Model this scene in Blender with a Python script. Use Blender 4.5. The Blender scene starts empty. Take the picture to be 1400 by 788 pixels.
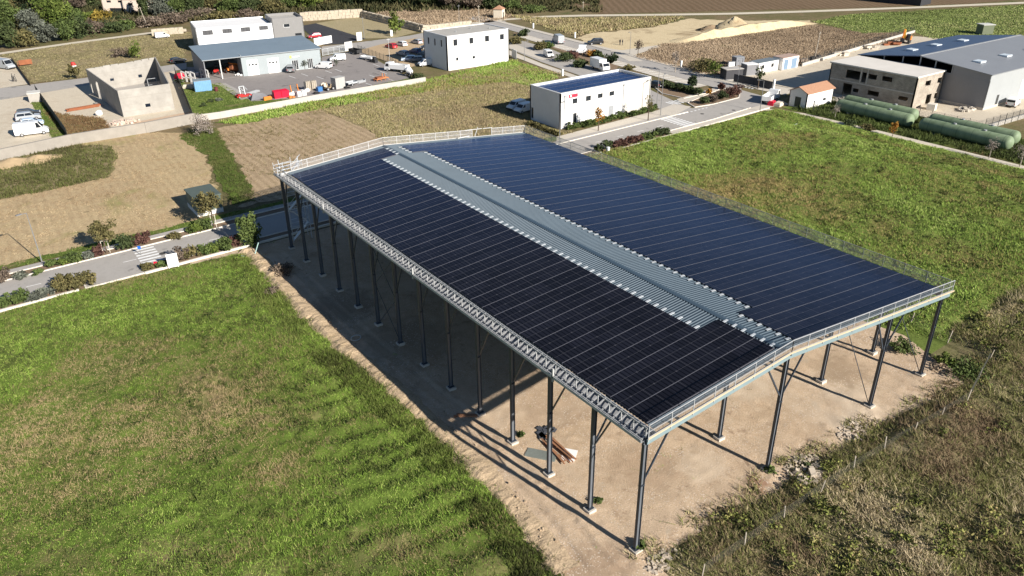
import bpy, math, random
import numpy as np
from mathutils import Vector, Matrix
S = bpy.context.scene
C = S.collection
R = random.Random(11)
rad = math.radians

# ------------------------------------------------------------------ camera (solved from the hangar's bays)
CAM = np.array([-30.2842, -27.7822, 42.1919]); YAW, PITCH, ROLL, FPX = 0.9534, 0.4786, -0.0114, 1055.5
fw = np.array([math.cos(YAW)*math.cos(PITCH), math.sin(YAW)*math.cos(PITCH), -math.sin(PITCH)])
_r = np.array([math.sin(YAW), -math.cos(YAW), 0.0]); _u = np.cross(_r, fw)
rt = _r*math.cos(ROLL)+_u*math.sin(ROLL); up = -_r*math.sin(ROLL)+_u*math.cos(ROLL)
cd = bpy.data.cameras.new('camera'); cam = bpy.data.objects.new('camera', cd); C.objects.link(cam)
cd.sensor_width = 36; cd.lens = FPX/1400*36; cd.clip_end = 9000; cd.clip_start = 0.5
M = Matrix.Identity(4)
for i in range(3):
    M[i][0] = rt[i]; M[i][1] = up[i]; M[i][2] = -fw[i]; M[i][3] = CAM[i]
cam.matrix_world = M; S.camera = cam

def P(x, y, z=0.0):
    """surveyed point of the ground (height z) seen at photo pixel x, y"""
    d = fw + rt*(x-700)/FPX - up*(y-394)/FPX
    t = (z-CAM[2])/d[2]
    q = CAM+t*d
    return (float(q[0]), float(q[1]))

# ------------------------------------------------------------------ light
SUN_EL, SUN_AZ = rad(26), math.atan2(0.182, -0.983)
w = bpy.data.worlds.new('World'); S.world = w; w.use_nodes = True
nt = w.node_tree; nt.nodes.clear()
sky = nt.nodes.new('ShaderNodeTexSky'); sky.sky_type = 'NISHITA'; sky.sun_disc = False
sky.sun_elevation = SUN_EL; sky.sun_rotation = SUN_AZ; sky.altitude = 1200
sky.air_density = 1.0; sky.dust_density = 0.0; sky.ozone_density = 3.0
bg = nt.nodes.new('ShaderNodeBackground'); bg.inputs[1].default_value = 0.05
wo = nt.nodes.new('ShaderNodeOutputWorld')
nt.links.new(sky.outputs[0], bg.inputs[0]); nt.links.new(bg.outputs[0], wo.inputs[0])
sl = bpy.data.lights.new('sun', 'SUN'); sl.energy = 5.0; sl.angle = rad(0.5); sl.color = (1.0, 0.94, 0.855)
so = bpy.data.objects.new('sun', sl); C.objects.link(so)
sd = Vector((math.sin(SUN_AZ)*math.cos(SUN_EL), math.cos(SUN_AZ)*math.cos(SUN_EL), math.sin(SUN_EL)))
so.rotation_euler = sd.to_track_quat('Z', 'Y').to_euler(); so.location = (0, -80, 120)
S.view_settings.view_transform = 'Standard'; S.view_settings.look = 'None'
S.view_settings.exposure = 0.82; S.view_settings.gamma = 1
S.cycles.max_bounces = 6; S.cycles.diffuse_bounces = 3; S.cycles.glossy_bounces = 3
S.cycles.transparent_max_bounces = 8; S.cycles.use_denoising = True

# ------------------------------------------------------------------ mesh builder
class MB:
    def __init__(s): s.v = []; s.f = []; s.m = []
    def add(s, pts, faces, m=0):
        k = len(s.v); s.v += [tuple(map(float, p)) for p in pts]
        s.f += [tuple(k+i for i in f) for f in faces]; s.m += [m]*len(faces)
    def face(s, pts, m=0): s.add(pts, [tuple(range(len(pts)))], m)
    def box(s, x0, x1, y0, y1, z0, z1, m=0):
        s.add([(x0,y0,z0),(x1,y0,z0),(x1,y1,z0),(x0,y1,z0),(x0,y0,z1),(x1,y0,z1),(x1,y1,z1),(x0,y1,z1)],
              [(3,2,1,0),(4,5,6,7),(0,1,5,4),(1,2,6,5),(2,3,7,6),(3,0,4,7)], m)
    def obox(s, c, sx, sy, sz, rz=0, m=0, tilt=0):
        co, si = math.cos(rz), math.sin(rz); pts = []
        for z in (0, sz):
            for a, b in ((-1,-1),(1,-1),(1,1),(-1,1)):
                x, y = a*sx/2, b*sy/2
                pts.append((c[0]+x*co-y*si, c[1]+x*si+y*co, c[2]+z+x*math.tan(tilt)))
        s.add(pts, [(3,2,1,0),(4,5,6,7),(0,1,5,4),(1,2,6,5),(2,3,7,6),(3,0,4,7)], m)
    def bar(s, a, b, w, h=None, m=0):
        h = h or w; a = Vector(a); b = Vector(b); d = (b-a).normalized()
        n = d.cross(Vector((0,0,1)))
        n = Vector((1,0,0)) if n.length < 1e-4 else n.normalized()
        k = n.cross(d); pts = []
        for p in (a, b):
            for i, j in ((-1,-1),(1,-1),(1,1),(-1,1)): pts.append(p+n*(i*w/2)+k*(j*h/2))
        s.add(pts, [(0,1,2,3),(7,6,5,4),(4,5,1,0),(5,6,2,1),(6,7,3,2),(7,4,0,3)], m)
    def tube(s, a, b, r0, r1=None, n=8, m=0):
        r1 = r0 if r1 is None else r1; a = Vector(a); b = Vector(b); d = (b-a).normalized()
        e = Vector((1,0,0)) if abs(d.x) < .9 else Vector((0,1,0))
        u = d.cross(e).normalized(); v = d.cross(u); pts = []
        for p, r in ((a, r0), (b, r1)):
            for i in range(n):
                t = 2*math.pi*i/n; pts.append(p+u*(r*math.cos(t))+v*(r*math.sin(t)))
        fs = [(i, (i+1) % n, n+(i+1) % n, n+i) for i in range(n)]
        s.add(pts, fs+[tuple(range(n))[::-1], tuple(range(n, 2*n))], m)
    def prism(s, pts, z0, z1, m=0, sides=True):
        n = len(pts)
        a = sum(pts[i][0]*pts[(i+1) % n][1]-pts[(i+1) % n][0]*pts[i][1] for i in range(n))
        if a < 0: pts = pts[::-1]
        v = [(p[0], p[1], z0) for p in pts]+[(p[0], p[1], z1) for p in pts]
        s.add(v, [tuple(range(n, 2*n)), tuple(range(n))[::-1]]+[(i, (i+1) % n, n+(i+1) % n, n+i) for i in range(n)], m)
    def extr(s, prof, y0, y1, m=0):
        """side profile (x, z) swept across y"""
        n = len(prof)
        v = [(p[0], y0, p[1]) for p in prof]+[(p[0], y1, p[1]) for p in prof]
        s.add(v, [tuple(range(n)), tuple(range(n, 2*n))[::-1]]+[((i+1) % n, i, n+i, n+(i+1) % n) for i in range(n)], m)
    def ell(s, c, rx, ry, rz, n=8, k=5, m=0, jit=0, rg=R):
        pts = [(c[0], c[1], c[2]+rz)]
        for i in range(1, k):
            t = math.pi*i/k
            for j in range(n):
                p = 2*math.pi*j/n; q = 1+jit*(rg.random()-.5)
                pts.append((c[0]+rx*q*math.sin(t)*math.cos(p), c[1]+ry*q*math.sin(t)*math.sin(p), c[2]+rz*q*math.cos(t)))
        pts.append((c[0], c[1], c[2]-rz)); fs = []
        for j in range(n):
            fs.append((0, 1+j, 1+(j+1) % n))
            for i in range(k-2):
                a = 1+i*n; fs.append((a+j, a+n+j, a+n+(j+1) % n, a+(j+1) % n))
            a = 1+(k-2)*n; fs.append((a+j, len(pts)-1, a+(j+1) % n))
        s.add(pts, fs, m)
    def wall(s, a, b, z0, z1, holes=(), t=.25, m=0):
        """upright wall from a to b (outside on the right of a->b) with openings (u0,u1,w0,w1) in metres along / up"""
        a = Vector((a[0], a[1], 0)); b = Vector((b[0], b[1], 0)); L = (b-a).length; d = (b-a)/L; n = Vector((d.y, -d.x, 0))
        us = sorted({0, L, *[h[0] for h in holes], *[h[1] for h in holes]}); ws = sorted({z0, z1, *[h[2] for h in holes], *[h[3] for h in holes]})
        pt = lambda u, w_, o: tuple(a+d*u-n*o+Vector((0,0,w_)))
        for i in range(len(us)-1):
            for j in range(len(ws)-1):
                u0, u1, w0, w1 = us[i], us[i+1], ws[j], ws[j+1]; uc, wc = (u0+u1)/2, (w0+w1)/2
                if any(h[0] < uc < h[1] and h[2] < wc < h[3] for h in holes): continue
                s.face([pt(u0,w0,0), pt(u1,w0,0), pt(u1,w1,0), pt(u0,w1,0)], m)
                s.face([pt(u1,w0,t), pt(u0,w0,t), pt(u0,w1,t), pt(u1,w1,t)], m)
        for h in holes:
            u0, u1, w0, w1 = h
            for q in ([(u0,w0),(u1,w0)], [(u1,w0),(u1,w1)], [(u1,w1),(u0,w1)], [(u0,w1),(u0,w0)]):
                s.face([pt(*q[0],0), pt(*q[0],t), pt(*q[1],t), pt(*q[1],0)], m)
        s.face([pt(0,z1,0), pt(L,z1,0), pt(L,z1,t), pt(0,z1,t)], m)
        s.face([pt(0,z0,0), pt(0,z1,0), pt(0,z1,t), pt(0,z0,t)], m); s.face([pt(L,z0,0), pt(L,z0,t), pt(L,z1,t), pt(L,z1,0)], m)
    def build(s, name, mats, parent=None, smooth=False, loc=None, rz=0):
        me = bpy.data.meshes.new(name); me.from_pydata(s.v, [], s.f)
        mats = mats if isinstance(mats, (list, tuple)) else [mats]
        for q in mats: me.materials.append(q)
        if len(mats) > 1: me.polygons.foreach_set('material_index', s.m)
        if smooth: me.polygons.foreach_set('use_smooth', [True]*len(s.f))
        me.update()
        return link(name, me, parent, loc, rz)

def link(name, me, parent=None, loc=None, rz=0):
    o = bpy.data.objects.new(name, me); C.objects.link(o)
    if parent: o.parent = parent
    if loc: o.location = (loc[0], loc[1], loc[2] if len(loc) > 2 else 0)
    o.rotation_euler = (0, 0, rz)
    return o
def tag(o, label, cat, group=None):
    o['label'] = label; o['category'] = cat
    if group: o['group'] = group
    return o
def thing(name, label, cat, loc=(0,0,0), rz=0, group=None):
    o = bpy.data.objects.new(name, None); C.objects.link(o); o.empty_display_size = .5
    o.location = (loc[0], loc[1], loc[2] if len(loc) > 2 else 0); o.rotation_euler = (0,0,rz)
    return tag(o, label, cat, group)
def part(mb, name, mats, parent, smooth=False, label=None):
    o = mb.build(name, mats, parent, smooth)
    if label: o['label'] = label
    return o
def dup(root, loc, rz, label=None, group=None):
    r = root.copy(); C.objects.link(r); r.location = (loc[0], loc[1], loc[2] if len(loc) > 2 else 0); r.rotation_euler = (0,0,rz)
    if label: r['label'] = label
    if group: r['group'] = group
    for ch in list(root.children):
        c = ch.copy(); C.objects.link(c); c.parent = r
        for g in list(ch.children):
            d = g.copy(); C.objects.link(d); d.parent = c
    return r

# ------------------------------------------------------------------ materials
class N:
    """tiny helper round a node tree"""
    def __init__(s, name):
        s.mat = bpy.data.materials.new(name); s.mat.use_nodes = True
        s.t = s.mat.node_tree; s.b = s.t.nodes['Principled BSDF']
    def n(s, typ, **kw):
        o = s.t.nodes.new(typ)
        for k, v in kw.items(): setattr(o, k, v)
        return o
    def l(s, a, b): s.t.links.new(a, b)
    def set(s, node, key, val):
        if hasattr(val, 'is_linked'): s.l(val, node.inputs[key])
        else: node.inputs[key].default_value = val
    def pos(s): return s.n('ShaderNodeNewGeometry').outputs['Position']
    def obj(s): return s.n('ShaderNodeTexCoord').outputs['Object']
    def noise(s, vec, scale, detail=3, rough=.55, dist=0):
        o = s.n('ShaderNodeTexNoise'); s.l(vec, o.inputs['Vector'])
        o.inputs['Scale'].default_value = scale; o.inputs['Detail'].default_value = detail
        o.inputs['Roughness'].default_value = rough; o.inputs['Distortion'].default_value = dist
        return o.outputs['Fac']
    def ramp(s, fac, stops, interp='LINEAR'):
        o = s.n('ShaderNodeValToRGB'); s.l(fac, o.inputs[0]); e = o.color_ramp.elements; o.color_ramp.interpolation = interp
        while len(e) < len(stops): e.new(.5)
        for i, (p, c) in enumerate(stops):
            e[i].position = p; e[i].color = (c, c, c, 1) if isinstance(c, (int, float)) else (*c, 1)
        return o.outputs[0]
    def mix(s, fac, a, b, mode='MIX'):
        o = s.n('ShaderNodeMix', data_type='RGBA', blend_type=mode)
        s.set(o, 0, fac)
        for k, v in ((6, a), (7, b)):
            if isinstance(v, tuple) and len(v) == 3: v = (*v, 1)
            s.set(o, k, v)
        return o.outputs[2]
    def math(s, op, a, b=0.0, c=None):
        o = s.n('ShaderNodeMath', operation=op); s.set(o, 0, a); s.set(o, 1, b)
        if c is not None: s.set(o, 2, c)
        return o.outputs[0]
    def xyz(s, vec):
        o = s.n('ShaderNodeSeparateXYZ'); s.l(vec, o.inputs[0]); return o.outputs
    def map(s, vec, rot=(0,0,0), scale=(1,1,1)):
        o = s.n('ShaderNodeMapping'); s.l(vec, o.inputs[0]); o.inputs['Rotation'].default_value = rot; o.inputs['Scale'].default_value = scale
        return o.outputs[0]
    def bump(s, h, strength=.4, dist=.1):
        o = s.n('ShaderNodeBump'); s.l(h, o.inputs['Height']); o.inputs['Strength'].default_value = strength; o.inputs['Distance'].default_value = dist
        s.l(o.outputs[0], s.b.inputs['Normal'])
    def col(s, c): s.set(s.b, 'Base Color', c if not isinstance(c, tuple) else (*c, 1))
    def r(s, v, spec=.5, metal=0):
        s.b.inputs['Roughness'].default_value = v; s.b.inputs['Specular IOR Level'].default_value = spec; s.b.inputs['Metallic'].default_value = metal

MC = {}
def mat(name, col, rough=.6, var=.15, scale=1.2, bump=0, bscale=15, metal=0, spec=.4, ribs=None):
    """painted / cast / rendered surface with uneven tone"""
    if name in MC: return MC[name]
    k = N(name); p = k.pos()
    f = k.noise(p, scale, 5, .6); f2 = k.noise(p, scale*9, 3, .6)
    f = k.math('ADD', k.math('MULTIPLY', f, .65), k.math('MULTIPLY', f2, .35))
    v = k.ramp(f, [(.3, 1-var), (.7, 1+var*.6)])
    k.col(k.mix(1.0, (*col, 1), v, 'MULTIPLY')); k.r(rough, spec, metal)
    if ribs:
        x = k.xyz(k.obj())['XYZ'.index(ribs[0])]
        h = k.math('ABSOLUTE', k.math('SINE', k.math('MULTIPLY', x, math.pi/ribs[1])))
        k.bump(h, .8, .03)
    elif bump: k.bump(k.noise(p, bscale, 4, .65), bump, .05)
    MC[name] = k.mat
    return k.mat

def ground(name, big, cols, fine=.35, bs=.05, ms=.5, fs=4.0, bump=.5, rows=None, stones=None, patches=None, spots=()):
    """soil / turf: broad patches, mid mottling, fine grain, furrows, stones"""
    k = N(name); p = k.pos()
    f = k.noise(p, bs, 5, .6, .4); m = k.noise(p, ms, 5, .65, .3); g = k.noise(p, fs, 5, .7)
    ff = k.math('ADD', k.math('MULTIPLY', f, 1-big), k.math('MULTIPLY', m, big))
    n = len(cols); c = k.ramp(ff, [(.32+.36*i/(n-1), cols[i]) for i in range(n)])
    v = k.ramp(g, [(.25, 1-fine), (.75, 1+fine)])
    c = k.mix(1.0, c, v, 'MULTIPLY'); h = g
    for sc, lo, hi, pc in (patches or []):
        q = k.ramp(k.noise(p, sc, 5, .65, .5), [(lo, 0), (hi, 1)]); c = k.mix(q, c, pc)
    for sx, sy, sr, sc, am in spots:          # stains with a shape of their own
        X_, Y_, _ = k.xyz(p); dd = k.math('SQRT', k.math('ADD', k.math('POWER', k.math('ABSOLUTE', k.math('SUBTRACT', X_, sx)), 2.0), k.math('POWER', k.math('ABSOLUTE', k.math('SUBTRACT', Y_, sy)), 2.0)))
        q = k.math('ADD', k.math('DIVIDE', dd, sr), k.math('MULTIPLY', k.math('SUBTRACT', k.noise(p, 1.6/sr**.5, 5, .7), .5), 1.6)); c = k.mix(k.math('MULTIPLY', k.ramp(q, [(.55, 1), (1.0, 0)]), am), c, sc)
    if rows:
        ang, per, amt, rc = rows
        x = k.xyz(k.map(p, (0,0,ang)))[0]
        wob = k.math('MULTIPLY', k.noise(p, .1, 2), per*.9)
        s_ = k.math('SINE', k.math('MULTIPLY', k.math('ADD', x, wob), 2*math.pi/per))
        s_ = k.math('MULTIPLY_ADD', s_, .5, .5)
        s2 = k.math('MULTIPLY', s_, k.ramp(k.noise(p, .2, 4, .7), [(.3, .55), (.6, 1)]))
        c = k.mix(k.math('MULTIPLY', s2, amt), c, rc); h = k.math('ADD', h, k.math('MULTIPLY', s2, .35))
    if stones:
        vo = k.n('ShaderNodeTexVoronoi'); k.l(p, vo.inputs['Vector']); vo.inputs['Scale'].default_value = stones[0]
        sel = k.xyz(vo.outputs['Color'])[0]
        q = k.math('MULTIPLY', k.math('LESS_THAN', vo.outputs['Distance'], .3), k.math('GREATER_THAN', sel, stones[1]))
        q = k.math('MULTIPLY', q, k.ramp(k.noise(p, .22, 4, .6), [(.42, .1), (.62, 1)]))
        c = k.mix(q, c, stones[2]); h = k.math('ADD', h, k.math('MULTIPLY', q, .8))
    k.col(c); k.r(.95, .1); k.bump(h, bump, .12)
    return k.mat

def tinted(name, cols, trans=0.0, rough=.8):
    """leaves and grass blades: tone varies clump to clump through the 'tint' attribute"""
    k = N(name); a = k.n('ShaderNodeAttribute', attribute_name='tint')
    n = len(cols); k.col(k.ramp(a.outputs['Fac'], [(i/(n-1), cols[i]) for i in range(n)])); k.r(rough, .15)
    return k.mat

def tint_mesh(name, V, F, T, mt):
    me = bpy.data.meshes.new(name)
    nv = len(V); nf = len(F); k = F.shape[1]
    me.vertices.add(nv); me.vertices.foreach_set('co', V.astype(np.float32).ravel())
    me.loops.add(nf*k); me.loops.foreach_set('vertex_index', F.astype(np.int32).ravel())
    me.polygons.add(nf); me.polygons.foreach_set('loop_start', np.arange(0, nf*k, k, dtype=np.int32))
    me.polygons.foreach_set('loop_total', np.full(nf, k, np.int32))
    at = me.attributes.new('tint', 'FLOAT', 'POINT'); at.data.foreach_set('value', T.astype(np.float32))
    me.materials.append(mt); me.update(calc_edges=True); me.validate()
    return me

def inside(poly, X, Y):
    r = np.zeros(len(X), bool); n = len(poly)
    for i in range(n):
        x0, y0 = poly[i]; x1, y1 = poly[(i+1) % n]
        if y0 == y1: continue
        r ^= ((y0 > Y) != (y1 > Y)) & (X < (x1-x0)*(Y-y0)/(y1-y0)+x0)
    return r

def vnoise(X, Y, s, seed):
    """smooth value noise in the ground plane"""
    g = np.random.default_rng(seed).random((64, 64)); X = X*s; Y = Y*s
    xi = np.floor(X).astype(int); yi = np.floor(Y).astype(int); fx = X-xi; fy = Y-yi
    fx = fx*fx*(3-2*fx); fy = fy*fy*(3-2*fy); a = lambda i, j: g[(xi+i) % 64, (yi+j) % 64]
    return (a(0,0)*(1-fx)+a(1,0)*fx)*(1-fy)+(a(0,1)*(1-fx)+a(1,1)*fx)*fy

def scatter(name, poly, dens, h, wd, nb, mt, seed, z=.02, lean=.7, spread=.25, thin=None, holes=(), patch=.12, label=None, hf=None, tone=None):
    """grass and weeds: clumps of nb blades inside a ground polygon -> one stuff object"""
    g = np.random.default_rng(seed); A = np.array(poly); lo = A.min(0); hi = A.max(0)
    n = int((hi[0]-lo[0])*(hi[1]-lo[1])*dens); X = g.uniform(lo[0], hi[0], n); Y = g.uniform(lo[1], hi[1], n)
    k = inside(poly, X, Y)
    for q in holes: k &= ~inside(q, X, Y)
    # only ground the photo can see (with a margin)
    D = np.stack([X, Y, np.zeros(n)], 1)-CAM; zc = D@fw
    px = 700+FPX*(D@rt)/zc; py = 394-FPX*(D@up)/zc
    k &= (zc > 1) & (px > -120) & (px < 1520) & (py < 900) & (py > -60)
    if thin is not None:
        v = vnoise(X, Y, thin[0], seed+5)*.6+vnoise(X, Y, thin[0]*3.1, seed+6)*.4
        k &= g.random(n) < np.clip((v-thin[1])/(thin[2]-thin[1]), thin[3] if len(thin) > 3 else 0, 1)
    X = X[k]; Y = Y[k]; n = len(X)
    pv = vnoise(X, Y, patch, seed+1)*.55+vnoise(X, Y, patch*3.7, seed+2)*.3+g.random(n)*.3-.08
    if tone is not None: pv = pv+tone(X, Y)
    sz = g.uniform(h[0], h[1], n)*(.55+.9*vnoise(X, Y, .3, seed+3))
    Xb = np.repeat(X, nb)+g.normal(0, spread, n*nb); Yb = np.repeat(Y, nb)+g.normal(0, spread, n*nb)
    H = np.repeat(sz, nb)*g.uniform(.5, 1.1, n*nb); an = g.uniform(0, 2*np.pi, n*nb); ln = g.normal(0, lean, (n*nb, 2))*H[:, None]
    dx = np.cos(an)*wd*g.uniform(.6, 1.5, n*nb); dy = np.sin(an)*wd*g.uniform(.6, 1.5, n*nb)
    z0 = np.full(n*nb, z-.02) if hf is None else hf(Xb, Yb)-.02
    V = np.stack([np.stack([Xb-dx, Yb-dy, z0], 1), np.stack([Xb+dx, Yb+dy, z0], 1), np.stack([Xb+ln[:, 0], Yb+ln[:, 1], z0+H], 1)], 1).reshape(-1, 3)
    T = np.clip(np.repeat(np.repeat(pv+g.normal(0, .12, n), nb)+g.normal(0, .13, n*nb), 3), 0, 1)
    o = link(name, tint_mesh(name, V, np.arange(len(V)).reshape(-1, 3), T, mt)); o['kind'] = 'stuff'
    if label: o['label'] = label
    return o

def edge_dist(poly, X, Y):
    d = np.full(len(X), 1e9); n = len(poly)
    for i in range(n):
        ax, ay = poly[i]; bx, by = poly[(i+1) % n]; L2 = (bx-ax)**2+(by-ay)**2+1e-9
        t = np.clip(((X-ax)*(bx-ax)+(Y-ay)*(by-ay))/L2, 0, 1); d = np.minimum(d, np.hypot(X-ax-t*(bx-ax), Y-ay-t*(by-ay)))
    return d
def relief(name, poly, res, hf, mt):
    """uneven ground inside a polygon, as a fine grid that dives under the flat sheets at its rim"""
    A = np.array(poly); lo = A.min(0); hi = A.max(0); nx = int((hi[0]-lo[0])/res)+1; ny = int((hi[1]-lo[1])/res)+1
    gx, gy = np.meshgrid(lo[0]+np.arange(nx)*res, lo[1]+np.arange(ny)*res, indexing='ij'); X = gx.ravel(); Y = gy.ravel()
    Z = hf(X, Y); i, j = np.meshgrid(np.arange(nx-1), np.arange(ny-1), indexing='ij'); a = (i*ny+j).ravel(); F = np.stack([a, a+ny, a+ny+1, a+1], 1)
    F = F[inside(poly, X, Y)[F].all(1)]; u, inv = np.unique(F, return_inverse=True); V = np.stack([X, Y, Z], 1)[u]
    me = tint_mesh(name, V, inv.reshape(F.shape), np.zeros(len(V)), mt); me.polygons.foreach_set('use_smooth', np.ones(len(F), bool)); o = link(name, me); o['kind'] = 'structure'
    return o

def leaves(center, radii, n, size, seed, clumps=14, fill=.35, flat=1.0):
    """leaf-sized faces gathered in clumps through a crown's volume"""
    g = np.random.default_rng(seed)
    d = g.normal(size=(clumps, 3)); d /= np.linalg.norm(d, axis=1)[:, None]
    cc = d*(g.uniform(.2, .95, clumps)[:, None]); cr = g.uniform(.2, .5, clumps)
    i = g.integers(0, clumps, n); e = g.normal(size=(n, 3)); e /= np.linalg.norm(e, axis=1)[:, None]
    p = cc[i]+e*(cr[i]*g.uniform(.2, 1.15, n)**.6)[:, None]
    b = g.random(n) < fill*.4; p[b] = e[b]*g.uniform(.2, .85, b.sum())[:, None]
    p = p*np.array(radii)+np.array(center)
    a = g.normal(size=(n, 3)); a /= np.linalg.norm(a, axis=1)[:, None]; c = g.normal(size=(n, 3)); c = np.cross(a, c); c /= np.linalg.norm(c, axis=1)[:, None]
    s = (size*g.uniform(.6, 1.4, n))[:, None]
    V = np.stack([p-a*s-c*s*.55, p+a*s-c*s*.55, p+a*s*.8+c*s*.55, p-a*s*.8+c*s*.55], 1).reshape(-1, 3)
    T = np.clip(np.repeat(.5+(g.random(clumps)[i]-.5)*.55+g.normal(0, .16, n), 4), 0, 1)
    return V, np.arange(4*n).reshape(-1, 4), T

def join(parts):
    Vs, Fs, Ts, k = [], [], [], 0
    for V, F, T in parts: Vs.append(V); Fs.append(F+k); Ts.append(T); k += len(V)
    return np.concatenate(Vs), np.concatenate(Fs), np.concatenate(Ts)
# ================================================================== THE SETTING
def ragged(poly, amt):
    out = []
    for (x0, y0), (x1, y1) in zip(poly, poly[1:]+poly[:1]):
        L = math.dist((x0,y0), (x1,y1)); n = max(1, min(120, int(L/1.1))); nx, ny = -(y1-y0)/(L+1e-6), (x1-x0)/(L+1e-6)
        for i in range(n):
            x = x0+(x1-x0)*i/n; y = y0+(y1-y0)*i/n; q = 0 if i == 0 else amt*(float(vnoise(np.array([x]), np.array([y]), .45, 91)[0])-.5)*2+amt*.6*R.uniform(-1,1)
            out.append((x+nx*q, y+ny*q))
    return out
RAG = {'field': .7, 'grass_strip': .7, 'rough_grass': .6, 'weedy_patch': .6, 'building_plot': 1.0, 'grass_verge': .35}
def sheet(name, poly, m, z):
    if name in RAG: poly = ragged(poly, RAG[name])
    a = sum(poly[i][0]*poly[(i+1) % len(poly)][1]-poly[(i+1) % len(poly)][0]*poly[i][1] for i in range(len(poly)))
    if a < 0: poly = poly[::-1]
    mb = MB(); mb.face([(x, y, z) for x, y in poly])
    o = mb.build(name, m); o['kind'] = 'structure'
    return o
def pp(*q): return [P(*a) for a in q]
def strip(name, line, wd, m, z):
    """ribbon of ground along a line of points; wd one width or one per point"""
    L = [Vector((*p, 0)) for p in line]; n = len(L); wd = wd if isinstance(wd, (list, tuple)) else [wd]*n
    a, b = [], []
    for i in range(n):
        d = (L[min(i+1, n-1)]-L[max(i-1, 0)]).normalized(); q = Vector((-d.y, d.x, 0))*(wd[i]/2)
        a.append(tuple((L[i]+q)[:2])); b.append(tuple((L[i]-q)[:2]))
    mb = MB()
    for i in range(n-1): mb.face([(*b[i], z), (*b[i+1], z), (*a[i+1], z), (*a[i], z)])
    o = mb.build(name, m); o['kind'] = 'structure'
    return o
def kerb(line, wd=.18, h=.13, name='kerb', z0=-.05, m=None):
    mb = MB()
    for a, b in zip(line[:-1], line[1:]): mb.bar((*a, (h+z0)/2), (*b, (h+z0)/2), wd, h-z0)
    o = mb.build(name, m or M_KERB); o['kind'] = 'structure'
    return o

G_BASE = ground('rough_grass_ground', .4, [(.16,.12,.07), (.2,.15,.085), (.14,.125,.055), (.22,.165,.095)], bs=.03, ms=.35, fs=2.5, patches=[(.08, .58, .7, (.07,.095,.03))])
G_MEADOW = ground('meadow_turf', .5, [(.088,.13,.024), (.112,.16,.03), (.075,.115,.02), (.165,.15,.06)], bs=.07, ms=.6, fs=5,  # turf darkened: shadow between the grass blades put into its colour
                  patches=[(.09, .56, .7, (.22,.17,.09)), (.5, .58, .7, (.08,.1,.025)), (.35, .62, .72, (.24,.19,.1))])
G_MEADOW_R = ground('meadow_turf_east', .5, [(.112,.152,.032), (.135,.175,.04), (.1,.138,.03), (.18,.155,.062)], bs=.05, ms=.45, fs=4,
                  patches=[(.05, .52, .66, (.19,.14,.06)), (.4, .58, .7, (.07,.1,.022))])
G_YARD = ground('compacted_gravel', .5, [(.47,.345,.23), (.56,.425,.295), (.49,.36,.24), (.6,.47,.335)], fine=.34, bs=.07, ms=1.1, fs=9, bump=.6,
                  stones=(5.5, .4, (.68,.59,.48)), patches=[(.13, .6, .74, (.36,.25,.165)), (.5, .62, .7, (.5,.4,.29)), (.9, .58, .7, (.34,.24,.16)), (.06, .5, .66, (.62,.5,.37))], rows=(0, 2.1, .2, (.36,.26,.175)), spots=[(*P(1035,662), 1.1, (.3,.17,.11), .8), (*P(1150,508), 3.2, (.34,.25,.165), .7), (*P(880,640), 3.5, (.38,.27,.18), .6), (*P(760,560), 4, (.4,.29,.2), .5), (*P(960,640), 2.5, (.62,.5,.37), .6), (*P(820,780), 3, (.36,.25,.165), .6), (*P(560,470), 6, (.3,.225,.15), .6), (*P(620,640), 4, (.4,.29,.19), .6), (*P(1000,520), 5, (.6,.5,.38), .5), (*P(470,420), 5, (.28,.21,.145), .7)])
G_SCRUB = ground('scrub_soil', .5, [(.22,.17,.1), (.15,.14,.06), (.27,.215,.135)], bs=.1, ms=.8, fs=5)
_a, _b = P(330,185), P(420,252); FURROW = math.pi/2-math.atan2(_b[1]-_a[1], _b[0]-_a[0])
G_STRAW = ground('mown_straw', .55, [(.39,.29,.165), (.48,.37,.215), (.41,.3,.175), (.53,.42,.25)], fine=.4, bs=.05, ms=.7, fs=4, bump=.6,
                  rows=(FURROW, 1.2, .2, (.22,.15,.085)), patches=[(.1, .55, .7, (.3,.27,.11)), (.4, .6, .7, (.26,.2,.11))])
G_PLOUGH = ground('ploughed_rows', .5, [(.36,.265,.165), (.44,.33,.21), (.31,.225,.14)], fine=.45, bs=.06, ms=.7, fs=3.5, bump=.8,
                  rows=(FURROW, 1.35, .42, (.2,.145,.08)), patches=[(.1, .6, .72, (.13,.12,.045))])
G_WEEDS = ground('dry_weeds_ground', .5, [(.23,.18,.1), (.19,.165,.075), (.28,.22,.13), (.16,.14,.06)], fine=.5, bs=.07, ms=.5, fs=3)
G_BROWN = ground('brown_scrub_ground', .5, [(.23,.165,.105), (.28,.205,.13), (.2,.145,.085)], fine=.5, bs=.05, ms=.4, fs=2, patches=[(.06, .58, .7, (.12,.115,.04))])
G_GREENF = ground('green_field_turf', .5, [(.11,.145,.04), (.14,.17,.05), (.17,.17,.07)], fine=.5, bs=.03, ms=.25, fs=1.5)
G_SAND = ground('sandy_fill', .5, [(.5,.4,.24), (.6,.49,.31), (.45,.35,.21)], fine=.18, bs=.06, ms=.5, fs=3, patches=[(.07, .56, .68, (.33,.25,.15))])
G_TRACK = ground('limestone_track', .5, [(.55,.49,.38), (.62,.56,.45)], fine=.15, ms=.5, fs=3)
G_VINE = ground('vineyard_soil', .4, [(.17,.115,.07), (.21,.145,.09)], fine=.35, bs=.03, ms=.4, fs=2, rows=(rad(35), 2.6, .55, (.1,.07,.035)))
G_GRAVEL = ground('pale_gravel', .5, [(.5,.43,.33), (.58,.51,.4), (.46,.38,.28)], fine=.18, bs=.06, ms=.6, fs=4)
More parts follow.
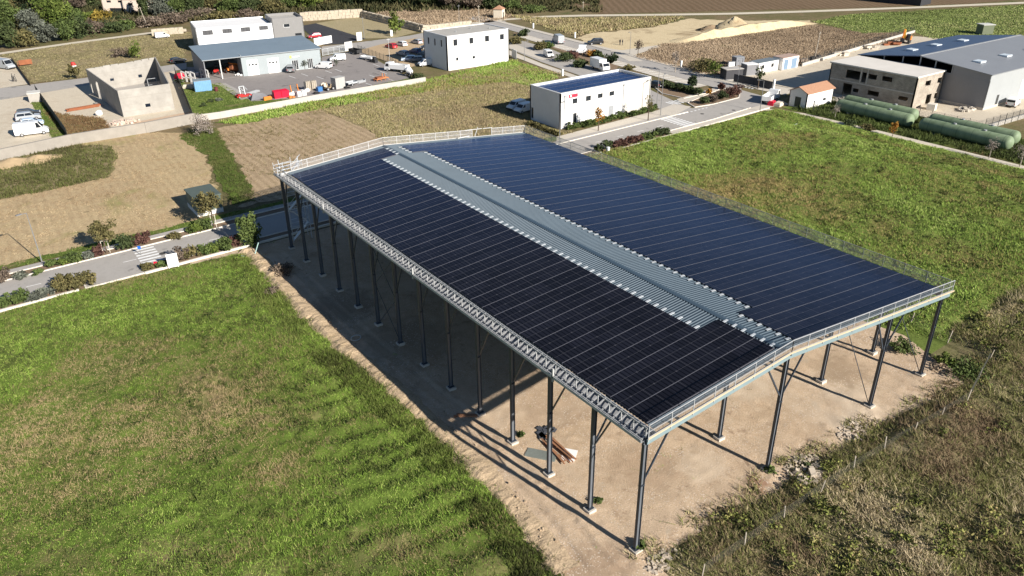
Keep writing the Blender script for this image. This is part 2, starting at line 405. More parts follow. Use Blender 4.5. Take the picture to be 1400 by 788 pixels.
G_SOIL = ground('bed_soil', .5, [(.2,.14,.09), (.26,.19,.13)], ms=.8, fs=6)
G_PINK = ground('pinkish_sand', .5, [(.5,.36,.25), (.56,.43,.31)], fine=.15, ms=.6, fs=4)
def asphalt(name, c, c2):
    return ground(name, .5, [c, c2, c], fine=.12, bs=.09, ms=.7, fs=9, bump=.15, patches=[(.25, .62, .66, tuple(q*.8 for q in c))])
A_ROAD = asphalt('worn_asphalt', (.33,.31,.285), (.39,.365,.335)); A_YARD = asphalt('yard_asphalt', (.23,.21,.2), (.28,.255,.24)); A_DARK = asphalt('new_asphalt', (.045,.045,.05), (.06,.06,.065))
M_PAVE = ground('concrete_paving', .5, [(.5,.45,.38), (.58,.53,.45)], fine=.12, ms=.6, fs=5, bump=.1)
M_PAVE2 = ground('grey_paving', .5, [(.36,.34,.31), (.42,.39,.36)], fine=.12, ms=.6, fs=5, bump=.1)
M_KERB = mat('kerb_concrete', (.68,.63,.55), .85, .15); M_WHITE = mat('road_paint', (.8,.8,.78), .7, .25, 3)

# one ground to the horizon, its fields and yards laid on it as thin sheets
sheet('ground', [(-3000,-3000), (3500,-3000), (3500,3500), (-3000,3500)], G_BASE, -.06)
EDGE = pp((335,345), (352,358), (385,395), (420,432), (470,480), (530,530), (590,583), (650,642), (700,700), (770,790))     # meadow rim along the dirt track
MEADOW = pp((0,428), (100,399), (200,376))+EDGE+[(3,-24), (0,-60), (-90,-60), (-90,66.5)]
YARD_R = pp((1318,524), (1292,546), (1240,562), (1190,590), (1140,622), (1085,652), (1040,690), (975,717), (930,745), (900,775))
YARD = [(-12,69), (41,69), (42,15), (43.5,5)]+YARD_R+[(0,-26), (-20,-30), (-24,40)]
SCRUB = [(-3,2), (130,2), (130,-70), (-3,-70)]
MEADOW_R = [(40,72.2), (40,1.5), (109.4,1.5), (109.6,72)]
sheet('scrubland', SCRUB, G_SCRUB, 0)
sheet('hangar_yard', YARD, G_YARD, .012)
sheet('meadow', MEADOW, G_MEADOW, .024)
MEADOW_N = [q for q in MEADOW if q[0] > -88 and q[1] > -50]+[(3,-30), (-60,-34), (-60,69.3-1.4)]
MEADOW_N = pp((0,428), (100,399), (200,376))+EDGE+[(3,-24), (-2,-34), (-48,-34), (-48,66)]
def meadow_h(X, Y):
    f = np.clip(edge_dist(MEADOW_N, X, Y)/1.6, 0, 1)
    m = np.clip((X+18)/9, 0, 1)*np.clip((44-Y)/10, 0, 1)
    h = .25*vnoise(X, Y, .22, 1)+.26*vnoise(X, Y, .8, 2)+.15*vnoise(X, Y, 1.7, 4)+m*.3*(np.sin(2*np.pi*(Y*.95+X*.28+1.6*vnoise(X, Y, .25, 9))/2.4)*.5+.5)
    return .0+f*h
def dry_spots(X, Y):
    d = np.zeros(len(X))
    for px, r, a in (((120,590),9,.5), ((260,590),8,.55), ((30,600),8,.5), ((210,640),7,.4), ((380,655),4,.5), ((90,520),6,.25), ((320,745),5,.4), ((280,490),6,.3), ((200,560),6,.35), ((40,700),6,.3)):
        q = P(*px); d += a*np.exp(-((X-q[0])**2+(Y-q[1])**2)/(r*r)*2.2)
    d *= .35+1.1*vnoise(X, Y, .5, 12)
    return -np.clip(d, 0, .62)+np.clip((X+20)/18, 0, 1)*np.clip((60-Y)/20, 0, 1)*.1
relief('meadow', MEADOW_N, .3, meadow_h, G_MEADOW)
sheet('meadow', MEADOW_R, G_MEADOW_R, .006)
EAST_N = [(43.5,72), (42.5,18), (44.5,4), (46.5,2), (109.2,1.6), (109.4,71.8)]
def east_h(X, Y):
    f = np.clip(edge_dist(EAST_N, X, Y)/2, 0, 1)
    return f*(.35*vnoise(X, Y, .13, 61)+.4*vnoise(X, Y, .45, 62)+.28*vnoise(X, Y, 1.1, 63)+.12*np.exp(-((X-99.5-2*vnoise(Y*0, Y, .08, 64))/.8)**2))
def east_tone(X, Y):
    d = np.zeros(len(X))
    for px, r, a in (((930,210),9,.22), ((1040,175),10,.25), ((1000,255),10,-.3), ((1100,290),10,-.22), ((1210,320),4,-.3), ((960,280),8,-.25), ((1130,235),6,-.25), ((1300,330),9,.15), ((1390,300),7,-.2), ((1250,400),8,.12)):
        q = P(*px); d += a*np.exp(-((X-q[0])**2+(Y-q[1])**2)/(r*r)*1.6)
    w_ = 2*vnoise(Y*0, Y, .08, 64)
    for c, s_, a in ((102.5, 1.1, -.4), (99, .8, .3), (95.5, 1.0, -.25), (107, 1.5, .1)): d += a*np.exp(-((X-c-w_)/s_)**2)*np.clip((66-Y)/12, 0, 1)
    return d*(.6+.8*vnoise(X, Y, .4, 65))
relief('meadow', EAST_N, .5, east_h, G_MEADOW_R)
sheet('grass_verge', [(111.7,-60), (127,-60), (127,68), (111.7,72)], G_MEADOW_R, .004)
strip('gravel_path', [(109.5,-70), (110.2,23), (110.6,50), (110.2,66), (107.5,73)], 2.0, G_TRACK, .02)
# fields to the north-west of the hangar
FA = [(-90,81.8), (-62,81.6)]+pp((130,338), (262,306), (300,275), (290,230), (262,182), (200,181), (100,197), (0,219))+[(-90,137)]
sheet('field', FA, G_STRAW, .0)
PATCH = pp((-60,283), (60,262), (148,243), (160,215), (150,200), (110,198), (0,219), (-60,226)); sheet('field', PATCH, G_WEEDS, .012)
GSTRIP = pp((245,186), (268,176), (296,176), (318,215), (345,262), (352,275), (318,280), (300,250), (285,215)); sheet('grass_strip', GSTRIP, G_MEADOW, .02)
FB = pp((292,176), (430,147), (500,175), (530,195))+[(40,84.5), (-1,84.5)]+pp((345,262)); sheet('field', FB, G_PLOUGH, .004)
FC = pp((430,147), (580,113), (700,90), (775,100), (722,125), (722,170), (765,180))+[(64,84.5), (40,84.5)]+pp((530,195), (500,175)); sheet('field', FC, G_WEEDS, .008)
GSTRIP2 = pp((290,168), (440,136), (590,108), (700,82), (765,104), (740,120), (690,112), (590,125), (445,148), (330,170)); sheet('grass_strip', GSTRIP2, G_MEADOW, .014)
VERGE = [(-60,80.9), (0,81.3), (60,82.5), (60,84.6), (0,83), (-60,82.4)]; sheet('grass_verge', VERGE, G_MEADOW, .018)
# plots beyond the wall
sheet('gravel_plot', pp((50,128), (118,116), (240,96), (268,165), (95,190)), G_GRAVEL, .006)
WEEDP = pp((58,150), (90,157), (140,162), (152,178), (96,190)); sheet('weedy_patch', WEEDP, G_WEEDS, .018)
sheet('sand_pad', pp((180,168), (264,152), (268,164), (190,176)), G_PINK, .018)
sheet('car_park', pp((-80,152), (0,137), (42,130), (74,190), (0,206), (-80,220)), G_GRAVEL, .01)
LAWN1 = pp((42,140), (60,140), (93,187), (72,190)); sheet('lawn', LAWN1, G_MEADOW, .02)
sheet('car_park', pp((-60,85), (0,78), (16,80), (40,115), (0,121), (-60,130)), G_GRAVEL, .014)
HILL = pp((16,80), (0,76), (100,60), (200,48), (260,44), (252,80), (210,86), (110,106), (45,114)); sheet('rough_grass', HILL, G_WEEDS, .004)
strip('dirt_track', pp((-80,84), (0,73.5), (100,59), (200,46), (235,42)), 3.4, G_TRACK, .02)
sheet('street', pp((-60,133), (0,121), (115,107), (240,88), (255,86), (255,95), (238,97), (118,117), (0,137), (-60,149)), A_ROAD, .022)
sheet('yard_asphalt', pp((255,92), (262,120), (305,116), (342,139), (430,134), (562,108), (490,69), (440,78), (440,92)), A_YARD, .012)
LAWN2 = pp((243,102), (255,118), (303,114), (344,139), (276,160), (264,160)); sheet('lawn', LAWN2, G_MEADOW, .03)
VERGE3 = pp((344,139), (430,133), (562,107), (580,111), (440,139), (276,162)); sheet('grass_verge', VERGE3, G_MEADOW, .02)
sheet('pavement', pp((290,115), (308,114), (345,133), (330,137), (300,117)), M_PAVE2, .034)
sheet('access_road', pp((410,36), (432,32), (500,53), (470,60), (440,62)), A_DARK, .012)
sheet('gravel_plot', pp((432,32), (490,23), (570,44), (540,52), (500,53)), ground('dry_lawn', .5, [(.3,.25,.14), (.36,.3,.18), (.25,.23,.11)], bs=.05, ms=.4, fs=2), .008)
sheet('street', pp((440,72), (480,66), (560,70), (592,56), (700,36), (690,29), (640,33), (560,49), (500,57), (440,64)), A_ROAD, .016)
sheet('car_park', pp((488,70), (520,61), (570,52), (592,56), (592,84), (562,92), (545,90)), ground('tan_gravel', .5, [(.42,.31,.19), (.48,.36,.23)], ms=.5, fs=3), .02)
DIRT = pp((495,22), (560,10), (650,10), (700,20), (690,28), (640,32), (580,42)); sheet('field', DIRT, G_BROWN, .006)
# eastern side: sand lot, scrub, vineyard, green field
LOT = pp((790,52), (800,47), (895,37), (940,26), (1000,28), (1108,28), (1112,36), (938,60), (905,60), (872,76), (852,72), (800,62)); sheet('building_plot', LOT, G_SAND, .012)
BSCRUB = pp((868,78), (905,60), (938,59), (1112,34), (1180,46), (1250,44), (1245,52), (1180,66), (1098,90), (990,97), (985,108), (940,96)); sheet('field', BSCRUB, G_BROWN, .004)
GF = pp((1112,30), (1160,20), (1400,7))+[(420,70), (300,20), (158,20), (190,60)]+pp((1250,44), (1180,46)); sheet('field', GF, G_GREENF, .002)
sheet('field', pp((820,19), (1200,10), (1330,5))+[(520,80), (560,260), (300,420), (200,330)], G_VINE, .0)
strip('dirt_track', pp((640,33), (690,27), (745,23), (800,21.5), (900,20.5), (1000,19), (1100,16), (1250,10.5), (1400,4))+[(420,60)], [3.5,3.5,4,4.5,4.5,4.5,4.5,4.5,4.5,4.5], G_TRACK, .02)
sheet('gravel_yard', [(127.5,38), (128.3,76), (127,95), (131,100), (150,99), (214,106), (230,60), (190,36)], G_GRAVEL, .01)

# ------------------------------------------------------------------ roads
def yl(x): return 70.7+.0333*(x+17)      # south edge of the carriageway
def yu(x): return 77.8+.0333*(x+17)
XS = [-120, -60, -20, 20, 60, 93]
sheet('road', [(x, yl(x)) for x in XS]+[(113.5,75.2), (116.5,80), (118,92.6), (113.5,93), (112,84.5), (105,82.6), (98,82.5), (95,83.5)]+[(x, yu(x)) for x in XS[::-1]], A_ROAD, .016)
NSL = lambda y: 114.7+.108*(y-94.7)
YS = [90, 105, 130, 160, 185, 205, 224]
NSR = lambda y: 121.9+.085*(y-92)
sheet('road', [(NSL(y), y) for y in YS]+[(NSR(y), y) for y in YS[::-1]], A_ROAD, .020)
SRV = pp((930,158), (958,153), (925,140), (893,125), (862,108), (845,104), (800,88), (755,68), (700,52), (694,66), (740,85), (800,106), (850,125), (893,146))
sheet('service_road', SRV, A_ROAD, .012)
sheet('parking_bay', [(NSL(y)-.1, y) for y in (95.5,131)]+[(NSL(y)-4.2, y) for y in (131,95.5)], M_PAVE, .024)
sheet('parking_bay', [(NSL(y)-.1, y) for y in (148,178)]+[(NSL(y)-4.2, y) for y in (178,148)], M_PAVE, .024)
sheet('parking_bay', pp((690,55), (752,79), (742,83), (690,64)), M_PAVE, .026)
mb = MB()
for y in np.arange(97, 131, 2.5): mb.bar((NSL(y)-.2, y, .035), (NSL(y)-4.0, y+.9, .035), .14, .01)
for y in np.arange(150, 178, 2.5): mb.bar((NSL(y)-.2, y, .035), (NSL(y)-4.0, y+.9, .035), .14, .01)
mb.build('parking_marking', M_WHITE)['kind'] = 'structure'
# pavements, kerbs, beds
sheet('planting_bed', [(-120,yl(-120)-1.6), (60,yl(60)-1.6), (60,yl(60)), (-120,yl(-120))], G_SOIL, .022)
sheet('parking_bay', [(-24.2,69.1), (-17.2,69.3), (-17.2,70.8), (-24.2,70.6)], A_ROAD, .028)
sheet('planting_bed', [(-120,yu(-120)), (20,yu(20)), (20,yu(20)+1.9), (-120,yu(-120)+1.9)], G_SOIL, .022)
sheet('pavement', [(-120,yu(-120)+1.9), (57,yu(57)+1.7), (57,yu(57)+3.2), (-120,yu(-120)+3.3)], M_PAVE2, .026)
sheet('pavement', [(57,yu(57)+.2), (90,yu(90)+.4), (97,84.2), (95.6,88), (89,86.4), (60,yu(60)+3.8)], M_PAVE, .03)
sheet('parking_bay', [(57,yu(57)), (88,yu(88)), (88,yu(88)+1.5), (57,yu(57)+1.5)], M_PAVE2, .034)
sheet('pavement', [(79,yl(79)-2.0), (93,yl(93)-2), (111,73.4), (115,72.2), (116.5,77), (112,76), (105,75.6), (93,yl(93)), (79,yl(79)-.1)], M_PAVE, .03)
sheet('planting_bed', [(57,yl(57)-2.3), (79,yl(79)-2.3), (79,yl(79)), (57,yl(57))], G_SOIL, .026)
sheet('pavement', [(NSR(y), y) for y in YS[1:]]+[(NSR(y)+2.3, y) for y in YS[:0:-1]]+[(126,94), (128,79), (121,78.5), (120.5,93)], M_PAVE, .03)
sheet('pavement', pp((893,148), (850,127), (800,108), (740,87), (694,68), (690,73), (740,92), (800,113), (850,132), (893,153)), M_PAVE, .03)
ISL = pp((940,141), (985,122), (1013,122), (1010,134), (975,143), (950,147)); sheet('planting_bed', ISL, G_SOIL, .03)
sheet('pavement', pp((925,136), (985,118), (988,122), (940,140), (930,140)), M_PAVE, .034)
BED2 = pp((893,118), (905,112), (960,125), (970,127), (935,135), (905,128)); sheet('planting_bed', BED2, G_SOIL, .03)
BED3 = pp((700,45), (720,44), (820,75), (850,82), (840,100), (800,82), (750,64)); sheet('planting_bed', BED3, G_SOIL, .008)
sheet('pavement', pp((826,66), (850,69), (900,62), (905,64), (862,77), (880,84), (860,84)), M_PAVE, .032)
kerb([(x, yl(x)) for x in (-120,-25)]); kerb([(-24.2,70.6), (-24.2,69.0), (-17.2,69.2), (-17.2,70.7)]); kerb([(-17,yl(-17)), (60,yl(60)), (93,yl(93)), (106,75.7)])
kerb([(x, yu(x)) for x in (-120, 60, 93)]); kerb([(-120,yu(-120)+1.85), (-20,yu(-20)+1.85), (57,yu(57)+1.65)]); kerb([(-120,yl(-120)-1.65), (-25,yl(-25)-1.65)], .3, .28); kerb([(-17.5,yl(-17.5)-1.65), (-4,yl(-4)-1.65), (60,yl(60)-1.9)], .3, .22); kerb([(57,yl(57)-2.3), (79,yl(79)-2.2), (94,yl(94)-2.1), (109,73.2)], .22, .2)
kerb([(NSR(y), y) for y in YS]); kerb(ISL+ISL[:1]); kerb(BED2+BED2[:1])
# painted markings
mb = MB()
for k in range(7): mb.box(-17.2, -14.6, 71.2+k*.93, 71.65+k*.93, .020, .024)
for k in range(8):
    x0 = 84.2; y0 = 74.3+k*.86; mb.face([(x0, y0, .024), (x0+3.6, y0+.1, .024), (x0+3.6, y0+.58, .024), (x0, y0+.48, .024)])
for k in range(6): a = 95.2+k*.9; mb.box(a, a+.45, 87.4, 90.2, .02, .024)
for k in range(6): a = 86.6+k*.9; mb.box(120+.0*a, 122.6, a, a+.45, .026, .03)
for k in range(8): a = 90+k*1.2; mb.box(a, a+.6, yu(a)-.35, yu(a)-.05, .02, .024)
for x in np.arange(-30, 84, 5.5):
    if -19 < x < -12: continue
    mb.box(x, x+1.6, yl(x)+3.5, yl(x)+3.6, .02, .024)
mb.face([(57,yu(57)-.02,.026), (86,yu(86)-.02,.026), (86,yu(86)+.12,.026), (57,yu(57)+.12,.026)])
for p in pp((640,98), (655,104), (672,108), (560,126)): pass
mb.build('road_marking', M_WHITE)['kind'] = 'structure'
mb = MB()
for q in ((433,105), (505,103), (520,98), (500,114), (530,108), (395,104), (412,101), (445,97), (458,95), (540,85), (510,88)):
    a = P(*q); b = P(q[0]+9, q[1]+3.2); mb.bar((*a, .02), (*b, .02), .16, .008)
mb.build('parking_marking', M_WHITE)['kind'] = 'structure'
mb = MB()     # ironwork in the carriageway
for q in ((222,347), (82,377), (913,176), (935,181), (960,156), (1003,151), (965,166)):
    a = P(*q); mb.tube((*a, .01), (*a, .026), .42, n=12)
mb.build('manhole', mat('cast_iron', (.06,.055,.05), .8))['kind'] = 'structure'

# dirt berm along the meadow rim
mb = MB(); g = np.random.default_rng(3); seg = []
EL = [Vector((*p, 0)) for p in EDGE]; line = []
for a, b in zip(EL[:-1], EL[1:]):
    k = max(2, int((b-a).length/.3)); line += [a+(b-a)*(i/k) for i in range(k)]
nl = len(line); pro = []
for i, p in enumerate(line):
    d = (line[min(i+1, nl-1)]-line[max(i-1, 0)]).normalized(); nr = Vector((d.y, -d.x, 0))*-1
    q = []
    amp = .42*(1-.4*i/nl)
    for t, hh in ((-1.5,0), (-.9,.35), (-.2,.75), (.3,.95), (.8,.55), (1.4,.25), (2.2,0)):
        o = p-nr*(t*(.75+.5*float(vnoise(np.array([p.x]), np.array([p.y]), .35, 40)[0])+.06*g.random())-.2)
        q.append((o.x, o.y, .02+amp*hh*(.35+1.1*float(vnoise(np.array([o.x]), np.array([o.y]), .9, 41)[0])+g.uniform(-.15,.15)) if hh else -.05))
    pro.append(q)
for i in range(nl-1):
    for j in range(6): mb.face([pro[i][j], pro[i+1][j], pro[i+1][j+1], pro[i][j+1]])
o = mb.build('dirt_berm', ground('berm_earth', .5, [(.42,.31,.2), (.5,.38,.25), (.34,.25,.15)], ms=.8, fs=6, bump=.9), smooth=False); o['kind'] = 'structure'
g = np.random.default_rng(19); mb = MB()          # clods broken off the berm
for i in range(900):
    p = line[int(g.integers(0, nl))]; t = g.normal(0, .9); sz = g.uniform(.04, .15)
    mb.obox((p.x+t*.8+.2, p.y+t*.5+g.uniform(-.3,.3), .0+.12*g.random()), sz*1.3, sz, sz*.7, g.uniform(0,3), tilt=g.uniform(-.5,.5))
o = mb.build('earth_clods', mat('clod_earth', (.4,.3,.2), .95, .3)); o['kind'] = 'stuff'; o['label'] = 'clods of earth along the berm'
YARD_N = [(-6,66), (40,66), (42,15), (43.5,5)]+YARD_R+[(1,-20)]+[(x+.6, y+.4) for x, y in EDGE[::-1]]
def yard_h(X, Y):
    f = np.clip(edge_dist(YARD_N, X, Y)/1.2, 0, 1)
    h = .05+.07*vnoise(X, Y, .5, 51)+.06*np.maximum(0, vnoise(X, Y, 1.5, 52)-.4)
    e = np.array(EDGE); o = np.argsort(e[:, 1]); ex = np.interp(Y, e[o, 1], e[o, 0]); d = X-ex          # wheel ruts along the berm
    for c, w_ in ((1.7,.28), (3.3,.28)): h = h+np.exp(-((d-c-.35*vnoise(Y*0, Y, .15, 53))/w_)**2)*-.07+np.exp(-((d-c-.5-.35*vnoise(Y*0, Y, .15, 53))/.2)**2)*.06
    q = P(1140,600); r = np.hypot((X-q[0])*.7, Y-q[1]); k = np.exp(-(r/4.0)**2); h = h+k*.16*np.maximum(0, vnoise(X*.5-Y, X+Y*.3, .9, 54)-.35)
    for px in ((1050,650), (1190,560), (1262,520), (875,765), (690,612), (745,660), (800,708)): q = P(*px); h = h+.16*np.exp(-(np.hypot(X-q[0], Y-q[1])/1.3)**2)*vnoise(X, Y, 2.2, 55)
    return f*h-.0
relief('hangar_yard', YARD_N, .22, yard_h, G_YARD)
# ================================================================== THE SOLAR HANGAR
STEEL = mat('anthracite_steel', (.04,.05,.066), .45, .2, .8, spec=.5); STEEL_LIT = mat('column_web_sunlit', (.12,.13,.145), .5, .2, .8)  # web steel made paler: its sunlit look is put into the colour
CONC = mat('foundation_concrete', (.55,.5,.43), .9, .2, 2); GALV = mat('galvanised_steel', (.55,.57,.58), .45, .2, 1.5, metal=.3); WHITE_ST = mat('white_rail', (.55,.54,.52), .5, .15)
ROOFM = mat('blue_grey_roof_sheet', (.068,.098,.124), .55, .12, .3, spec=.5); TRIM = mat('pale_blue_trim', (.2,.265,.28), .45, .1); TIMBER = mat('toe_board', (.5,.4,.27), .8, .2, 2)
RX, RY0, RY1, RZ = 14.6, .3, 65.0, 11.35
def rz(x): return 10.25+.0755*x if x <= RX else RZ-.1*(x-RX)
X1 = 38.35
hg = thing('solar_hangar', 'tall open steel hangar with dark solar panels covering its roof', 'hangar')
def column_mb(h):
    m = MB()
    for s in (-1, 1): m.box(s*.165-.014, s*.165+.014, -.12, .12, 0, h, 0)
    m.box(-.151, .151, -.012, .012, 0, h, 1)
    m.box(-.28, .28, -.2, .2, -.02, .03, 0)
    m.box(-.19, .19, -.135, .135, h*.62, h*.62+.05, 0)
    return m
def plinth_mb():
    m = MB(); m.prism([(-.36,-.36), (.36,-.36), (.36,.36), (-.36,.36)], -.1, .34); return m
protos = {}
CW = [0, 14.56, 28.98, 37.5]; HT = [9.75, 10.85, 9.5, 8.65]
for k, x in enumerate(CW):
    for i in range(14):
        if k in (1, 2) and i > 1: continue
        if k not in protos:
            protos[k] = (part(column_mb(HT[k]-.36), 'column', [STEEL, STEEL_LIT], hg), part(plinth_mb(), 'plinth', CONC, hg)); a, b = protos[k]
        else:
            a = protos[k][0].copy(); b = protos[k][1].copy(); C.objects.link(a); C.objects.link(b)
        a.location = (x, 5*i, .36); b.location = (x, 5*i, 0); b.rotation_euler = (0, 0, R.uniform(-.05, .05))
# knee braces
def brace(a, b, w=.11, nm='brace', m=STEEL):
    mb = MB(); mb.bar(a, b, w, w); part(mb, nm, m, hg)
for i in range(1, 14): brace((0, 5*i-.2, 6.55), (0, 5*i-1.9, 9.95))
for i in (0, 1):
    y = 5*i
    brace((.2,y,6.6), (2.4,y,10.2)); brace((14.4,y,7.5), (12.2,y,10.9)); brace((14.75,y,7.5), (16.9,y,10.9)); brace((28.8,y,6.3), (26.8,y,9.9)); brace((29.2,y,6.3), (31.4,y,9.5))
for a, b in (((0,35.2,.5), (0,39.8,5.2)), ((0,39.8,.5), (0,35.2,5.2)), ((0,35.2,5.2), (0,39.8,9.7)), ((0,39.8,5.2), (0,35.2,9.7))): brace(a, b, .05, 'tie_rod')
for a, b in (((37.5,0.2,.5), (37.5,5,8.5)), ((37.5,5,.5), (37.5,.2,8.5)), ((28.98,.2,.5), (28.98,5,9.2))): brace(a, b, .05, 'tie_rod')
# rafters and beams
for i in range(14):
    mb = MB(); y = 5*i
    for a, b in (((0,9.86), (RX,10.96)), ((RX,10.96), (37.7,8.68))):
        mb.bar((a[0],y,a[1]), (b[0],y,b[1]), .18, .42)
    part(mb, 'rafter', STEEL, hg)
for x in (2.4, 5, 7.5, 10, 12.4, 14.3, 17, 20, 23, 26, 29, 32, 35):
    mb = MB(); z = rz(x)-.17; mb.box(x-.04, x+.04, .5, 64.9, z-.09, z+.08); part(mb, 'purlin', GALV, hg)
mb = MB(); mb.box(-.12, .12, .0, 65, 9.72, 10.05); part(mb, 'eave_beam', STEEL, hg)
mb = MB(); mb.box(37.5, 37.74, .0, 65, 8.6, 8.95); part(mb, 'eave_beam', STEEL, hg)
# gable fascia with toe board
for y, nm in ((-.16, 0), (65.1, 1)):
    mb = MB(); mt = MB()
    for a, b in ((0, RX), (RX, X1+.2)):
        za, zb = rz(a), rz(b)
        mb.add([(a,y-.04,za-.5), (b,y-.04,zb-.5), (b,y-.04,zb-.14), (a,y-.04,za-.14), (a,y+.05,za-.5), (b,y+.05,zb-.5), (b,y+.05,zb-.14), (a,y+.05,za-.14)], [(0,1,2,3), (7,6,5,4), (4,5,1,0), (3,2,6,7), (0,3,7,4), (1,5,6,2)])
        s = -1 if nm == 0 else 1; y0 = y+s*.09; e = .5 if b > 20 and nm == 0 else 0
        mt.add([(a,y0-.03,za-.06), (b+e,y0-.03,zb-.06-e*.1), (b+e,y0-.03,zb+.08-e*.1), (a,y0-.03,za+.08), (a,y0+.03,za-.06), (b+e,y0+.03,zb-.06-e*.1), (b+e,y0+.03,zb+.08-e*.1), (a,y0+.03,za+.08)], [(0,1,2,3), (7,6,5,4), (4,5,1,0), (3,2,6,7), (0,3,7,4), (1,5,6,2)])
    part(mb, 'gable_trim', TRIM if nm == 0 else WHITE_ST, hg); part(mt, 'toe_board', TIMBER if nm == 0 else WHITE_ST, hg)
# roof sheet: trapezoidal ribs run down both slopes
mb = MB(); per = .3; ys = []
y = RY0
while y < RY1:
    ys += [(y,0), (y+.17,0), (y+.2,.05), (y+.27,.05)]; y += per
for a, b in ((.95, RX), (RX, X1)):
    za, zb = rz(a), rz(b)
    for (ya, ha), (yb, hb) in zip(ys[:-1], ys[1:]):
        mb.face([(a,ya,za+ha), (b,ya,zb+ha), (b,yb,zb+hb), (a,yb,za+hb)])
part(mb, 'roof_sheet', ROOFM, hg)
mb = MB()
mb.face([(RX-.28,RY0,rz(RX-.28)+.07), (RX-.28,RY1,rz(RX-.28)+.07), (RX,RY1,RZ+.1), (RX,RY0,RZ+.1)][::-1]); mb.face([(RX,RY0,RZ+.1), (RX,RY1,RZ+.1), (RX+.28,RY1,rz(RX+.28)+.07), (RX+.28,RY0,rz(RX+.28)+.07)][::-1])
part(mb, 'ridge_cap', mat('ridge_flashing', (.055,.085,.115), .4, .1), hg)
# photovoltaic rows
def pv_material(name, base, line, rough):
    k = N(name); o = k.n('ShaderNodeTexCoord'); x, y, z = k.xyz(o.outputs['Object']); inf = k.n('ShaderNodeObjectInfo'); rnd = inf.outputs['Random']
    band = lambda v, per, wdt: k.math('LESS_THAN', k.math('ABSOLUTE', k.math('SUBTRACT', k.math('FRACT', k.math('DIVIDE', v, per)), .5)), wdt/per/2)
    half = k.math('GREATER_THAN', y, .92)
    xs = k.math('ADD', x, k.math('MULTIPLY', rnd, 2.2)); cross = band(xs, 2.24, .035); mid = k.math('LESS_THAN', k.math('ABSOLUTE', k.math('SUBTRACT', y, .92)), .018)
    xs2 = k.math('ADD', xs, 1.12)
    dots = k.math('MULTIPLY', band(xs2, 2.24, .09), k.math('GREATER_THAN', k.math('ABSOLUTE', k.math('SUBTRACT', k.math('FRACT', k.math('DIVIDE', y, .92)), .5)), .42))
    cells = k.math('MULTIPLY', band(xs, .374, .09), .8)
    ln = k.math('MAXIMUM', k.math('MULTIPLY', k.math('MAXIMUM', cross, mid), .75), dots)
    vo = k.n('ShaderNodeTexWhiteNoise', noise_dimensions='2D'); cv = k.n('ShaderNodeCombineXYZ')
    k.l(k.math('FLOOR', k.math('DIVIDE', xs, 2.24)), cv.inputs[0]); k.l(k.math('ADD', k.math('MULTIPLY', rnd, 97), half), cv.inputs[1]); k.l(cv.outputs[0], vo.inputs['Vector'])
    b = k.mix(vo.outputs['Value'], (*base, 1), tuple(q*1.7 for q in base)+(1,))
    c = k.mix(cells, b, (.001, .001, .002, 1)); c = k.mix(ln, c, (*line, 1)); k.col(c); k.r(rough, .12)
    k.set(k.b, 'Roughness', k.math('MULTIPLY_ADD', k.noise(k.pos(), .4, 3), .12, rough))
    gl = k.n('ShaderNodeBsdfGlossy'); gl.inputs['Color'].default_value = (.18,.34,.7,1); gl.inputs['Roughness'].default_value = rough
    fr = k.n('ShaderNodeFresnel'); fr.inputs['IOR'].default_value = 1.5; mx = k.n('ShaderNodeMixShader'); out = k.t.nodes['Material Output']     # glass coat, with blue sky reflection put into its gloss colour
    k.l(k.math('MULTIPLY', k.math('MAXIMUM', k.math('SUBTRACT', fr.outputs[0], .095), 0.0), 1.65), mx.inputs[0]); k.l(k.b.outputs[0], mx.inputs[1]); k.l(gl.outputs[0], mx.inputs[2]); k.l(mx.outputs[0], out.inputs['Surface'])
    return k.mat
PV = pv_material('solar_glass', (.009,.0095,.014), (.06,.06,.068), .2)
ALU = mat('panel_rail', (.115,.115,.13), .45, .15); ALU_W = mat('rail_end', (.5,.53,.55), .45, .1)
def pv_row(L, slope, down):
    """one row: two modules abreast; x runs from the row's eave-side end up (or down) the slope"""
    m = MB(); t = slope
    def slab(x0, x1, y0, y1, z0, z1, mi):
        m.add([(x0,y0,z0+x0*t), (x1,y0,z0+x1*t), (x1,y1,z0+x1*t), (x0,y1,z0+x0*t), (x0,y0,z1+x0*t), (x1,y0,z1+x1*t), (x1,y1,z1+x1*t), (x0,y1,z1+x0*t)],
              [(3,2,1,0), (4,5,6,7), (0,1,5,4), (1,2,6,5), (2,3,7,6), (3,0,4,7)], mi)
    slab(0, L, .03, 1.78, .09, .13, 0); slab(-.02, L+.02, -.02, .03, .07, .14, 1)
    e = L if down > 0 else 0
    for y in (.3, 1.2): slab(min(e, e+down*.55), max(e, e+down*.55), y, y+.2, .055, .11, 2)
    return m
rows = {}
for side in (0, 1):
    for i in range(35):
        ext = i < 3 or i >= 33
        if side == 0: x0, x1 = 1.0, (14.05 if ext else 11.75); sl_, dn = .0755, 1
        else: x0, x1 = (16.5 if ext else 18.35), 38.1; sl_, dn = -.1, -1
        key = (side, ext)
        if key not in rows:
            o = part(pv_row(x1-x0, sl_, dn), 'solar_panel_row', [PV, ALU, ALU_W if side == 0 else GALV], hg); rows[key] = o
        else: o = rows[key].copy(); C.objects.link(o)
        o.location = (x0, .9+1.8*i, rz(x0))
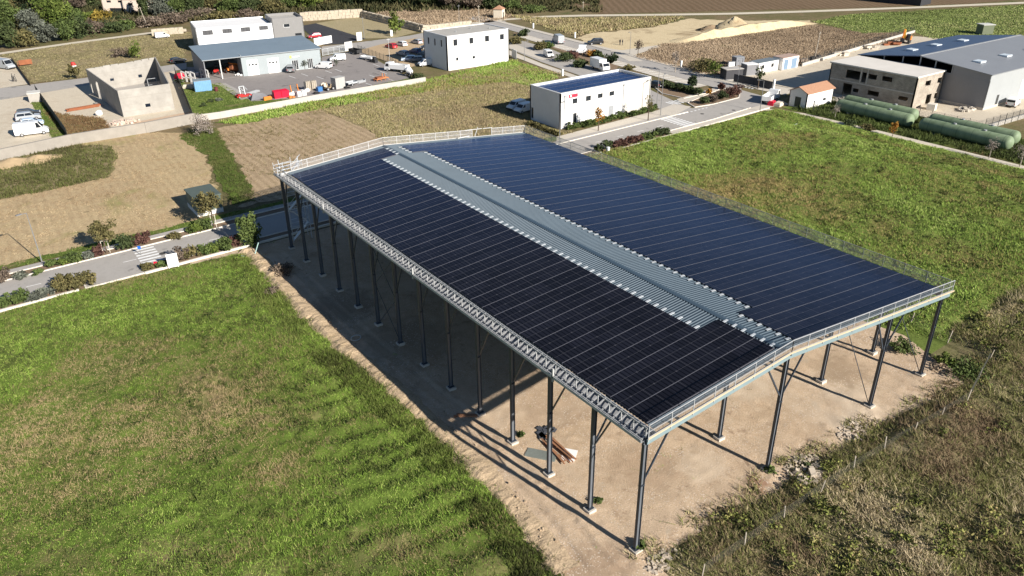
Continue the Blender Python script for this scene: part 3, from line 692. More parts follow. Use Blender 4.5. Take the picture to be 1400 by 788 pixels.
# guard rails with wire mesh
WIRE = mat('mesh_wire', (.5,.5,.48), .5, .2)
def rail(name, pts, post=2.0, mesh=.13, mats=(GALV, WIRE), h=1.1, tr=.035, wire=.016, rails=(.55,)):
    m = MB()
    for a, b in zip(pts[:-1], pts[1:]):
        a = Vector(a); b = Vector(b); L = (b-a).length; z = Vector((0,0,1))
        m.bar(a+z*h, b+z*h, tr*1.6, tr*1.6)
        for q in rails: m.bar(a+z*q, b+z*q, tr, tr)
        m.bar(a+z*.1, b+z*.1, tr, tr)
        n = max(1, round(L/post))
        for i in range(n+1):
            p = a+(b-a)*(i/n); m.bar(p-z*.25, p+z*h, tr*1.5, tr*1.5)
        if mesh:
            n = int(L/mesh)
            for i in range(n):
                p = a+(b-a)*((i+.5)/n); m.bar(p+z*.1, p+z*h, wire, wire, 1)
            for q in np.arange(.1+mesh, h, mesh): m.bar(a+z*q, b+z*q, wire, wire, 1)
    return part(m, name, list(mats), hg)
yg = -.24
rail('guard_rail', [(0,yg,rz(0)+.02), (RX,yg,RZ+.02), (X1+.3,yg,rz(X1)+.02)], 2.1, .13, (mat('gable_rail', (.42,.43,.44), .5), mat('gable_mesh', (.2,.2,.2), .6)), tr=.03, wire=.008)
rail('guard_rail', [(X1+.1,0,rz(X1)), (X1+.1,65.1,rz(X1))], 2.2, .12, (mat('dull_rail', (.38,.37,.33), .6), mat('dull_mesh', (.3,.29,.25), .6)), tr=.025, wire=.014)
far = 65.15
rail('guard_rail', [(1.5,far,rz(1.5)), (RX,far,RZ), (28.9,far,rz(28.9))], 2.1, .11, (WHITE_ST, mat('white_mesh', (.42,.4,.38), .6)), wire=.02)
rail('guard_rail', [(32.3,far,rz(32.3)), (X1,far,rz(X1))], 2.1, .11, (WHITE_ST, MC['white_mesh']), wire=.02)
mb = MB()
mb.bar((27.7,far,rz(27)+1.05), (30.6,far,rz(30)+1.12), .07); mb.bar((29.3,far,rz(29)), (29.9,far,rz(29)+1.35), .07); mb.bar((30.8,far,rz(30)+1.1), (32.4,far,rz(32)+1.15), .07); mb.bar((28.2,far-.3,rz(28)+.3), (26.2,far-.3,rz(26)+.12), .12)
part(mb, 'loose_rail', WHITE_ST, hg)
# corner platform of rails at the far eave
mb = MB()
for q in (.1, .5, .95): mb.bar((-.3,65.2,rz(0)+q), (2.4,65.2,rz(2.4)+q), .045); mb.bar((-.3,65.2,rz(0)+q), (-.3,66.5,rz(0)+q), .045); mb.bar((-.3,66.5,rz(0)+q), (2.0,66.5,rz(2)+q), .045)
for x, y, t in ((-.3,66.5,1.3), (-.3,65.2,1.1), (.9,66.5,1.2), (2.0,66.5,1.6), (2.4,65.2,1.7)): mb.bar((x,y,rz(0)-.2), (x,y,rz(0)+t), .045)
part(mb, 'corner_rail', GALV, hg)
# eave gutter with brackets and its rail
mb = MB(); z = rz(0)
mb.box(-.42, -.38, 0, 66.6, z-.3, z-.06, 0); mb.box(.86, .92, 0, 66.6, z-.3, z+.06, 0); mb.box(-.38, .86, 0, 66.6, z-.3, z-.27, 1)
part(mb, 'eave_gutter', [mat('gutter_steel', (.42,.43,.43), .5), mat('gutter_floor', (.27,.27,.27), .6)], hg)
mb = MB()
for i in range(118):
    y = .25+i*.56; mb.bar((-.4,y-.12,z-.18), (.88,y+.1,z+.02), .11, .03)
part(mb, 'gutter_bracket', mat('bracket_white', (.36,.36,.355), .5, .2), hg)['kind'] = 'stuff'
mb = MB()
for q in (.62, .66): mb.bar((.1,0,z+q), (.1,66.6,z+q), .05)
for i in range(57):
    y = .1+i*1.18; mb.bar((.1,y,z-.25), (.1,y,z+.64), .055)
mb.bar((-.3,0,z-.05), (-.3,66.6,z-.05), .06)
for y in (9.3, 30.4, 51): mb.bar((-.35,y,z-.6), (-.35,y,z+.55), .14)
part(mb, 'eave_rail', mat('eave_rail_white', (.4,.4,.39), .5, .2), hg)
# ================================================================== BUILDINGS
W_WHITE = mat('white_render', (.74,.725,.7), .85, .07, .4); W_WARM = mat('cream_render', (.5,.47,.43), .85, .08, .4); GLASS = mat('window_glass', (.02,.025,.03), .12, .2, .5, spec=.6)
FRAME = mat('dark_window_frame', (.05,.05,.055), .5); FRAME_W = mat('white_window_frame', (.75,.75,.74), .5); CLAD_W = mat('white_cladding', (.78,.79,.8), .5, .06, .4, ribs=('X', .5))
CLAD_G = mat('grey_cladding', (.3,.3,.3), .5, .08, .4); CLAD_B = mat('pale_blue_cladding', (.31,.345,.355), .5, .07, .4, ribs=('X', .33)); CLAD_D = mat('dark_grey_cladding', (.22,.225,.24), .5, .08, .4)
ROOF_B = mat('slate_blue_sheet_roof', (.19,.24,.28), .45, .1, .25, ribs=('X', .5)); MEMB = mat('pale_roof_membrane', (.42,.4,.36), .9, .15, .3); BLOCK = mat('concrete_wall_panel', (.37,.345,.31), .9, .2, .6, bump=.2, bscale=3)
_k = N('formwork_concrete'); _p = _k.pos(); _x = _k.xyz(_p)
def _joint(v, per, w_): return _k.math('LESS_THAN', _k.math('ABSOLUTE', _k.math('SUBTRACT', _k.math('FRACT', _k.math('DIVIDE', v, per)), .5)), w_/per/2)
_j = _k.math('MAXIMUM', _joint(_k.math('ADD', _x[2], .3), 2.8, .12), _k.math('MULTIPLY', _joint(_k.math('ADD', _x[2], _k.math('MULTIPLY', _k.noise(_p, .8), .1)), .7, .05), .5))
_c = _k.mix(_k.ramp(_k.noise(_p, .5, 5, .7), [(.3, 0), (.7, 1)]), (.28,.262,.235,1), (.39,.367,.33,1)); _k.col(_k.mix(_k.math('MULTIPLY', _j, .35), _c, (.26,.24,.21,1))); _k.r(.9, .2); _k.bump(_k.noise(_p, 5, 4), .3, .05); FORMW = _k.mat
GREY_P = mat('grey_metal', (.3,.31,.32), .5); DARKIN = mat('dark_interior_lining', (.05,.05,.05), .9)

def window(root, a, b, h, t=.14, fr=None, gl=None, bars=0, name='window'):
    """frame set back in an opening h=(u0,u1,z0,z1) of wall a->b, its pane a sub-part"""
    a = Vector((*a[:2], 0)); b = Vector((*b[:2], 0)); d = (b-a).normalized(); n = Vector((d.y, -d.x, 0)); u0, u1, z0, z1 = h
    pt = lambda u, z, o: a+d*u-n*o+Vector((0,0,z)); m = MB(); fw_ = .09; c = t
    for p, q in (((u0+.045,z0), (u0+.045,z1)), ((u1-.045,z0), (u1-.045,z1)), ((u0,z0+.045), (u1,z0+.045)), ((u0,z1-.045), (u1,z1-.045))): m.bar(pt(*p,c), pt(*q,c), fw_, .08)
    for i in range(bars): u = u0+(u1-u0)*(i+1)/(bars+1); m.bar(pt(u,z0,c), pt(u,z1,c), .07, .07)
    f = part(m, name, fr or FRAME, root)
    m = MB(); m.face([pt(u0,z0,c+.03), pt(u1,z0,c+.03), pt(u1,z1,c+.03), pt(u0,z1,c+.03)]); part(m, 'pane', gl or GLASS, f)
    return f
def slabpart(root, name, a, b, h, m, t=.1, nm=None):
    """closed panel (door leaf) set in an opening"""
    a = Vector((*a[:2], 0)); b = Vector((*b[:2], 0)); d = (b-a).normalized(); n = Vector((d.y, -d.x, 0)); u0, u1, z0, z1 = h
    k = MB(); p = a+d*u0-n*t; q = a+d*u1-n*t; zc = (z0+z1)/2
    k.bar((p.x,p.y,zc), (q.x,q.y,zc), .06, z1-z0)
    return part(k, name, m, root)
def parapet(root, W, D, H, m, t=.28, roof=None, drop=.5, name='wall', hf=(), hl=(), hr=(), hb=()):
    k = MB(); k.wall((0,0), (W,0), -.1, H, hf, t); k.wall((W,0), (W,D), -.1, H, hr, t); k.wall((W,D), (0,D), -.1, H, hb, t); k.wall((0,D), (0,0), -.1, H, hl, t)
    part(k, name, m, root)
    k = MB(); k.box(t-.01, W-t+.01, t-.01, D-t+.01, H-drop-.2, H-drop); part(k, 'roof', roof or MEMB, root)
    k = MB(); e = .04
    for bx in ((-e,W+e,-e,t+e), (-e,W+e,D-t-e,D+e)): k.box(*bx, H+.002, H+.06)
    for bx in ((-e,t+e,t+e+.002,D-t-e-.002), (W-t-e,W+e,t+e+.002,D-t-e-.002)): k.box(*bx, H+.002, H+.06)
    part(k, 'coping', mat('coping_metal', (.62,.62,.62), .5), root)

# --- white office with panels on its roof
t = thing('office_building', 'white two storey office with solar panels on its flat roof and red sign', 'building', (63.7, 87.8)); W, D, H = 24.2, 9.7, 6.95
up_ = [(3.1,4.3,4.5,5.5), (6.5,7.8,4.5,5.5), (9.6,10.9,4.6,5.5), (12.7,14,4.6,5.5), (17.5,18.8,4.6,5.55), (21.6,22.9,4.6,5.5)]; lo_ = [(3.3,4.2,.5,2.6), (17.9,18.9,.7,2.7), (21.6,22.7,.6,2.7)]; dr = [(12.6,13.9,.05,2.6)]; ld = [(.4,1.1,.3,2.5)]
parapet(t, W, D, H, W_WHITE, hf=up_+lo_+dr, hl=ld, roof=MEMB, drop=.45)
for h in up_+lo_: window(t, (0,0), (W,0), h)
slabpart(t, 'door', (0,0), (W,0), dr[0], GREY_P); window(t, (0,D), (0,0), ld[0], name='door')
k = MB(); k.box(16.75, W+.02, -.02, -.003, .0, H-.02); part(k, 'render_panel', W_WARM, t)
for h in up_[4:]+lo_[1:]:
    pass
for x in (1.0, 16.6-.1, 24.0):
    k = MB(); k.tube((x,-.1,0), (x,-.1,6.2), .055, n=6); k.box(x-.15, x+.15, -.22, -.02, 6.2, 6.5); part(k, 'downpipe', GREY_P, t)
sg = MB(); sg.box(1.3, 4.3, -.09, -.035, 5.8, 6.45, 0); part(sg, 'sign', mat('sign_red', (.55,.03,.06), .5), t)
def text(body, size, loc, rz, m, parent, name='sign_letters', ext=.01):
    cu = bpy.data.curves.new(name, 'FONT'); cu.body = body; cu.size = size; cu.extrude = ext; cu.materials.append(m)
    o = bpy.data.objects.new(name, cu); C.objects.link(o); o.parent = parent; o.location = loc; o.rotation_euler = (rad(90), 0, rz); return o
k = MB(); k.box(1.3, 2.0, -.11, -.092, 5.8, 6.45, 0); k.box(2.35, 2.75, -.11, -.092, 5.95, 6.3, 0); part(k, 'sign_panel', mat('sign_white', (.78,.77,.76), .6), t)
k = MB(); k.box(1.42, 1.55, -.13, -.112, 5.88, 6.37); k.box(1.66, 1.9, -.13, -.112, 6.28, 6.37); k.box(1.73, 1.83, -.13, -.112, 5.88, 6.27); part(k, 'sign_mark', mat('sign_black', (.02,.02,.025), .6), t)
k = MB()
for i in range(12):
    for j in range(3):
        x = 1.3+i*1.83; y = .75+j*2.75; k.box(x, x+1.79, y, y+2.7, 6.62, 6.67, 0)
part(k, 'solar_array', pv_material('office_solar_glass', (.012,.02,.045), (.12,.14,.2), .2), t)
k = MB()
for j in range(4): k.box(1.2, 23.3, .69+j*2.75, .74+j*2.75, 6.51, 6.69)
part(k, 'array_rail', ALU, t)

# --- white cube
t = thing('commercial_building', 'white cube shaped building with small square upper windows by the street', 'building', (75, 148.3)); W, D, H = 19.7, 11.8, 8.6
f = [(2.1,3.3,6,7.6), (7,8.2,6,7.5), (11.9,13.2,6,7.5), (16.7,18,6,7.4), (2.7,3.4,2.2,3), (7.8,8.6,2.1,2.8)]; l = [(2.3,3,5.5,7.2), (5.6,6.3,5.6,7.3), (8.9,9.6,5.7,7.4)]
parapet(t, W, D, H, W_WHITE, hf=f, hl=l, drop=.15)
for h in f[:5]: window(t, (0,0), (W,0), h, bars=1 if h[1]-h[0] > 1 else 0)
window(t, (0,0), (W,0), f[5])
for h in l: window(t, (0,D), (0,0), h)
for x, y in ((6,5), (12,7), (16,4)):
    k = MB(); k.tube((x,y,8.44), (x,y,8.85), .14, n=8); part(k, 'roof_vent', GREY_P, t)

# --- blue grey workshop
an = math.atan2(173.1-175.9, 50.7-21.3); t = thing('workshop', 'pale blue metal workshop with open bay, two roller doors and sloping roof', 'building', (21.3,175.9), an); W, D = 29.7, 16.6
k = MB(); h = [(10.4,13.2,0,3.9), (15.6,18.5,0,3.8), (21.8,23.5,.05,2.6), (25.9,27.4,.05,2.6)]; h = [(a-9.1,b-9.1,c,d) for a, b, c, d in h]
k.wall((9.1,0), (W,0), -.1, 4.85, h, .2); k.wall((W,0), (W,D), -.1, 4.85, (), .2); k.wall((W,D), (0,D), -.1, 5.5, (), .2); k.wall((9.1,D-.3), (9.1,.22), -.1, 5.2, (), .2)
part(k, 'wall', CLAD_B, t)
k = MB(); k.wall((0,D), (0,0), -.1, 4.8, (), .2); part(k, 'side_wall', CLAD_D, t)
k = MB(); k.box(.2, 9, .3, D-.3, -.05, .05); part(k, 'bay_floor', A_YARD, t)
for i in (0, 1): slabpart(t, 'garage_door', (9.1,0), (W,0), h[i], mat('door_white', (.82,.82,.8), .5, .05), .08)
for i in (0, 1):
    for j in range(3):
        u = h[i][0]+.3+j*.85; k = MB(); k.box(9.1+u, 9.1+u+.55, .03, .05, 2.45, 2.85); part(k, 'door_window', GLASS, t)
for i in (2, 3): window(t, (9.1,0), (W,0), h[i], fr=FRAME_W, bars=2, name='glass_door')
k = MB(); z0, z1 = 4.85, 5.75
k.add([(-.3,-.3,z0), (W+.3,-.3,z0), (W+.3,D+.3,z1), (-.3,D+.3,z1), (-.3,-.3,z0+.18), (W+.3,-.3,z0+.18), (W+.3,D+.3,z1+.18), (-.3,D+.3,z1+.18)], [(3,2,1,0), (4,5,6,7), (0,1,5,4), (1,2,6,5), (2,3,7,6), (3,0,4,7)])
part(k, 'roof', ROOF_B, t)
k = MB(); k.bar((-.3,-.34,z0+.05), (W+.3,-.34,z0+.05), .1, .16); part(k, 'gutter', GREY_P, t)
k = MB(); k.box(3.75, 4, -.12, .13, 0, 4.85); part(k, 'post', WHITE_ST, t)
k = MB(); k.box(22.0, 24, -.06, -.02, 3.35, 3.6); part(k, 'sign', mat('sign_pale_grey', (.6,.63,.64), .6), t)
k = MB(); k.box(21.4, 21.9, -.06, -.02, 3.2, 3.85); part(k, 'sign_emblem', mat('emblem_lime', (.5,.6,.12), .6), t)

# --- white and grey building behind
an = math.atan2(210.8-214.5, 52.1-30.6); t = thing('warehouse', 'white warehouse with grey taller end block behind the workshop', 'building', (30.6,214.5), an); W, D, H = 21.7, 15.5, 6.9
h = [(1.8,4.6,4.9,6.2), (7.3,10,5,6.2), (12.5,15.2,5,6.25), (17.8,20.4,5.1,6.25)]
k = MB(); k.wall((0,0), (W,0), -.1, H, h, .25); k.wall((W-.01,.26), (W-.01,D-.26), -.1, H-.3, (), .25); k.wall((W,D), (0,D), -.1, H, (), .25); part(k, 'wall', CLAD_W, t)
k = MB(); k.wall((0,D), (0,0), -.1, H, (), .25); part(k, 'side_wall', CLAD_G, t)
for q in h: window(t, (0,0), (W,0), q, bars=2, gl=mat('grey_glazing', (.1,.1,.105), .3))
k = MB(); k.box(.24, W-.02, .24, D-.24, 6.3, 6.6); part(k, 'roof', mat('white_membrane', (.78,.77,.75), .8, .06, .3), t)
k = MB(); hh = [(3.3,5.2,5.3,6.4), (6.4,8.4,2.7,3.4)]; x0 = 21.72
k.wall((x0,-.1), (31,-.1), -.1, 8.1, hh, .25); k.wall((31,-.1), (31,11), -.1, 8.1, (), .25); k.wall((31,11), (x0,11), -.1, 8.1, (), .25); k.wall((x0,11), (x0,-.1), -.1, 8.1, (), .25)
part(k, 'grey_block', mat('mid_grey_cladding', (.22,.215,.21), .55, .06), t)
k = MB(); k.box(x0+.24, 30.76, .14, 10.76, 7.1, 7.4); part(k, 'block_roof', MEMB, t)
for q in hh: window(t, (x0,-.1), (31,-.1), q, fr=FRAME_W if q[0] < 4 else None)
slabpart(t, 'door', (17.8,-.03), (21,-.03), (0,2.9,2.3,4.2), MC['door_white'], 0)

# --- roofless concrete shell
t = thing('unfinished_building', 'roofless grey concrete shell with small openings and bare earth around', 'building', (0,0))
A_, B_, C_, D_ = (-3.2,151), (7.2,151), (12.2,184), (-4.3,180.5)
k = MB(); k.wall(A_, B_, -.1, 5.6, [(4.7,5.7,1.4,2.1)], .22); k.wall(B_, C_, -.1, 5.7, (), .22); k.wall(C_, D_, -.1, 5.3, [(4.4,5.3,1.5,2.2), (11.2,12.1,1.8,2.5)], .22); k.wall(D_, A_, -.1, 5.45, [(7.8,10.3,.05,4), (1,2.2,.05,2.4)], .22)
part(k, 'wall', FORMW, t)
k = MB(); k.prism([(-2.9,151.4), (6.9,151.4), (11.8,183.5), (-4,180.2)], -.06, .06); part(k, 'floor_slab', M_PAVE2, t)
k = MB(); g_ = np.random.default_rng(5)
for i in range(9): x = C_[0]-(i+.5)*1.83; y = 184-(i+.5)*.38; k.obox((x,y-.12,5.3), 1.7, .22, .12+.28*g_.random(), math.atan2(3.5,16.5))
part(k, 'ragged_wall_top', FORMW, t)
k = MB(); k.bar((6.5,170,0), (6.5,170,3.4), .12); k.bar((8.5,170,0), (8.5,170,3.4), .12); k.bar((6.4,170,3.4), (8.6,170,3.4), .12); k.bar((6.5,170,2), (8.5,170,2), .08); part(k, 'scaffold_frame', GREY_P, t)
k = MB(); k.obox((-5.4,166,.0), .9, 3.5, .25, .2); part(k, 'door_slab', BLOCK, t)

# --- half built block walled office
BRICK = N('breeze_block'); p_ = BRICK.obj(); br = BRICK.n('ShaderNodeTexBrick'); br.inputs['Scale'].default_value = 1; br.inputs['Brick Width'].default_value = .5; br.inputs['Row Height'].default_value = .22; br.inputs['Mortar Size'].default_value = .018
br.inputs['Color1'].default_value = (.36,.31,.25,1); br.inputs['Color2'].default_value = (.27,.23,.19,1); br.inputs['Mortar'].default_value = (.45,.41,.35,1)
mp = BRICK.n('ShaderNodeCombineXYZ'); xs_ = BRICK.xyz(p_); BRICK.l(BRICK.math('ADD', xs_[0], xs_[1]), mp.inputs[0]); BRICK.l(xs_[2], mp.inputs[1]); BRICK.l(mp.outputs[0], br.inputs['Vector'])
BRICK.col(BRICK.mix(1.0, br.outputs['Color'], BRICK.ramp(BRICK.noise(p_, .5, 5, .65), [(.3,.7), (.7,1.25)]), 'MULTIPLY')); BRICK.r(.9, .2); BRICK = BRICK.mat
t = thing('unfinished_office', 'half built two storey breeze block office with pale flat roof slab', 'building', (131.2,54.4)); W, D, H = 10.6, 20.2, 6.5   # local x along the sunlit end, y along the long dark face
hl = [(4,7.4,3.9,5.7), (7.8,8.9,3.6,5.7), (9.3,11.3,4.6,5.6), (12.5,14.8,4.7,5.7), (.4,1.4,.9,1.9), (3.8,6,0.1,2.7), (6.3,7.7,1.2,2), (9.9,12.5,1.2,2.2), (16.9,19,1.5,2.3)]
hs = [(3.5,5.6,4.3,5.4), (8.3,10,4.3,5.4), (5.2,7.2,.05,2.3), (8.4,9.8,1,2.2)]
k = MB(); k.wall((0,0), (W,0), -.1, H, hs, .25); k.wall((0,D), (0,0), -.1, H, hl, .25); k.wall((W,0), (W,D), -.1, H, (), .25); k.wall((W,D), (0,D), -.1, H, (), .25); part(k, 'wall', BRICK, t)
k = MB(); k.box(-.25, W+.2, -.15, D+.25, H+.003, H+.28); part(k, 'roof', mat('pale_roof_slab', (.66,.62,.56), .9, .1, .3), t)
k = MB(); k.box(.25, W-.25, .25, D-.25, 3.1, 3.35); part(k, 'floor_slab', CONC, t)
k = MB(); k.box(-.06, 0-.003, .3, D-.3, 3.05, 3.3); part(k, 'floor_band', CONC, t)
k = MB()
for u in (7.6, 9.1): k.box(-.02, .2, D-u-.14, D-u+.14, 3.35, 6.45)
part(k, 'column', CONC, t)

# --- grey hall with the two tone roof
t = thing('storage_hall', 'large grey metal hall with blue and grey pitched roof and skylights', 'building', (142.1,45.1), rad(-1.5)); L, Wd = 43, 30
zr, ze, ze2, yr = 8.65, 7.2, 6.7, 15.5
k = MB(); k.wall((0,0), (L,0), .5, ze, [(4.6,5.6,.5,2.5)], .2); part(k, 'wall', mat('silver_cladding', (.34,.355,.36), .5, .06, .4), t)
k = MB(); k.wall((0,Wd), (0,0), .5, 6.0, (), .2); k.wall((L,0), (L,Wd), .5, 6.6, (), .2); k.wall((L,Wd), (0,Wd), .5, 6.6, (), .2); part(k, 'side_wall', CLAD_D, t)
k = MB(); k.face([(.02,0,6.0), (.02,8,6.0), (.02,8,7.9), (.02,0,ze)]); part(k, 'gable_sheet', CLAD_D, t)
k = MB(); k.box(-.05, L+.05, -.05, Wd+.05, -.1, .498); part(k, 'plinth', CONC, t)
k = MB()
for y in (8.2, 12, yr, 19.5, 24, 29.8): zz = ze+(zr-ze)*y/yr if y < yr else zr-(zr-ze2)*(y-yr)/(Wd-yr); k.box(.05, .3, y-.1, y+.1, 5.9, zz)
k.box(.05, .25, 8, Wd, 6.0, 6.2); part(k, 'frame', GREY_P, t)
k = MB(); k.box(.5, L-.5, .5, Wd-.5, 5.2, 5.3); part(k, 'ceiling', DARKIN, t)
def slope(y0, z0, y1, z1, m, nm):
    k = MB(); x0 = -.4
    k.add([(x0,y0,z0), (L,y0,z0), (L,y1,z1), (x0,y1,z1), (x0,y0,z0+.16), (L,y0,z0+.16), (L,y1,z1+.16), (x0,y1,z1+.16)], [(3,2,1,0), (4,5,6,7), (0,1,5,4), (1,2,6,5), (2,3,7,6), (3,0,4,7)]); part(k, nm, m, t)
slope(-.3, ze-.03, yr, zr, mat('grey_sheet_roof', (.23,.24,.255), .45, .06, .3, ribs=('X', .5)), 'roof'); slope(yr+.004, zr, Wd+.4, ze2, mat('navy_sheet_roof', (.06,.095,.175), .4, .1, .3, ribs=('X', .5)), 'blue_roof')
k = MB(); k.bar((-.4,yr,zr+.2), (L,yr,zr+.2), .5, .08); part(k, 'ridge_cap', GREY_P, t)
for x, y in ((6,6.5), (17,6.5), (28,6.5), (8,23), (18,23), (28,22)):
    zz = (ze+(zr-ze)*y/yr if y < yr else zr-(zr-ze2)*(y-yr)/(Wd-yr))+.14
    k = MB(); k.box(x, x+2.2, y-.9, y+.9, zz, zz+.35); part(k, 'skylight', mat('skylight_plastic', (.62,.68,.72), .3), t)
slabpart(t, 'door', (0,0), (L,0), (4.6,5.6,.5,2.5), DARKIN)
k = MB(); k.box(14, 17.2, -.03, -.005, .51, 4.5); k.box(22, 25, -.03, -.005, .51, 4.5); part(k, 'shutter', mat('pale_shutter', (.62,.63,.64), .5), t)

# --- small house with tiled roof
TILE = N('clay_tile'); p_ = TILE.obj(); wv = TILE.math('ABSOLUTE', TILE.math('SINE', TILE.math('MULTIPLY', TILE.xyz(p_)[0], 14))); TILE.col(TILE.mix(TILE.noise(p_, 5, 3, .7), (.3,.13,.075,1), (.55,.34,.22,1))); TILE.r(.85, .2); TILE.bump(wv, .9, .05); TILE = TILE.mat
t = thing('small_house', 'little white house with terracotta tiled roof beside the truck', 'house', (114.2,68)); W, D = 9.2, 4.4
k = MB(); k.wall((0,0), (W,0), -.1, 3.2, [(5.8,7,.8,1.5)], .2); k.wall((W,0), (W,D), -.1, 3.2, (), .2); k.wall((W,D), (0,D), -.1, 3.2, (), .2); k.wall((0,D), (0,0), -.1, 3.2, [(1.5,3,.05,2.2)], .2)
for x in (.0, W): k.face([(x,0,3.2), (x,D,3.2), (x,D/2,4.15)])
part(k, 'wall', W_WHITE, t)
k = MB()
for s, y0 in ((1,-.3), (-1,D+.3)): k.add([(-.25,y0,3.1), (W+.25,y0,3.1), (W+.25,D/2,4.25), (-.25,D/2,4.25), (-.25,y0,3.22), (W+.25,y0,3.22), (W+.25,D/2,4.37), (-.25,D/2,4.37)], [(3,2,1,0), (4,5,6,7), (0,1,5,4), (1,2,6,5), (2,3,7,6), (3,0,4,7)])
part(k, 'roof', TILE, t); slabpart(t, 'door', (0,D), (0,0), (1.5,3,.05,2.2), mat('dark_green_door', (.015,.03,.025), .5)); window(t, (0,0), (W,0), (5.8,7,.8,1.5), fr=FRAME_W)

# --- far house among the trees
a = P(143,21); b = P(190,21); an = math.atan2(b[1]-a[1], b[0]-a[0]); L = math.dist(a, b)
t = thing('country_house', 'pink rendered two storey house standing among trees', 'house', a, an); PINK = mat('pink_render', (.68,.56,.47), .9, .06, .3)
h1 = [(2,3.8,4.6,5.4), (6.5,8.2,4.6,5.4), (2.6,8.6,.1,2.6)]; Lh = L*.62
k = MB(); k.wall((0,0), (Lh,0), -.1, 6.2, h1, .3); k.wall((Lh,0), (Lh,9), -.1, 6.2, (), .3); k.wall((Lh,9), (0,9), -.1, 6.2, (), .3); k.wall((0,9), (0,0), -.1, 6.2, (), .3); part(k, 'wall', PINK, t)
h2 = [(2.2,4,3.6,4.6), (2.8,4.4,.1,2)]; k = MB(); k.wall((Lh+.3,-1.2), (L+1.5,-1.2), -.1, 6, h2, .3); k.wall((L+1.5,-1.2), (L+1.5,9), -.1, 6, (), .3); k.wall((L+1.5,9), (Lh+.3,9), -.1, 6, (), .3); k.wall((Lh+.3,9), (Lh+.3,-1.2), -.1, 6, (), .3); part(k, 'wing_wall', PINK, t)
for q in h1: window(t, (0,0), (Lh,0), q)
for q in h2: window(t, (Lh+.3,-1.2), (L+1.5,-1.2), q)
k = MB(); k.extr([(-.4,6.2), (Lh+.1,6.2), (Lh*.5,8.2)], -.5, 9.5); part(k, 'roof', TILE, t); k = MB(); k.extr([(Lh+.15,6), (L+1.9,6), (L*.83,7.6)], -1.7, 9.5); part(k, 'wing_roof', TILE, t)
a = P(206,20); t = thing('outbuilding', 'small cream outbuilding to the right of the pink house', 'building', a, .5)
k = MB(); k.box(-2.5, 3, -2, 4, -.1, 4); k.extr([(-2.7,4.002), (3.2,4.002), (.2,5.4)], -2.2, 4.2); part(k, 'wall', PINK, t); k = MB(); k.extr([(-2.9,4.15), (3.4,4.15), (.2,5.7), (.2,5.5)], -2.4, 4.4); part(k, 'roof', TILE, t)
# --- stone hut at the end of the street
a = P(683,24.5); t = thing('stone_hut', 'tiny cream hut with pyramid tile roof at the street end', 'hut', a, .62)
k = MB(); k.box(-1.5, 1.5, -1.5, 1.8, -.1, 3.1); part(k, 'wall', mat('cream_stone', (.66,.58,.46), .9, .1), t)
k = MB(); k.add([(-1.8,-1.8,3.1), (1.8,-1.8,3.1), (1.8,2.1,3.1), (-1.8,2.1,3.1), (0,.1,4.4)], [(3,2,1,0), (0,1,4), (1,2,4), (2,3,4), (3,0,4)]); part(k, 'roof', TILE, t)
k = MB(); k.box(-.5, .5, -1.54, -1.502, .05, 2); part(k, 'door', FRAME, t)
# --- dark sheds at the vineyard's far edge
a = P(1190,2); b = P(1258,8.5); an = math.atan2(b[1]-a[1], b[0]-a[0]); t = thing('barn', 'long dark barn at the edge of the far field', 'barn', a, an); L = math.dist(a, b)
k = MB(); k.box(0, L, 0, 9, -.1, 4.2); part(k, 'wall', mat('tarred_boards', (.03,.03,.035), .8), t); k = MB(); k.extr([(-.3,0), (L+.3,0), (L+.3,.3), (-.3,.3)], -.5, 9.5)
k.v = [(x, y, 4.2+z+(1.6 if 0 < y < 9 else 0)) for x, y, z in k.v]; part(k, 'roof', mat('barn_roof', (.06,.06,.065), .8), t)
a = P(1345,46.5); t = thing('pump_shed', 'small green shed behind the blue roof of the hall', 'shed', a, -.5)
k = MB(); k.box(-1.8, 1.8, -1.6, 1.6, -.1, 2.8); part(k, 'wall', mat('olive_boards', (.14,.16,.1), .8), t); k = MB(); k.box(-2, 2, -1.8, 1.8, 2.803, 3); part(k, 'roof', mat('pale_shed_roof', (.55,.55,.5), .8), t)
# --- transformer kiosk
t = thing('transformer_kiosk', 'green electricity kiosk on a white base beside the left road', 'kiosk', (-6.7,84.3)); KG = mat('kiosk_green', (.11,.16,.14), .7, .2)
k = MB(); k.box(0, 3.6, 0, 5, .62, 2.6); part(k, 'cabin', KG, t); k = MB(); k.box(-.08, 3.68, -.08, 5.08, -.1, .618); part(k, 'base', mat('kiosk_base_white', (.75,.74,.7), .8), t); k = MB(); k.box(-.15, 3.75, -.15, 5.15, 2.603, 2.8); part(k, 'roof', mat('kiosk_roof', (.09,.115,.1), .7), t)
k = MB(); k.box(.5, 1.7, -.03, -.003, .7, 2.4); k.box(1.9, 3.1, -.03, -.003, .7, 2.4); part(k, 'door', mat('kiosk_door', (.09,.13,.115), .6), t)

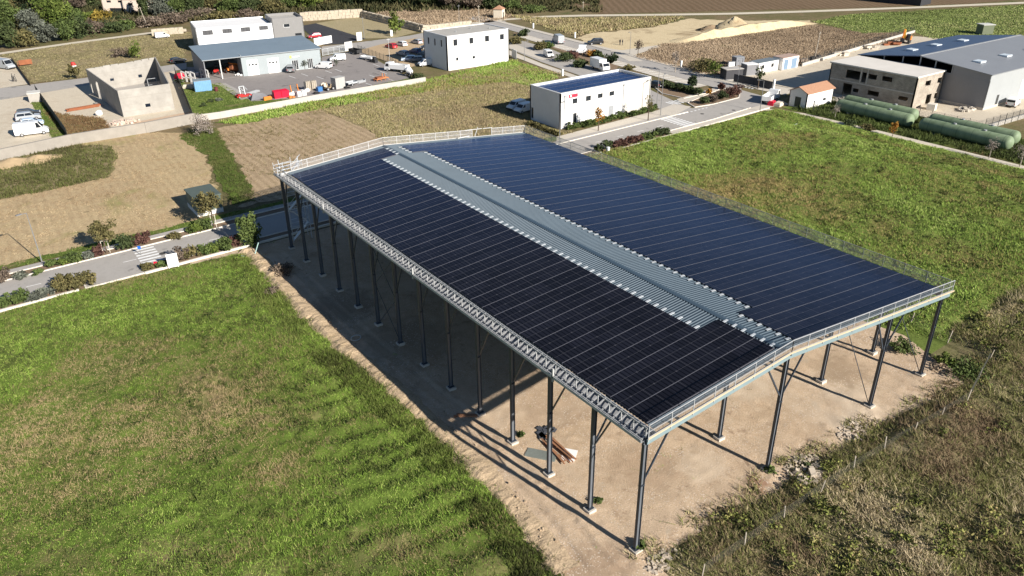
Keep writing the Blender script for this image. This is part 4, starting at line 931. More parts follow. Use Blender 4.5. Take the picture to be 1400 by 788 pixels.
# --- site cabins
def cabin(label, a, L, D, H, rz_, wall, roof, doors=(), wins=(), grp=None, name='site_cabin'):
    t = thing(name, label, 'cabin', a, rz_, grp); k = MB(); k.wall((0,0), (L,0), .12, H, list(wins), .06); k.wall((L,0), (L,D), .12, H, (), .06); k.wall((L,D), (0,D), .12, H, (), .06); k.wall((0,D), (0,0), .12, H, (), .06); part(k, 'wall', wall, t)
    k = MB(); k.box(-.08, L+.08, -.08, D+.08, H+.003, H+.14); part(k, 'roof', roof, t); k = MB(); k.box(0, L, 0, D, -.05, .118); part(k, 'base_frame', GREY_P, t)
    for d in doors: k = MB(); k.box(d[0], d[1], -.04, -.004, .15, d[2]); part(k, 'door', d[3], t)
    for q in wins: window(t, (0,0), (L,0), q, t=.03)
    return t
CW_ = mat('cabin_white', (.78,.77,.75), .6, .08); CB_ = mat('cabin_blue_door', (.18,.26,.36), .5); CR_ = mat('cabin_dark_roof', (.16,.19,.21), .6); CP_ = mat('cabin_rust_roof', (.42,.3,.24), .8)
cabin('long white site cabin with dark roof and two windows', (134.2,96.3), 7.6, 3, 2.6, -.02, CW_, CR_, (), [(1.2,2.2,1.1,2), (4.8,5.8,1.1,2)])
cabin('white site cabin with two blue doors and rusty roof', (142.2,95.2), 6.4, 3.2, 3, -.02, CW_, CP_, [(.6,2.2,2.6,CB_), (3.6,5.6,2.6,CB_)])
a = P(1020,104); cabin('narrow white cabin with grey front standing by the dark hoarding', a, 3.2, 2.6, 2.6, -.3, mat('cabin_grey', (.2,.2,.21), .6), CW_)
a = P(992,110); cabin('low charcoal shed with pale roof at the yard corner', a, 4.6, 3, 2.4, -.35, mat('charcoal_shed', (.045,.045,.05), .7), mat('pale_shed_top', (.45,.42,.38), .8), name='garden_shed')
for q, lab, s in (((996,92.5), 'small white panel box in the brown field behind the sheds', (1.8,.5,1.3)), ((1006,91), 'open grey frame box in the brown field', (2.4,2.2,2.2))):
    a = P(*q); t = thing('field_box', lab, 'box', a, -.3); k = MB(); k.wall((0,0), (s[0],0), 0, s[2], [(.4,s[0]-.4,.3,s[2]-.3)] if s[1] > 1 else (), .1); k.box(0, s[0], .12, s[1], 0, s[2]-.05); part(k, 'body', CW_ if s[1] < 1 else CLAD_D, t); k = MB(); k.box(-.1, s[0]+.1, -.1, s[1]+.1, s[2]+.002, s[2]+.08); part(k, 'lid', GREY_P, t)

# --- green tanks
_k = N('tank_green'); _p = _k.obj(); _y = _k.xyz(_p)[1]      # plates with darker weld seams, faded and streaked
_s = _k.math('LESS_THAN', _k.math('ABSOLUTE', _k.math('SUBTRACT', _k.math('FRACT', _k.math('DIVIDE', _y, 2.7)), .5)), .03)
_m = _k.map(_p, (0,0,0), (1,.9,.25)); _c = _k.mix(_k.ramp(_k.noise(_m, 1.3, 5, .7), [(.3, 0), (.72, 1)]), (.15,.205,.11,1), (.25,.315,.2,1)); _k.col(_k.mix(_k.math('MULTIPLY', _s, .45), _c, (.08,.11,.07,1))); _k.r(.6, .35); TANK = _k.mat
def tank(label, x, y0, y1, r=1.25):
    t = thing('storage_tank', label, 'tank', (x, y0), 0, 'green tanks beside the path'); L = y1-y0; k = MB(); n = 24; pr = []
    for i in range(7): q = i/6*math.pi/2; pr.append((r*(1-math.cos(q))*.75, r*math.sin(q)))
    cap = list(pr)
    pr = pr+[(L-a, b) for a, b in cap[::-1]]; pts = []
    for yy, rr in pr:
        for j in range(n): an = 2*math.pi*j/n; pts.append((max(rr,.01)*math.cos(an), yy, r+.02+max(rr,.01)*math.sin(an)))
    k.add(pts, [(i*n+(j+1) % n, i*n+j, (i+1)*n+j, (i+1)*n+(j+1) % n) for i in range(len(pr)-1) for j in range(n)]); part(k, 'shell', TANK, t, True)
    for yy in (L*.2, L*.8): k = MB(); k.box(-1.0, 1.0, yy-.25, yy+.25, -.1, .3); part(k, 'saddle', CONC, t)
    for yy in (L*.3, L*.62): k = MB(); k.tube((0,yy,2*r-.05), (0,yy,2*r+.2), .28, n=10); part(k, 'manhole', GREY_P, t)
tank('front left green tank, nearer the path and the little house', 118.4, 46.9, 63.6); tank('rear left green tank, nearest the unfinished office', 122.8, 48.5, 64.8); tank('front right green tank, nearest the path at the frame edge', 118.0, 28.4, 45.4); tank('rear right green tank, nearer the rubble yard', 122.3, 29.2, 46)
# ================================================================== VEHICLES
TYRE = mat('tyre_rubber', (.02,.02,.02), .85); RIM = mat('wheel_rim', (.35,.35,.36), .4); CGLASS = mat('car_glass', (.015,.018,.022), .08, .1, .5, spec=.7); LAMP_R = mat('rear_lamp', (.35,.02,.02), .3); LAMP_W = mat('head_lamp', (.7,.7,.68), .2); BUMP = mat('black_plastic', (.03,.03,.032), .6); PLATE = mat('number_plate', (.7,.7,.68), .5)
def paint(n, c): return mat('car_paint_'+n, c, .28, .06, .6, spec=.6)
PW, PS, PD, PR, PB, PG, PL = paint('white', (.75,.75,.74)), paint('silver', (.38,.4,.42)), paint('black', (.02,.022,.026)), paint('red', (.42,.02,.03)), paint('blue', (.07,.1,.2)), paint('grey', (.22,.23,.24)), paint('pale_blue', (.5,.6,.72))
# side profiles: (x, z) clockwise from the lower rear, beltline height, length, width, wheelbase positions, greenhouse panes
KINDS = {
 'hatch': dict(L=4.1, W=1.75, low=[(-2.02,.32), (-2.05,.75), (-1.95,.98), (1.0,.95), (1.85,.78), (2.05,.6), (2.03,.3)], top=[(-1.92,.97), (-1.72,1.38), (-1.3,1.5), (.05,1.5), (.35,1.4), (1.1,.95)], wx=(-1.25,1.28), wr=.31),
 'estate': dict(L=4.6, W=1.8, low=[(-2.28,.32), (-2.3,.8), (-2.22,1.0), (1.1,.96), (2.05,.8), (2.3,.6), (2.28,.3)], top=[(-2.2,1.0), (-1.95,1.42), (-1.6,1.52), (.1,1.5), (.4,1.42), (1.2,.96)], wx=(-1.35,1.4), wr=.33),
 'suv': dict(L=4.6, W=1.9, low=[(-2.25,.42), (-2.3,.9), (-2.25,1.12), (1.2,1.1), (2.1,1.0), (2.28,.8), (2.26,.4)], top=[(-2.22,1.12), (-2.1,1.65), (-1.8,1.8), (.3,1.8), (.6,1.7), (1.2,1.1)], wx=(-1.4,1.4), wr=.38),
 'small_van': dict(L=4.4, W=1.8, low=[(-2.18,.34), (-2.2,.8), (-2.2,1.12), (1.3,1.1), (2.05,.88), (2.2,.65), (2.18,.32)], top=[(-2.2,1.12), (-2.15,1.7), (-2.0,1.82), (.5,1.82), (.75,1.72), (1.45,1.1)], wx=(-1.35,1.4), wr=.32, van=.35),
 'van': dict(L=5.9, W=2.05, low=[(-2.92,.36), (-2.95,1.0), (-2.95,1.35), (2.0,1.35), (2.75,1.05), (2.95,.75), (2.93,.34)], top=[(-2.95,1.35), (-2.92,2.4), (-2.8,2.55), (1.1,2.55), (1.4,2.4), (2.1,1.35)], wx=(-1.75,2.0), wr=.36, van=.95),
}
def vehicle(kind, name, label, cat, loc, heading, pm, group=None):
    d = KINDS[kind]; t = thing(name, label, cat, loc, heading, group); W = d['W']/2
    k = MB(); lo = d['low']; n = len(lo)
    def loft(prof, w0, w1, zb, zt):
        f = lambda z: w0+(w1-w0)*max(0, min(1, (z-zb)/(zt-zb)))
        m = len(prof); v = [(x, f(z), z) for x, z in prof]+[(x, -f(z), z) for x, z in prof]
        k.add(v, [tuple(range(m)), tuple(range(m, 2*m))[::-1]]+[((i+1) % m, i, m+i, m+(i+1) % m) for i in range(m)])
    loft(lo, W, W, 0, 1); zt = max(z for x, z in d['top']); zb = d['top'][0][1]
    loft(d['top']+[(d['top'][-1][0], zb-.02), (d['top'][0][0], zb-.02)], W-.02, W*.8 if 'van' not in d else W*.9, zb, zt)
    o = part(k, 'body', pm, t)
    bv = o.modifiers.new('edge', 'BEVEL'); bv.width = .05; bv.segments = 2; bv.limit_method = 'ANGLE'; bv.angle_limit = rad(30)
    # glass
    tp = d['top']; k = MB(); e = .012; wt = (W*.8 if 'van' not in d else W*.9); f = lambda z: (W-.02)+(wt-W+.02)*(z-zb)/(zt-zb)
    a, b = tp[-1], tp[-2]; q = lambda a, b, s: (a[0]+(b[0]-a[0])*s, a[1]+(b[1]-a[1])*s)
    for s0, s1, (a, b), sg in ((.08, .92, (tp[-1], tp[-2]), 1), (.12, .85, (tp[0], tp[1]), -1)):
        if sg < 0 and kind == 'van': continue
        p0, p1 = q(a, b, s0), q(a, b, s1); dx = .02*sg
        k.face([(p0[0]+dx, f(p0[1])-.1, p0[1]+e), (p1[0]+dx, f(p1[1])-.1, p1[1]+e), (p1[0]+dx, -f(p1[1])+.1, p1[1]+e), (p0[0]+dx, -f(p0[1])+.1, p0[1]+e)][::(1 if sg > 0 else -1)])
    part(k, 'windscreen', CGLASS, t)
    x1 = tp[-1][0]-.22; x1t = tp[-2][0]-.08; x0 = d.get('van', tp[0][0]+.2); x0t = d.get('van', tp[1][0]+.22); z0, z1 = zb+.05, zt-.14
    for sg in (1, -1):
        k = MB(); xm = x0+(x1-x0)*.5
        for xa, xb, xat, xbt in (((x0, xm-.04, x0t, xm-.04), (xm+.04, x1, xm+.04, x1t)) if 'van' not in d else ((x0, x1, x0t, x1t),)):
            k.face([(xa, sg*(f(z0)+e), z0), (xb, sg*(f(z0)+e), z0), (xbt, sg*(f(z1)+e), z1), (xat, sg*(f(z1)+e), z1)][::sg])
        part(k, 'side_window', CGLASS, t)
    k = MB(); 
    for sx, lz in ((max(x for x, z in lo), .42), (min(x for x, z in lo), .42)): k.box(sx-.06, sx+.06, -W*.95, W*.95, lz-.1, lz+.12)
    part(k, 'bumper', BUMP if kind in ('van','small_van') else pm, t)
    for sg in (1, -1):
        k = MB(); xf = d['L']/2-.12; k.box(xf-.12, xf+.07, sg*W*.7-.2, sg*W*.7+.2, lo[-3][1]-.02 if False else .62, .78); part(k, 'headlight', LAMP_W, t)
        k = MB(); xr = -d['L']/2+.03; k.box(xr-.06, xr+.1, sg*(W-.14)-.09, sg*(W-.14)+.09, .72, 1.0); part(k, 'tail_light', LAMP_R, t)
        for x in d['wx']:
            k = MB(); r = d['wr']; k.tube((x, sg*(W-.18), r), (x, sg*(W+.03), r), r, n=16); w_ = part(k, 'wheel', TYRE, t); k = MB(); k.tube((x, sg*(W+.0), r), (x, sg*(W+.04), r), r*.6, n=12); part(k, 'rim', RIM, w_)
    k = MB(); k.box(-d['L']/2-.09, -d['L']/2-.045, -.26, .26, .5, .62); part(k, 'number_plate', PLATE, t)
    return t
def V(kind, px, heading, pm, label, cat='car', name='parked_car', group=None):
    return vehicle(kind, name, label, cat, P(*px), rad(heading), pm, group)
# car park on the left
V('estate', (40,158.5), -6, PD, 'black car with roof reflections, farthest of the four parked in a row'); V('suv', (40,164.5), -6, PS, 'silver grey four by four between the black car and the blue roofed one'); V('hatch', (45,171.5), -10, PL, 'pale blue and white car next to the long white van')
V('van', (45,184), -8, PW, 'long white panel van, nearest vehicle in the left car park', 'van', 'delivery_van')
V('van', (8,94), -62, PS, 'silver van facing the camera at the upper left frame edge', 'van', 'delivery_van')
V('small_van', (222,52), 0, PW, 'white car parked by the wall left of the white warehouse'); V('hatch', (244,86), 10, PD, 'dark car in the shade left of the workshop')
# workshop yard
V('small_van', (443,94), 125, PW, 'small white van parked by the workshop glass doors', 'van', 'small_van'); V('small_van', (462,83), 160, PW, 'white van at the far corner of the workshop', 'van', 'small_van'); V('small_van', (399,98), 60, PG, 'grey and white car in front of the workshop doors')
V('hatch', (430,52), 175, PR, 'red car behind the white screen next to the warehouse')
# car park by the white cube
GP = 'cars parked beside the white cube'
V('hatch', (535,66), 97, PR, 'red hatchback on the tan car park', group=GP); V('hatch', (549,63), 97, PW, 'white hatchback next to the red one', group=GP); V('hatch', (570,60), 97, PS, 'silver car with dark rear window by the street, behind the white cube', group=GP); V('estate', (585,67), 160, PD, 'dark car half hidden by the white cube corner', group=GP)
V('estate', (551,76), 97, PS, 'silver car at the shade edge in front of the red and white cars', group=GP); V('hatch', (568,73), 97, PB, 'dark blue car in the shade of the white cube', group=GP); V('hatch', (559,83.5), 150, PL, 'pale car at the left of the pair on the grass edge', group=GP); V('hatch', (569,84.5), 150, PG, 'grey car next to the white van on the grass edge', group=GP); V('hatch', (580,77), 97, PG, 'grey car deep in the shade against the cube wall', group=GP)
V('small_van', (583,90), 170, PW, 'white van parked below the shaded wall of the cube', 'van', 'small_van')
# street and office
V('van', (763,59), 70, PS, 'silver grey van parked on the striped bays', 'van', 'parked_van'); V('small_van', (750,78), 250, PW, 'small white van pulling along the service road', 'van', 'parked_van')
V('suv', (814,61), 155, PD, 'black four by four beside the sandy plot', 'car'); V('hatch', (893,119), 100, PD, 'dark car in the shade at the end of the office')
V('small_van', (706,149), 190, PW, 'white van in the shade left of the office, farther of two', 'van', 'parked_van'); V('small_van', (716,153), 190, PW, 'white van closest to the shaded wall of the office', 'van', 'parked_van')
V('small_van', (1384,145), 10, PW, 'white pick-up van beside the grey hall at the right frame edge', 'van', 'parked_van')

def wheels(t, xs, W, r, w=.28):
    for x in xs:
        for sg in (1,-1): k = MB(); k.tube((x, sg*(W-w), r), (x, sg*W, r), r, n=16); o = part(k, 'wheel', TYRE, t); k = MB(); k.tube((x, sg*(W-.02), r), (x, sg*(W+.025), r), r*.55, n=12); part(k, 'rim', RIM, o)
def cabtruck(name, label, loc, h, cabm, L=6, bed=None, box=None, low=False):
    t = thing(name, label, 'truck', loc, rad(h)); x1 = L/2; W = 1.05
    k = MB(); zc = 2.25; k.extr([(x1-1.7,.5), (x1-1.7,zc), (x1-.5,zc), (x1-.1,1.35), (x1,.95), (x1,.4)], -W, W); o = part(k, 'cab', cabm, t); bv = o.modifiers.new('edge', 'BEVEL'); bv.width = .06; bv.segments = 2; bv.limit_method = 'ANGLE'
    k = MB(); k.face([(x1-.12,W-.12,1.42), (x1-.46,W-.16,2.12), (x1-.46,-W+.16,2.12), (x1-.12,-W+.12,1.42)]); k.v = [(a+.03,b,c) for a, b, c in k.v]; part(k, 'windscreen', CGLASS, t)
    for sg in (1,-1):
        k = MB(); k.face([(x1-1.5,sg*(W+.01),1.3), (x1-.4,sg*(W+.01),1.3), (x1-.62,sg*(W+.01),2.05), (x1-1.5,sg*(W+.01),2.05)][::sg]); part(k, 'side_window', CGLASS, t)
    k = MB(); k.box(-L/2, x1-1.7, -.45, .45, .5, .72); k.box(x1-.05, x1+.08, -W, W, .35, .6); part(k, 'chassis', BUMP, t)
    if box: k = MB(); k.box(-L/2, x1-1.8, -W-.05, W+.05, .75, box); part(k, 'box_body', PW, t)
    if bed:
        k = MB(); k.box(-L/2, x1-1.85, -W, W, .78, .9); k.box(-L/2, x1-1.85, -W, -W+.06, .9, bed); k.box(-L/2, x1-1.85, W-.06, W, .9, bed); k.box(-L/2, -L/2+.06, -W+.061, W-.061, .9, bed); k.box(x1-1.91, x1-1.85, -W+.061, W-.061, .9, bed+.4); part(k, 'flatbed', PW, t)
    wheels(t, (x1-.95, -L/2+1.2), W, .4)
    for sg in (1,-1): k = MB(); k.box(x1-.03, x1+.05, sg*.75-.15, sg*.75+.15, .75, .95); part(k, 'headlight', LAMP_W, t)
    return t
cabtruck('box_truck', 'white box van truck facing the camera behind the office roof', P(820,96), 262, PW, 6.2, None, 2.9); cabtruck('pickup_truck', 'white pick-up truck with open bed by the street planting', P(795,74), 40, PW, 5.2, 1.3)
cabtruck('flatbed_truck', 'white flatbed truck parked across the road end by the tiled house', P(1053,139), 20, PW, 6.6, 1.75)
t = cabtruck('tipper_truck', 'white tipper truck with raised sides parked in the workshop yard', P(543,98), 118, PW, 6.6, 1.9)
k = MB(); k.tube((-1.2,-1.4,1.3), (-1.2,.9,1.3), .05); part(k, 'tarp_bar', GREY_P, t)
a = P(560,104.5); t = thing('concrete_mixer', 'small white mixer drum on wheels behind the tipper truck', 'mixer', a, rad(100)); k = MB(); k.tube((-.9,0,1.2), (.2,0,1.5), .5, .85, 14); k.tube((.2,0,1.5), (1.1,0,1.8), .85, .35, 14); part(k, 'drum', PW, t); k = MB(); k.box(-1.3,1.2,-.5,.5,.5,.7); k.bar((-1,0,.7),(-.9,0,1.2),.2); k.bar((.9,0,.7),(.8,0,1.5),.2); part(k, 'frame', BUMP, t); wheels(t, (-.8,.7), .8, .38)
# trailers along the yard fence
def trailer(label, px, h, L, c, side=.45, r=.32):
    t = thing('trailer', label, 'trailer', P(*px), rad(h)); k = MB(); k.box(-L/2, L/2, -.9, .9, .55, .65); k.box(-L/2, L/2, -.9, -.84, .65, .65+side); k.box(-L/2, L/2, .84, .9, .65, .65+side); k.box(-L/2, -L/2+.06, -.839, .839, .65, .65+side); k.box(L/2-.06, L/2, -.839, .839, .65, .65+side); part(k, 'bed', c, t)
    k = MB(); k.bar((L/2,.6,.6), (L/2+1.2,0,.55), .08); k.bar((L/2,-.6,.6), (L/2+1.2,0,.55), .08); k.tube((L/2+1.1,0,0), (L/2+1.1,0,.6), .06); part(k, 'drawbar', GALV, t); wheels(t, (-.3,), 1.1, r, .2); return t
trailer('dark grey trailer by the fence near the yard gate', (486,74), 100, 4.2, BUMP, .8); trailer('low white trailer by the fence, nearer than the dark one', (503,82), 110, 4.2, PW, .35); trailer('small trailer with white load at the near yard edge', (480,117), 10, 2.6, GALV, .25)

# --- machines in the open bay and the yard
RED = mat('machine_red', (.5,.03,.025), .5, .15); ORG = mat('machine_orange', (.62,.2,.03), .55, .15); YEL = mat('machine_yellow', (.65,.42,.05), .55, .15); RUST = mat('rusty_steel', (.28,.1,.045), .9, .3); PLAST_R = mat('red_plastic', (.6,.01,.04), .5); BLUE = mat('container_blue', (.16,.33,.52), .55, .15); WHITE_B = mat('white_bag', (.72,.7,.67), .9, .1); PALLET = mat('pale_timber', (.6,.53,.43), .9, .15)
def tractor(label, px, h, c):
    t = thing('tractor', label, 'tractor', P(*px), rad(h)); k = MB(); k.box(.1, 1.7, -.35, .35, .7, 1.25); k.box(-.9, .1, -.5, .5, .6, 1.0); part(k, 'bonnet', c, t); k = MB(); k.box(-.95, -.05, -.55, .55, 2.1, 2.2)
    for x in (-.9,-.1):
        for y in (-.5,.5): k.bar((x,y,.9), (x,y,2.1), .07)
    part(k, 'cab_frame', BUMP, t); k = MB(); k.box(-.75,-.3,-.25,.25,1.0,1.15); k.box(-.8,-.72,-.25,.25,1.15,1.6); part(k, 'seat', BUMP, t)
    for x, r, w in ((-.6,.65,.4), (1.25,.42,.28)):
        for sg in (1,-1): k = MB(); k.tube((x, sg*.55, r), (x, sg*(.55+w), r), r, n=16); o = part(k, 'wheel', TYRE, t); k = MB(); k.tube((x, sg*(.57+w), r), (x, sg*(.6+w), r), r*.5, n=10); part(k, 'rim', c, o)
    return t
tractor('red tractor at the left in the open workshop bay', (297,101), 240, RED); tractor('orange red tractor beside the bay post', (312,99), 265, ORG)
t = thing('mixer_machine', 'tall orange and brown drum machine at the right in the bay', 'machine', P(321,100), rad(200)); k = MB(); k.tube((-.9,0,1.1), (.9,0,1.8), .95, .75, 14); part(k, 'drum', RUST, t); k = MB(); k.extr([(-.9,2.0), (.9,2.5), (1,2.7), (-.8,2.35)], -.7, .7); part(k, 'hood', ORG, t); k = MB(); k.box(-.9,.9,-.6,.6,.1,.4); part(k, 'frame', BUMP, t); wheels(t, (-.6,.6), .8, .3)
t = thing('dump_bucket', 'pile of white and salmon sacks beside the bay wall', 'sacks', P(328,104)); k = MB()
for i in range(6): k.ell((R.uniform(-.8,.8), R.uniform(-.5,.5), .25+.2*(i > 3)), .42, .3, .25, 8, 5, 0, .3)
part(k, 'sack', WHITE_B, t)
t = thing('skip_container', 'blue metal container standing on the grass corner of the yard', 'container', P(278,124), rad(-8)); k = MB(); k.box(-1.9,1.9,-1.3,1.3,.1,2.5); o = part(k, 'body', BLUE, t); k = MB()
for i in range(11): k.box(-1.8+i*.36,-1.68+i*.36,-1.36,-1.302,.2,2.4); k.box(-1.8+i*.36,-1.68+i*.36,1.302,1.36,.2,2.4)
part(k, 'side_rib', BLUE, t); k = MB(); k.box(-1.95,1.95,-1.35,1.35,2.503,2.6); part(k, 'lid', mat('container_top', (.22,.26,.28), .6), t)
def small(mb, name, mats, label, cat, px, h=0, group=None, smooth=False):
    o = mb.build(name, mats, None, smooth, (*P(*px), 0), rad(h)); return tag(o, label, cat, group)
k = MB(); k.tube((0,0,0), (0,0,1), .42, n=12); small(k, 'barrel', mat('dark_red_barrel', (.12,.03,.03), .6), 'dark brown barrel standing beside the blue container', 'barrel', (296,125))
def frame_rack(label, px, h, n=3):
    k = MB()
    for i in range(n):
        x = i*1.3
        for a, b in (((x,0,0),(x,0,2.6)), ((x+1.1,0,0),(x+1.1,0,2.2)), ((x,0,2.6),(x+1.1,0,2.2)), ((x,0,1.2),(x+1.1,0,1.0))): k.bar(a, b, .2)
    small(k, 'formwork_frame', WHITE_ST, label, 'frame', px, h)
frame_rack('white steel frames stacked left of the workshop', (250,112), -50, 3); frame_rack('pair of bent white frames leaning by the open bay', (276,108), -60, 2)
k = MB(); k.ell((0,0,.5), 1.5, .9, .8, 10, 5, 0, .4); small(k, 'tarpaulin_heap', PLAST_R, 'red tarpaulin heap behind the white frames', 'heap', (246,107))
k = MB(); k.obox((0,0,0), 3.4, 1.3, .5, 0); k.obox((.5,.2,.5), 2.2, .9, .35, .2); small(k, 'plank_stack', PALLET, 'pale stack of boards next to the white frames and blue container', 'planks', (255,121), -40)
# mower / implement
t = thing('mower', 'red mowing implement with grey frame at the near yard edge', 'machine', P(333,133), rad(5)); k = MB(); k.box(-1.7,1.7,-.7,.7,.2,.55); k.box(-1.5,-.3,-.9,.2,.55,.85); part(k, 'deck', RED, t); k = MB()
for x in (-.6,.5): k.bar((x,0,.5),(x,.4,2.4),.14); k.bar((x,.4,2.4),(x+.5,-.3,1.6),.12)
k.bar((-.6,.4,2.4),(.5,.4,2.4),.14); k.bar((-.6,.2,1.5),(.5,.2,1.5),.12); part(k, 'lift_frame', GALV, t); wheels(t, (-1.2,1.2), .8, .25, .15)
k = MB(); k.add([(-2.4,-.9,.05),(2.2,-1.1,.05),(2.4,.9,.05),(-2,1.1,.05),(-1.4,0,1.5),(1.0,.1,1.1)], [(0,1,5,4),(1,2,5),(2,3,4,5),(3,0,4)]); small(k, 'dark_tarp', mat('grey_tarp', (.16,.16,.17), .8), 'dark grey sloping tarp between the mower and red boxes', 'tarp', (355,135), 5)
for i, (px, lab) in enumerate((((379,134), 'left one of the two red plastic bins at the yard edge'), ((389,132.5), 'right one of the two red plastic bins at the yard edge'))):
    k = MB(); k.add([(-.85,-.7,0),(.85,-.7,0),(.85,.7,0),(-.85,.7,0),(-.95,-.8,1.5),(.95,-.8,1.5),(.8,.6,1.7),(-.8,.6,1.7)], [(3,2,1,0),(4,5,6,7),(0,1,5,4),(1,2,6,5),(2,3,7,6),(3,0,4,7)]); o = small(k, 'plastic_bin', PLAST_R, lab, 'bin', px, 5, 'red plastic bins')
for px, lab, h in (((398,131), 'white sack between the red bins and orange posts', 0), ((418,127), 'white sacks right of the orange posts', 20)):
    k = MB()
    for i in range(4): k.ell((R.uniform(-.8,.8), R.uniform(-.4,.4), .4), .6, .5, .45, 8, 5, 0, .3)
    small(k, 'sack_heap', WHITE_B, lab, 'sacks', px, h)
k = MB(); k.box(-1.4,1.4,-.5,.5,.25,.5)
for x in (-.9,.9): k.bar((x,0,.5),(x-.2,0,2.4),.18)
k.bar((-1.4,0,.4),(1.4,0,.9),.12); small(k, 'spreader', ORG, 'orange implement with two upright posts in the yard', 'machine', (404,130), 10)
for px, lab in (((421,124), 'left stack of pale pallets at the yard edge'), ((429,123), 'right stack of pale pallets at the yard edge')):
    k = MB()
    for i in range(11): k.box(-.6,.6,-.5,.5,.02+i*.2,.07+i*.2); k.box(-.6,-.5,-.5,.5,.071+i*.2,.219+i*.2); k.box(.5,.6,-.5,.5,.071+i*.2,.219+i*.2); k.box(-.05,.05,-.5,.5,.071+i*.2,.219+i*.2)
    small(k, 'pallet_stack', PALLET, lab, 'pallets', px, 12, 'pallet stacks')
k = MB(); k.box(-.6,.6,-.45,.45,0,.95); k.box(-.63,.63,-.48,.48,.951,1.05); small(k, 'blue_bin', mat('bin_blue', (.05,.17,.4), .5), 'small blue bin right of the pallet stacks', 'bin', (437,125), 10)
t = thing('axle_cart', 'wheeled implement with brown boards left of the grey cabinet', 'cart', P(450,123.5), rad(15)); k = MB(); k.box(-1.1,1.1,-.35,.35,.5,.7); k.bar((-.3,0,.7),(-.5,.2,1.9),.22); k.bar((.4,0,.7),(.8,.1,1.3),.2); part(k, 'frame', mat('brown_boards', (.3,.22,.14), .9), t); wheels(t, (-.8,.7), .75, .42)
k = MB(); k.box(-1.3,1.3,-1,1,.1,2.6); k.box(-1.36,1.36,-1.06,1.06,2.601,2.7); k.box(-.5,.5,-1.03,-1.001,.2,2.3); small(k, 'site_locker', mat('locker_grey', (.4,.39,.37), .7), 'pale grey steel cabinet at the near edge of the yard', 'cabinet', (463,121), 10)
t = thing('harrow', 'orange farm implement lying on the yard near the tipper truck', 'machine', P(521,110), rad(10)); k = MB()
for y in (-.7,0,.7): k.bar((-1.9,y,.5),(1.9,y,.55),.16)
for x in (-1.8,-.6,.6,1.8): k.bar((x,-.8,.5),(x,.8,.5),.14); k.bar((x,-.7,.5),(x+.2,-.8,0),.08); k.bar((x,.7,.5),(x+.2,.6,0),.08)
k.bar((.4,0,.6),(.5,0,1.7),.16); k.bar((1.5,.3,.6),(1.4,.3,1.4),.14); part(k, 'frame', mat('rust_orange', (.5,.19,.07), .8, .25), t); k = MB(); k.box(-1.5,.3,-.6,.6,.6,.95); part(k, 'seed_box', RUST, t)
# screens, gate, cabinets at the yard entrance
def panel(name, label, a, b, h, m, cat, z=0, th=.14):
    k = MB(); a = P(*a); b = P(*b); L = math.dist(a, b); k.box(0, L, -th/2, th/2, z-.1, h); k.box(-.03, L+.03, -th/2-.04, th/2+.04, h+.002, h+.08); o = k.build(name, m, None, False, (*a, 0), math.atan2(b[1]-a[1], b[0]-a[0])); return tag(o, label, cat)
panel('screen_wall', 'white screen wall beside the access road', (430,63), (454,58.5), 2.1, W_WHITE, 'wall'); panel('meter_wall', 'white meter wall at the right end of the yard gate', (472,70), (482,68.5), 2.4, W_WHITE, 'wall'); panel('meter_wall', 'white meter wall at the access road corner', (488,56), (495,55), 2.4, W_WHITE, 'wall'); panel('meter_wall', 'small white meter pillar next to the bush on the street', (534,50), (537,49.6), 1.8, W_WHITE, 'wall')
panel('meter_wall', 'white post wall between the cube and the service road', (700,78), (706,81), 2.2, W_WHITE, 'wall')
a = P(441,77); b = P(472,71); L = math.dist(a, b); t = thing('sliding_gate', 'long pale grey sliding gate at the workshop yard', 'gate', a, math.atan2(b[1]-a[1], b[0]-a[0])); k = MB(); k.bar((0,0,.2),(L,0,.2),.1); k.bar((0,0,1.9),(L,0,1.9),.1)
for i in range(5): k.bar((L*i/4,0,.1),(L*i/4,0,1.95),.12)
part(k, 'frame', GALV, t); k = MB()
for i in range(int(L/.14)): k.bar((i*.14,0,.2),(i*.14,0,1.9),.035)
part(k, 'infill', GALV, t)
# utility hut by the left car park
t = thing('utility_hut', 'small white concrete utility hut at the left car park entrance', 'hut', P(49,138), rad(-8)); k = MB(); k.box(-1.2,1.2,-1.4,1.4,-.1,1.9); part(k, 'wall', BLOCK, t); k = MB(); k.box(-1.35,1.35,-1.5,1.6,1.903,2.05); part(k, 'roof', mat('hut_roof', (.6,.58,.53), .8), t); k = MB(); k.box(-.5,.5,1.402,1.45,.1,1.7); part(k, 'door', GREY_P, t)
# plot by the left
k = MB()
for i in range(9): k.bar((-3.4+R.uniform(-.3,.3),-.5+i*.13,.14+.14*(i % 3)), (3.4+R.uniform(-.4,.4),-.4+i*.12,.14+.14*(i % 3)), .2, .14)
small(k, 'steel_beams', RUST, 'bundle of rusty steel beams lying on the bare plot', 'beams', (115,149), 6)
k = MB(); k.ell((0,0,.5), .8, .7, .65, 9, 6, 0, .25); small(k, 'gravel_bag', WHITE_B, 'white builders bag on the weedy plot', 'bag', (136,158), 0, None, True)
k = MB(); k.obox((0,0,.3), 3.2, .12, 1.3, 0); k.obox((-1.9,.1,0), .12, .1, 1.5, 0); k.obox((1.4,.1,0), .1, .1, .4, 0); small(k, 'rusty_board', RUST, 'rusty orange sheet standing in the dry grass', 'board', (36,90), 5)
t = thing('mixer_drum', 'red and white cylinder standing by the roadside tree', 'tank', P(103,100)); k = MB(); k.tube((0,0,.6),(0,0,2.0),.75,.7,12); part(k, 'drum', PW, t); k = MB(); k.tube((0,0,2.002),(0,0,2.8),.72,.4,12); part(k, 'top', RED, t); k = MB()
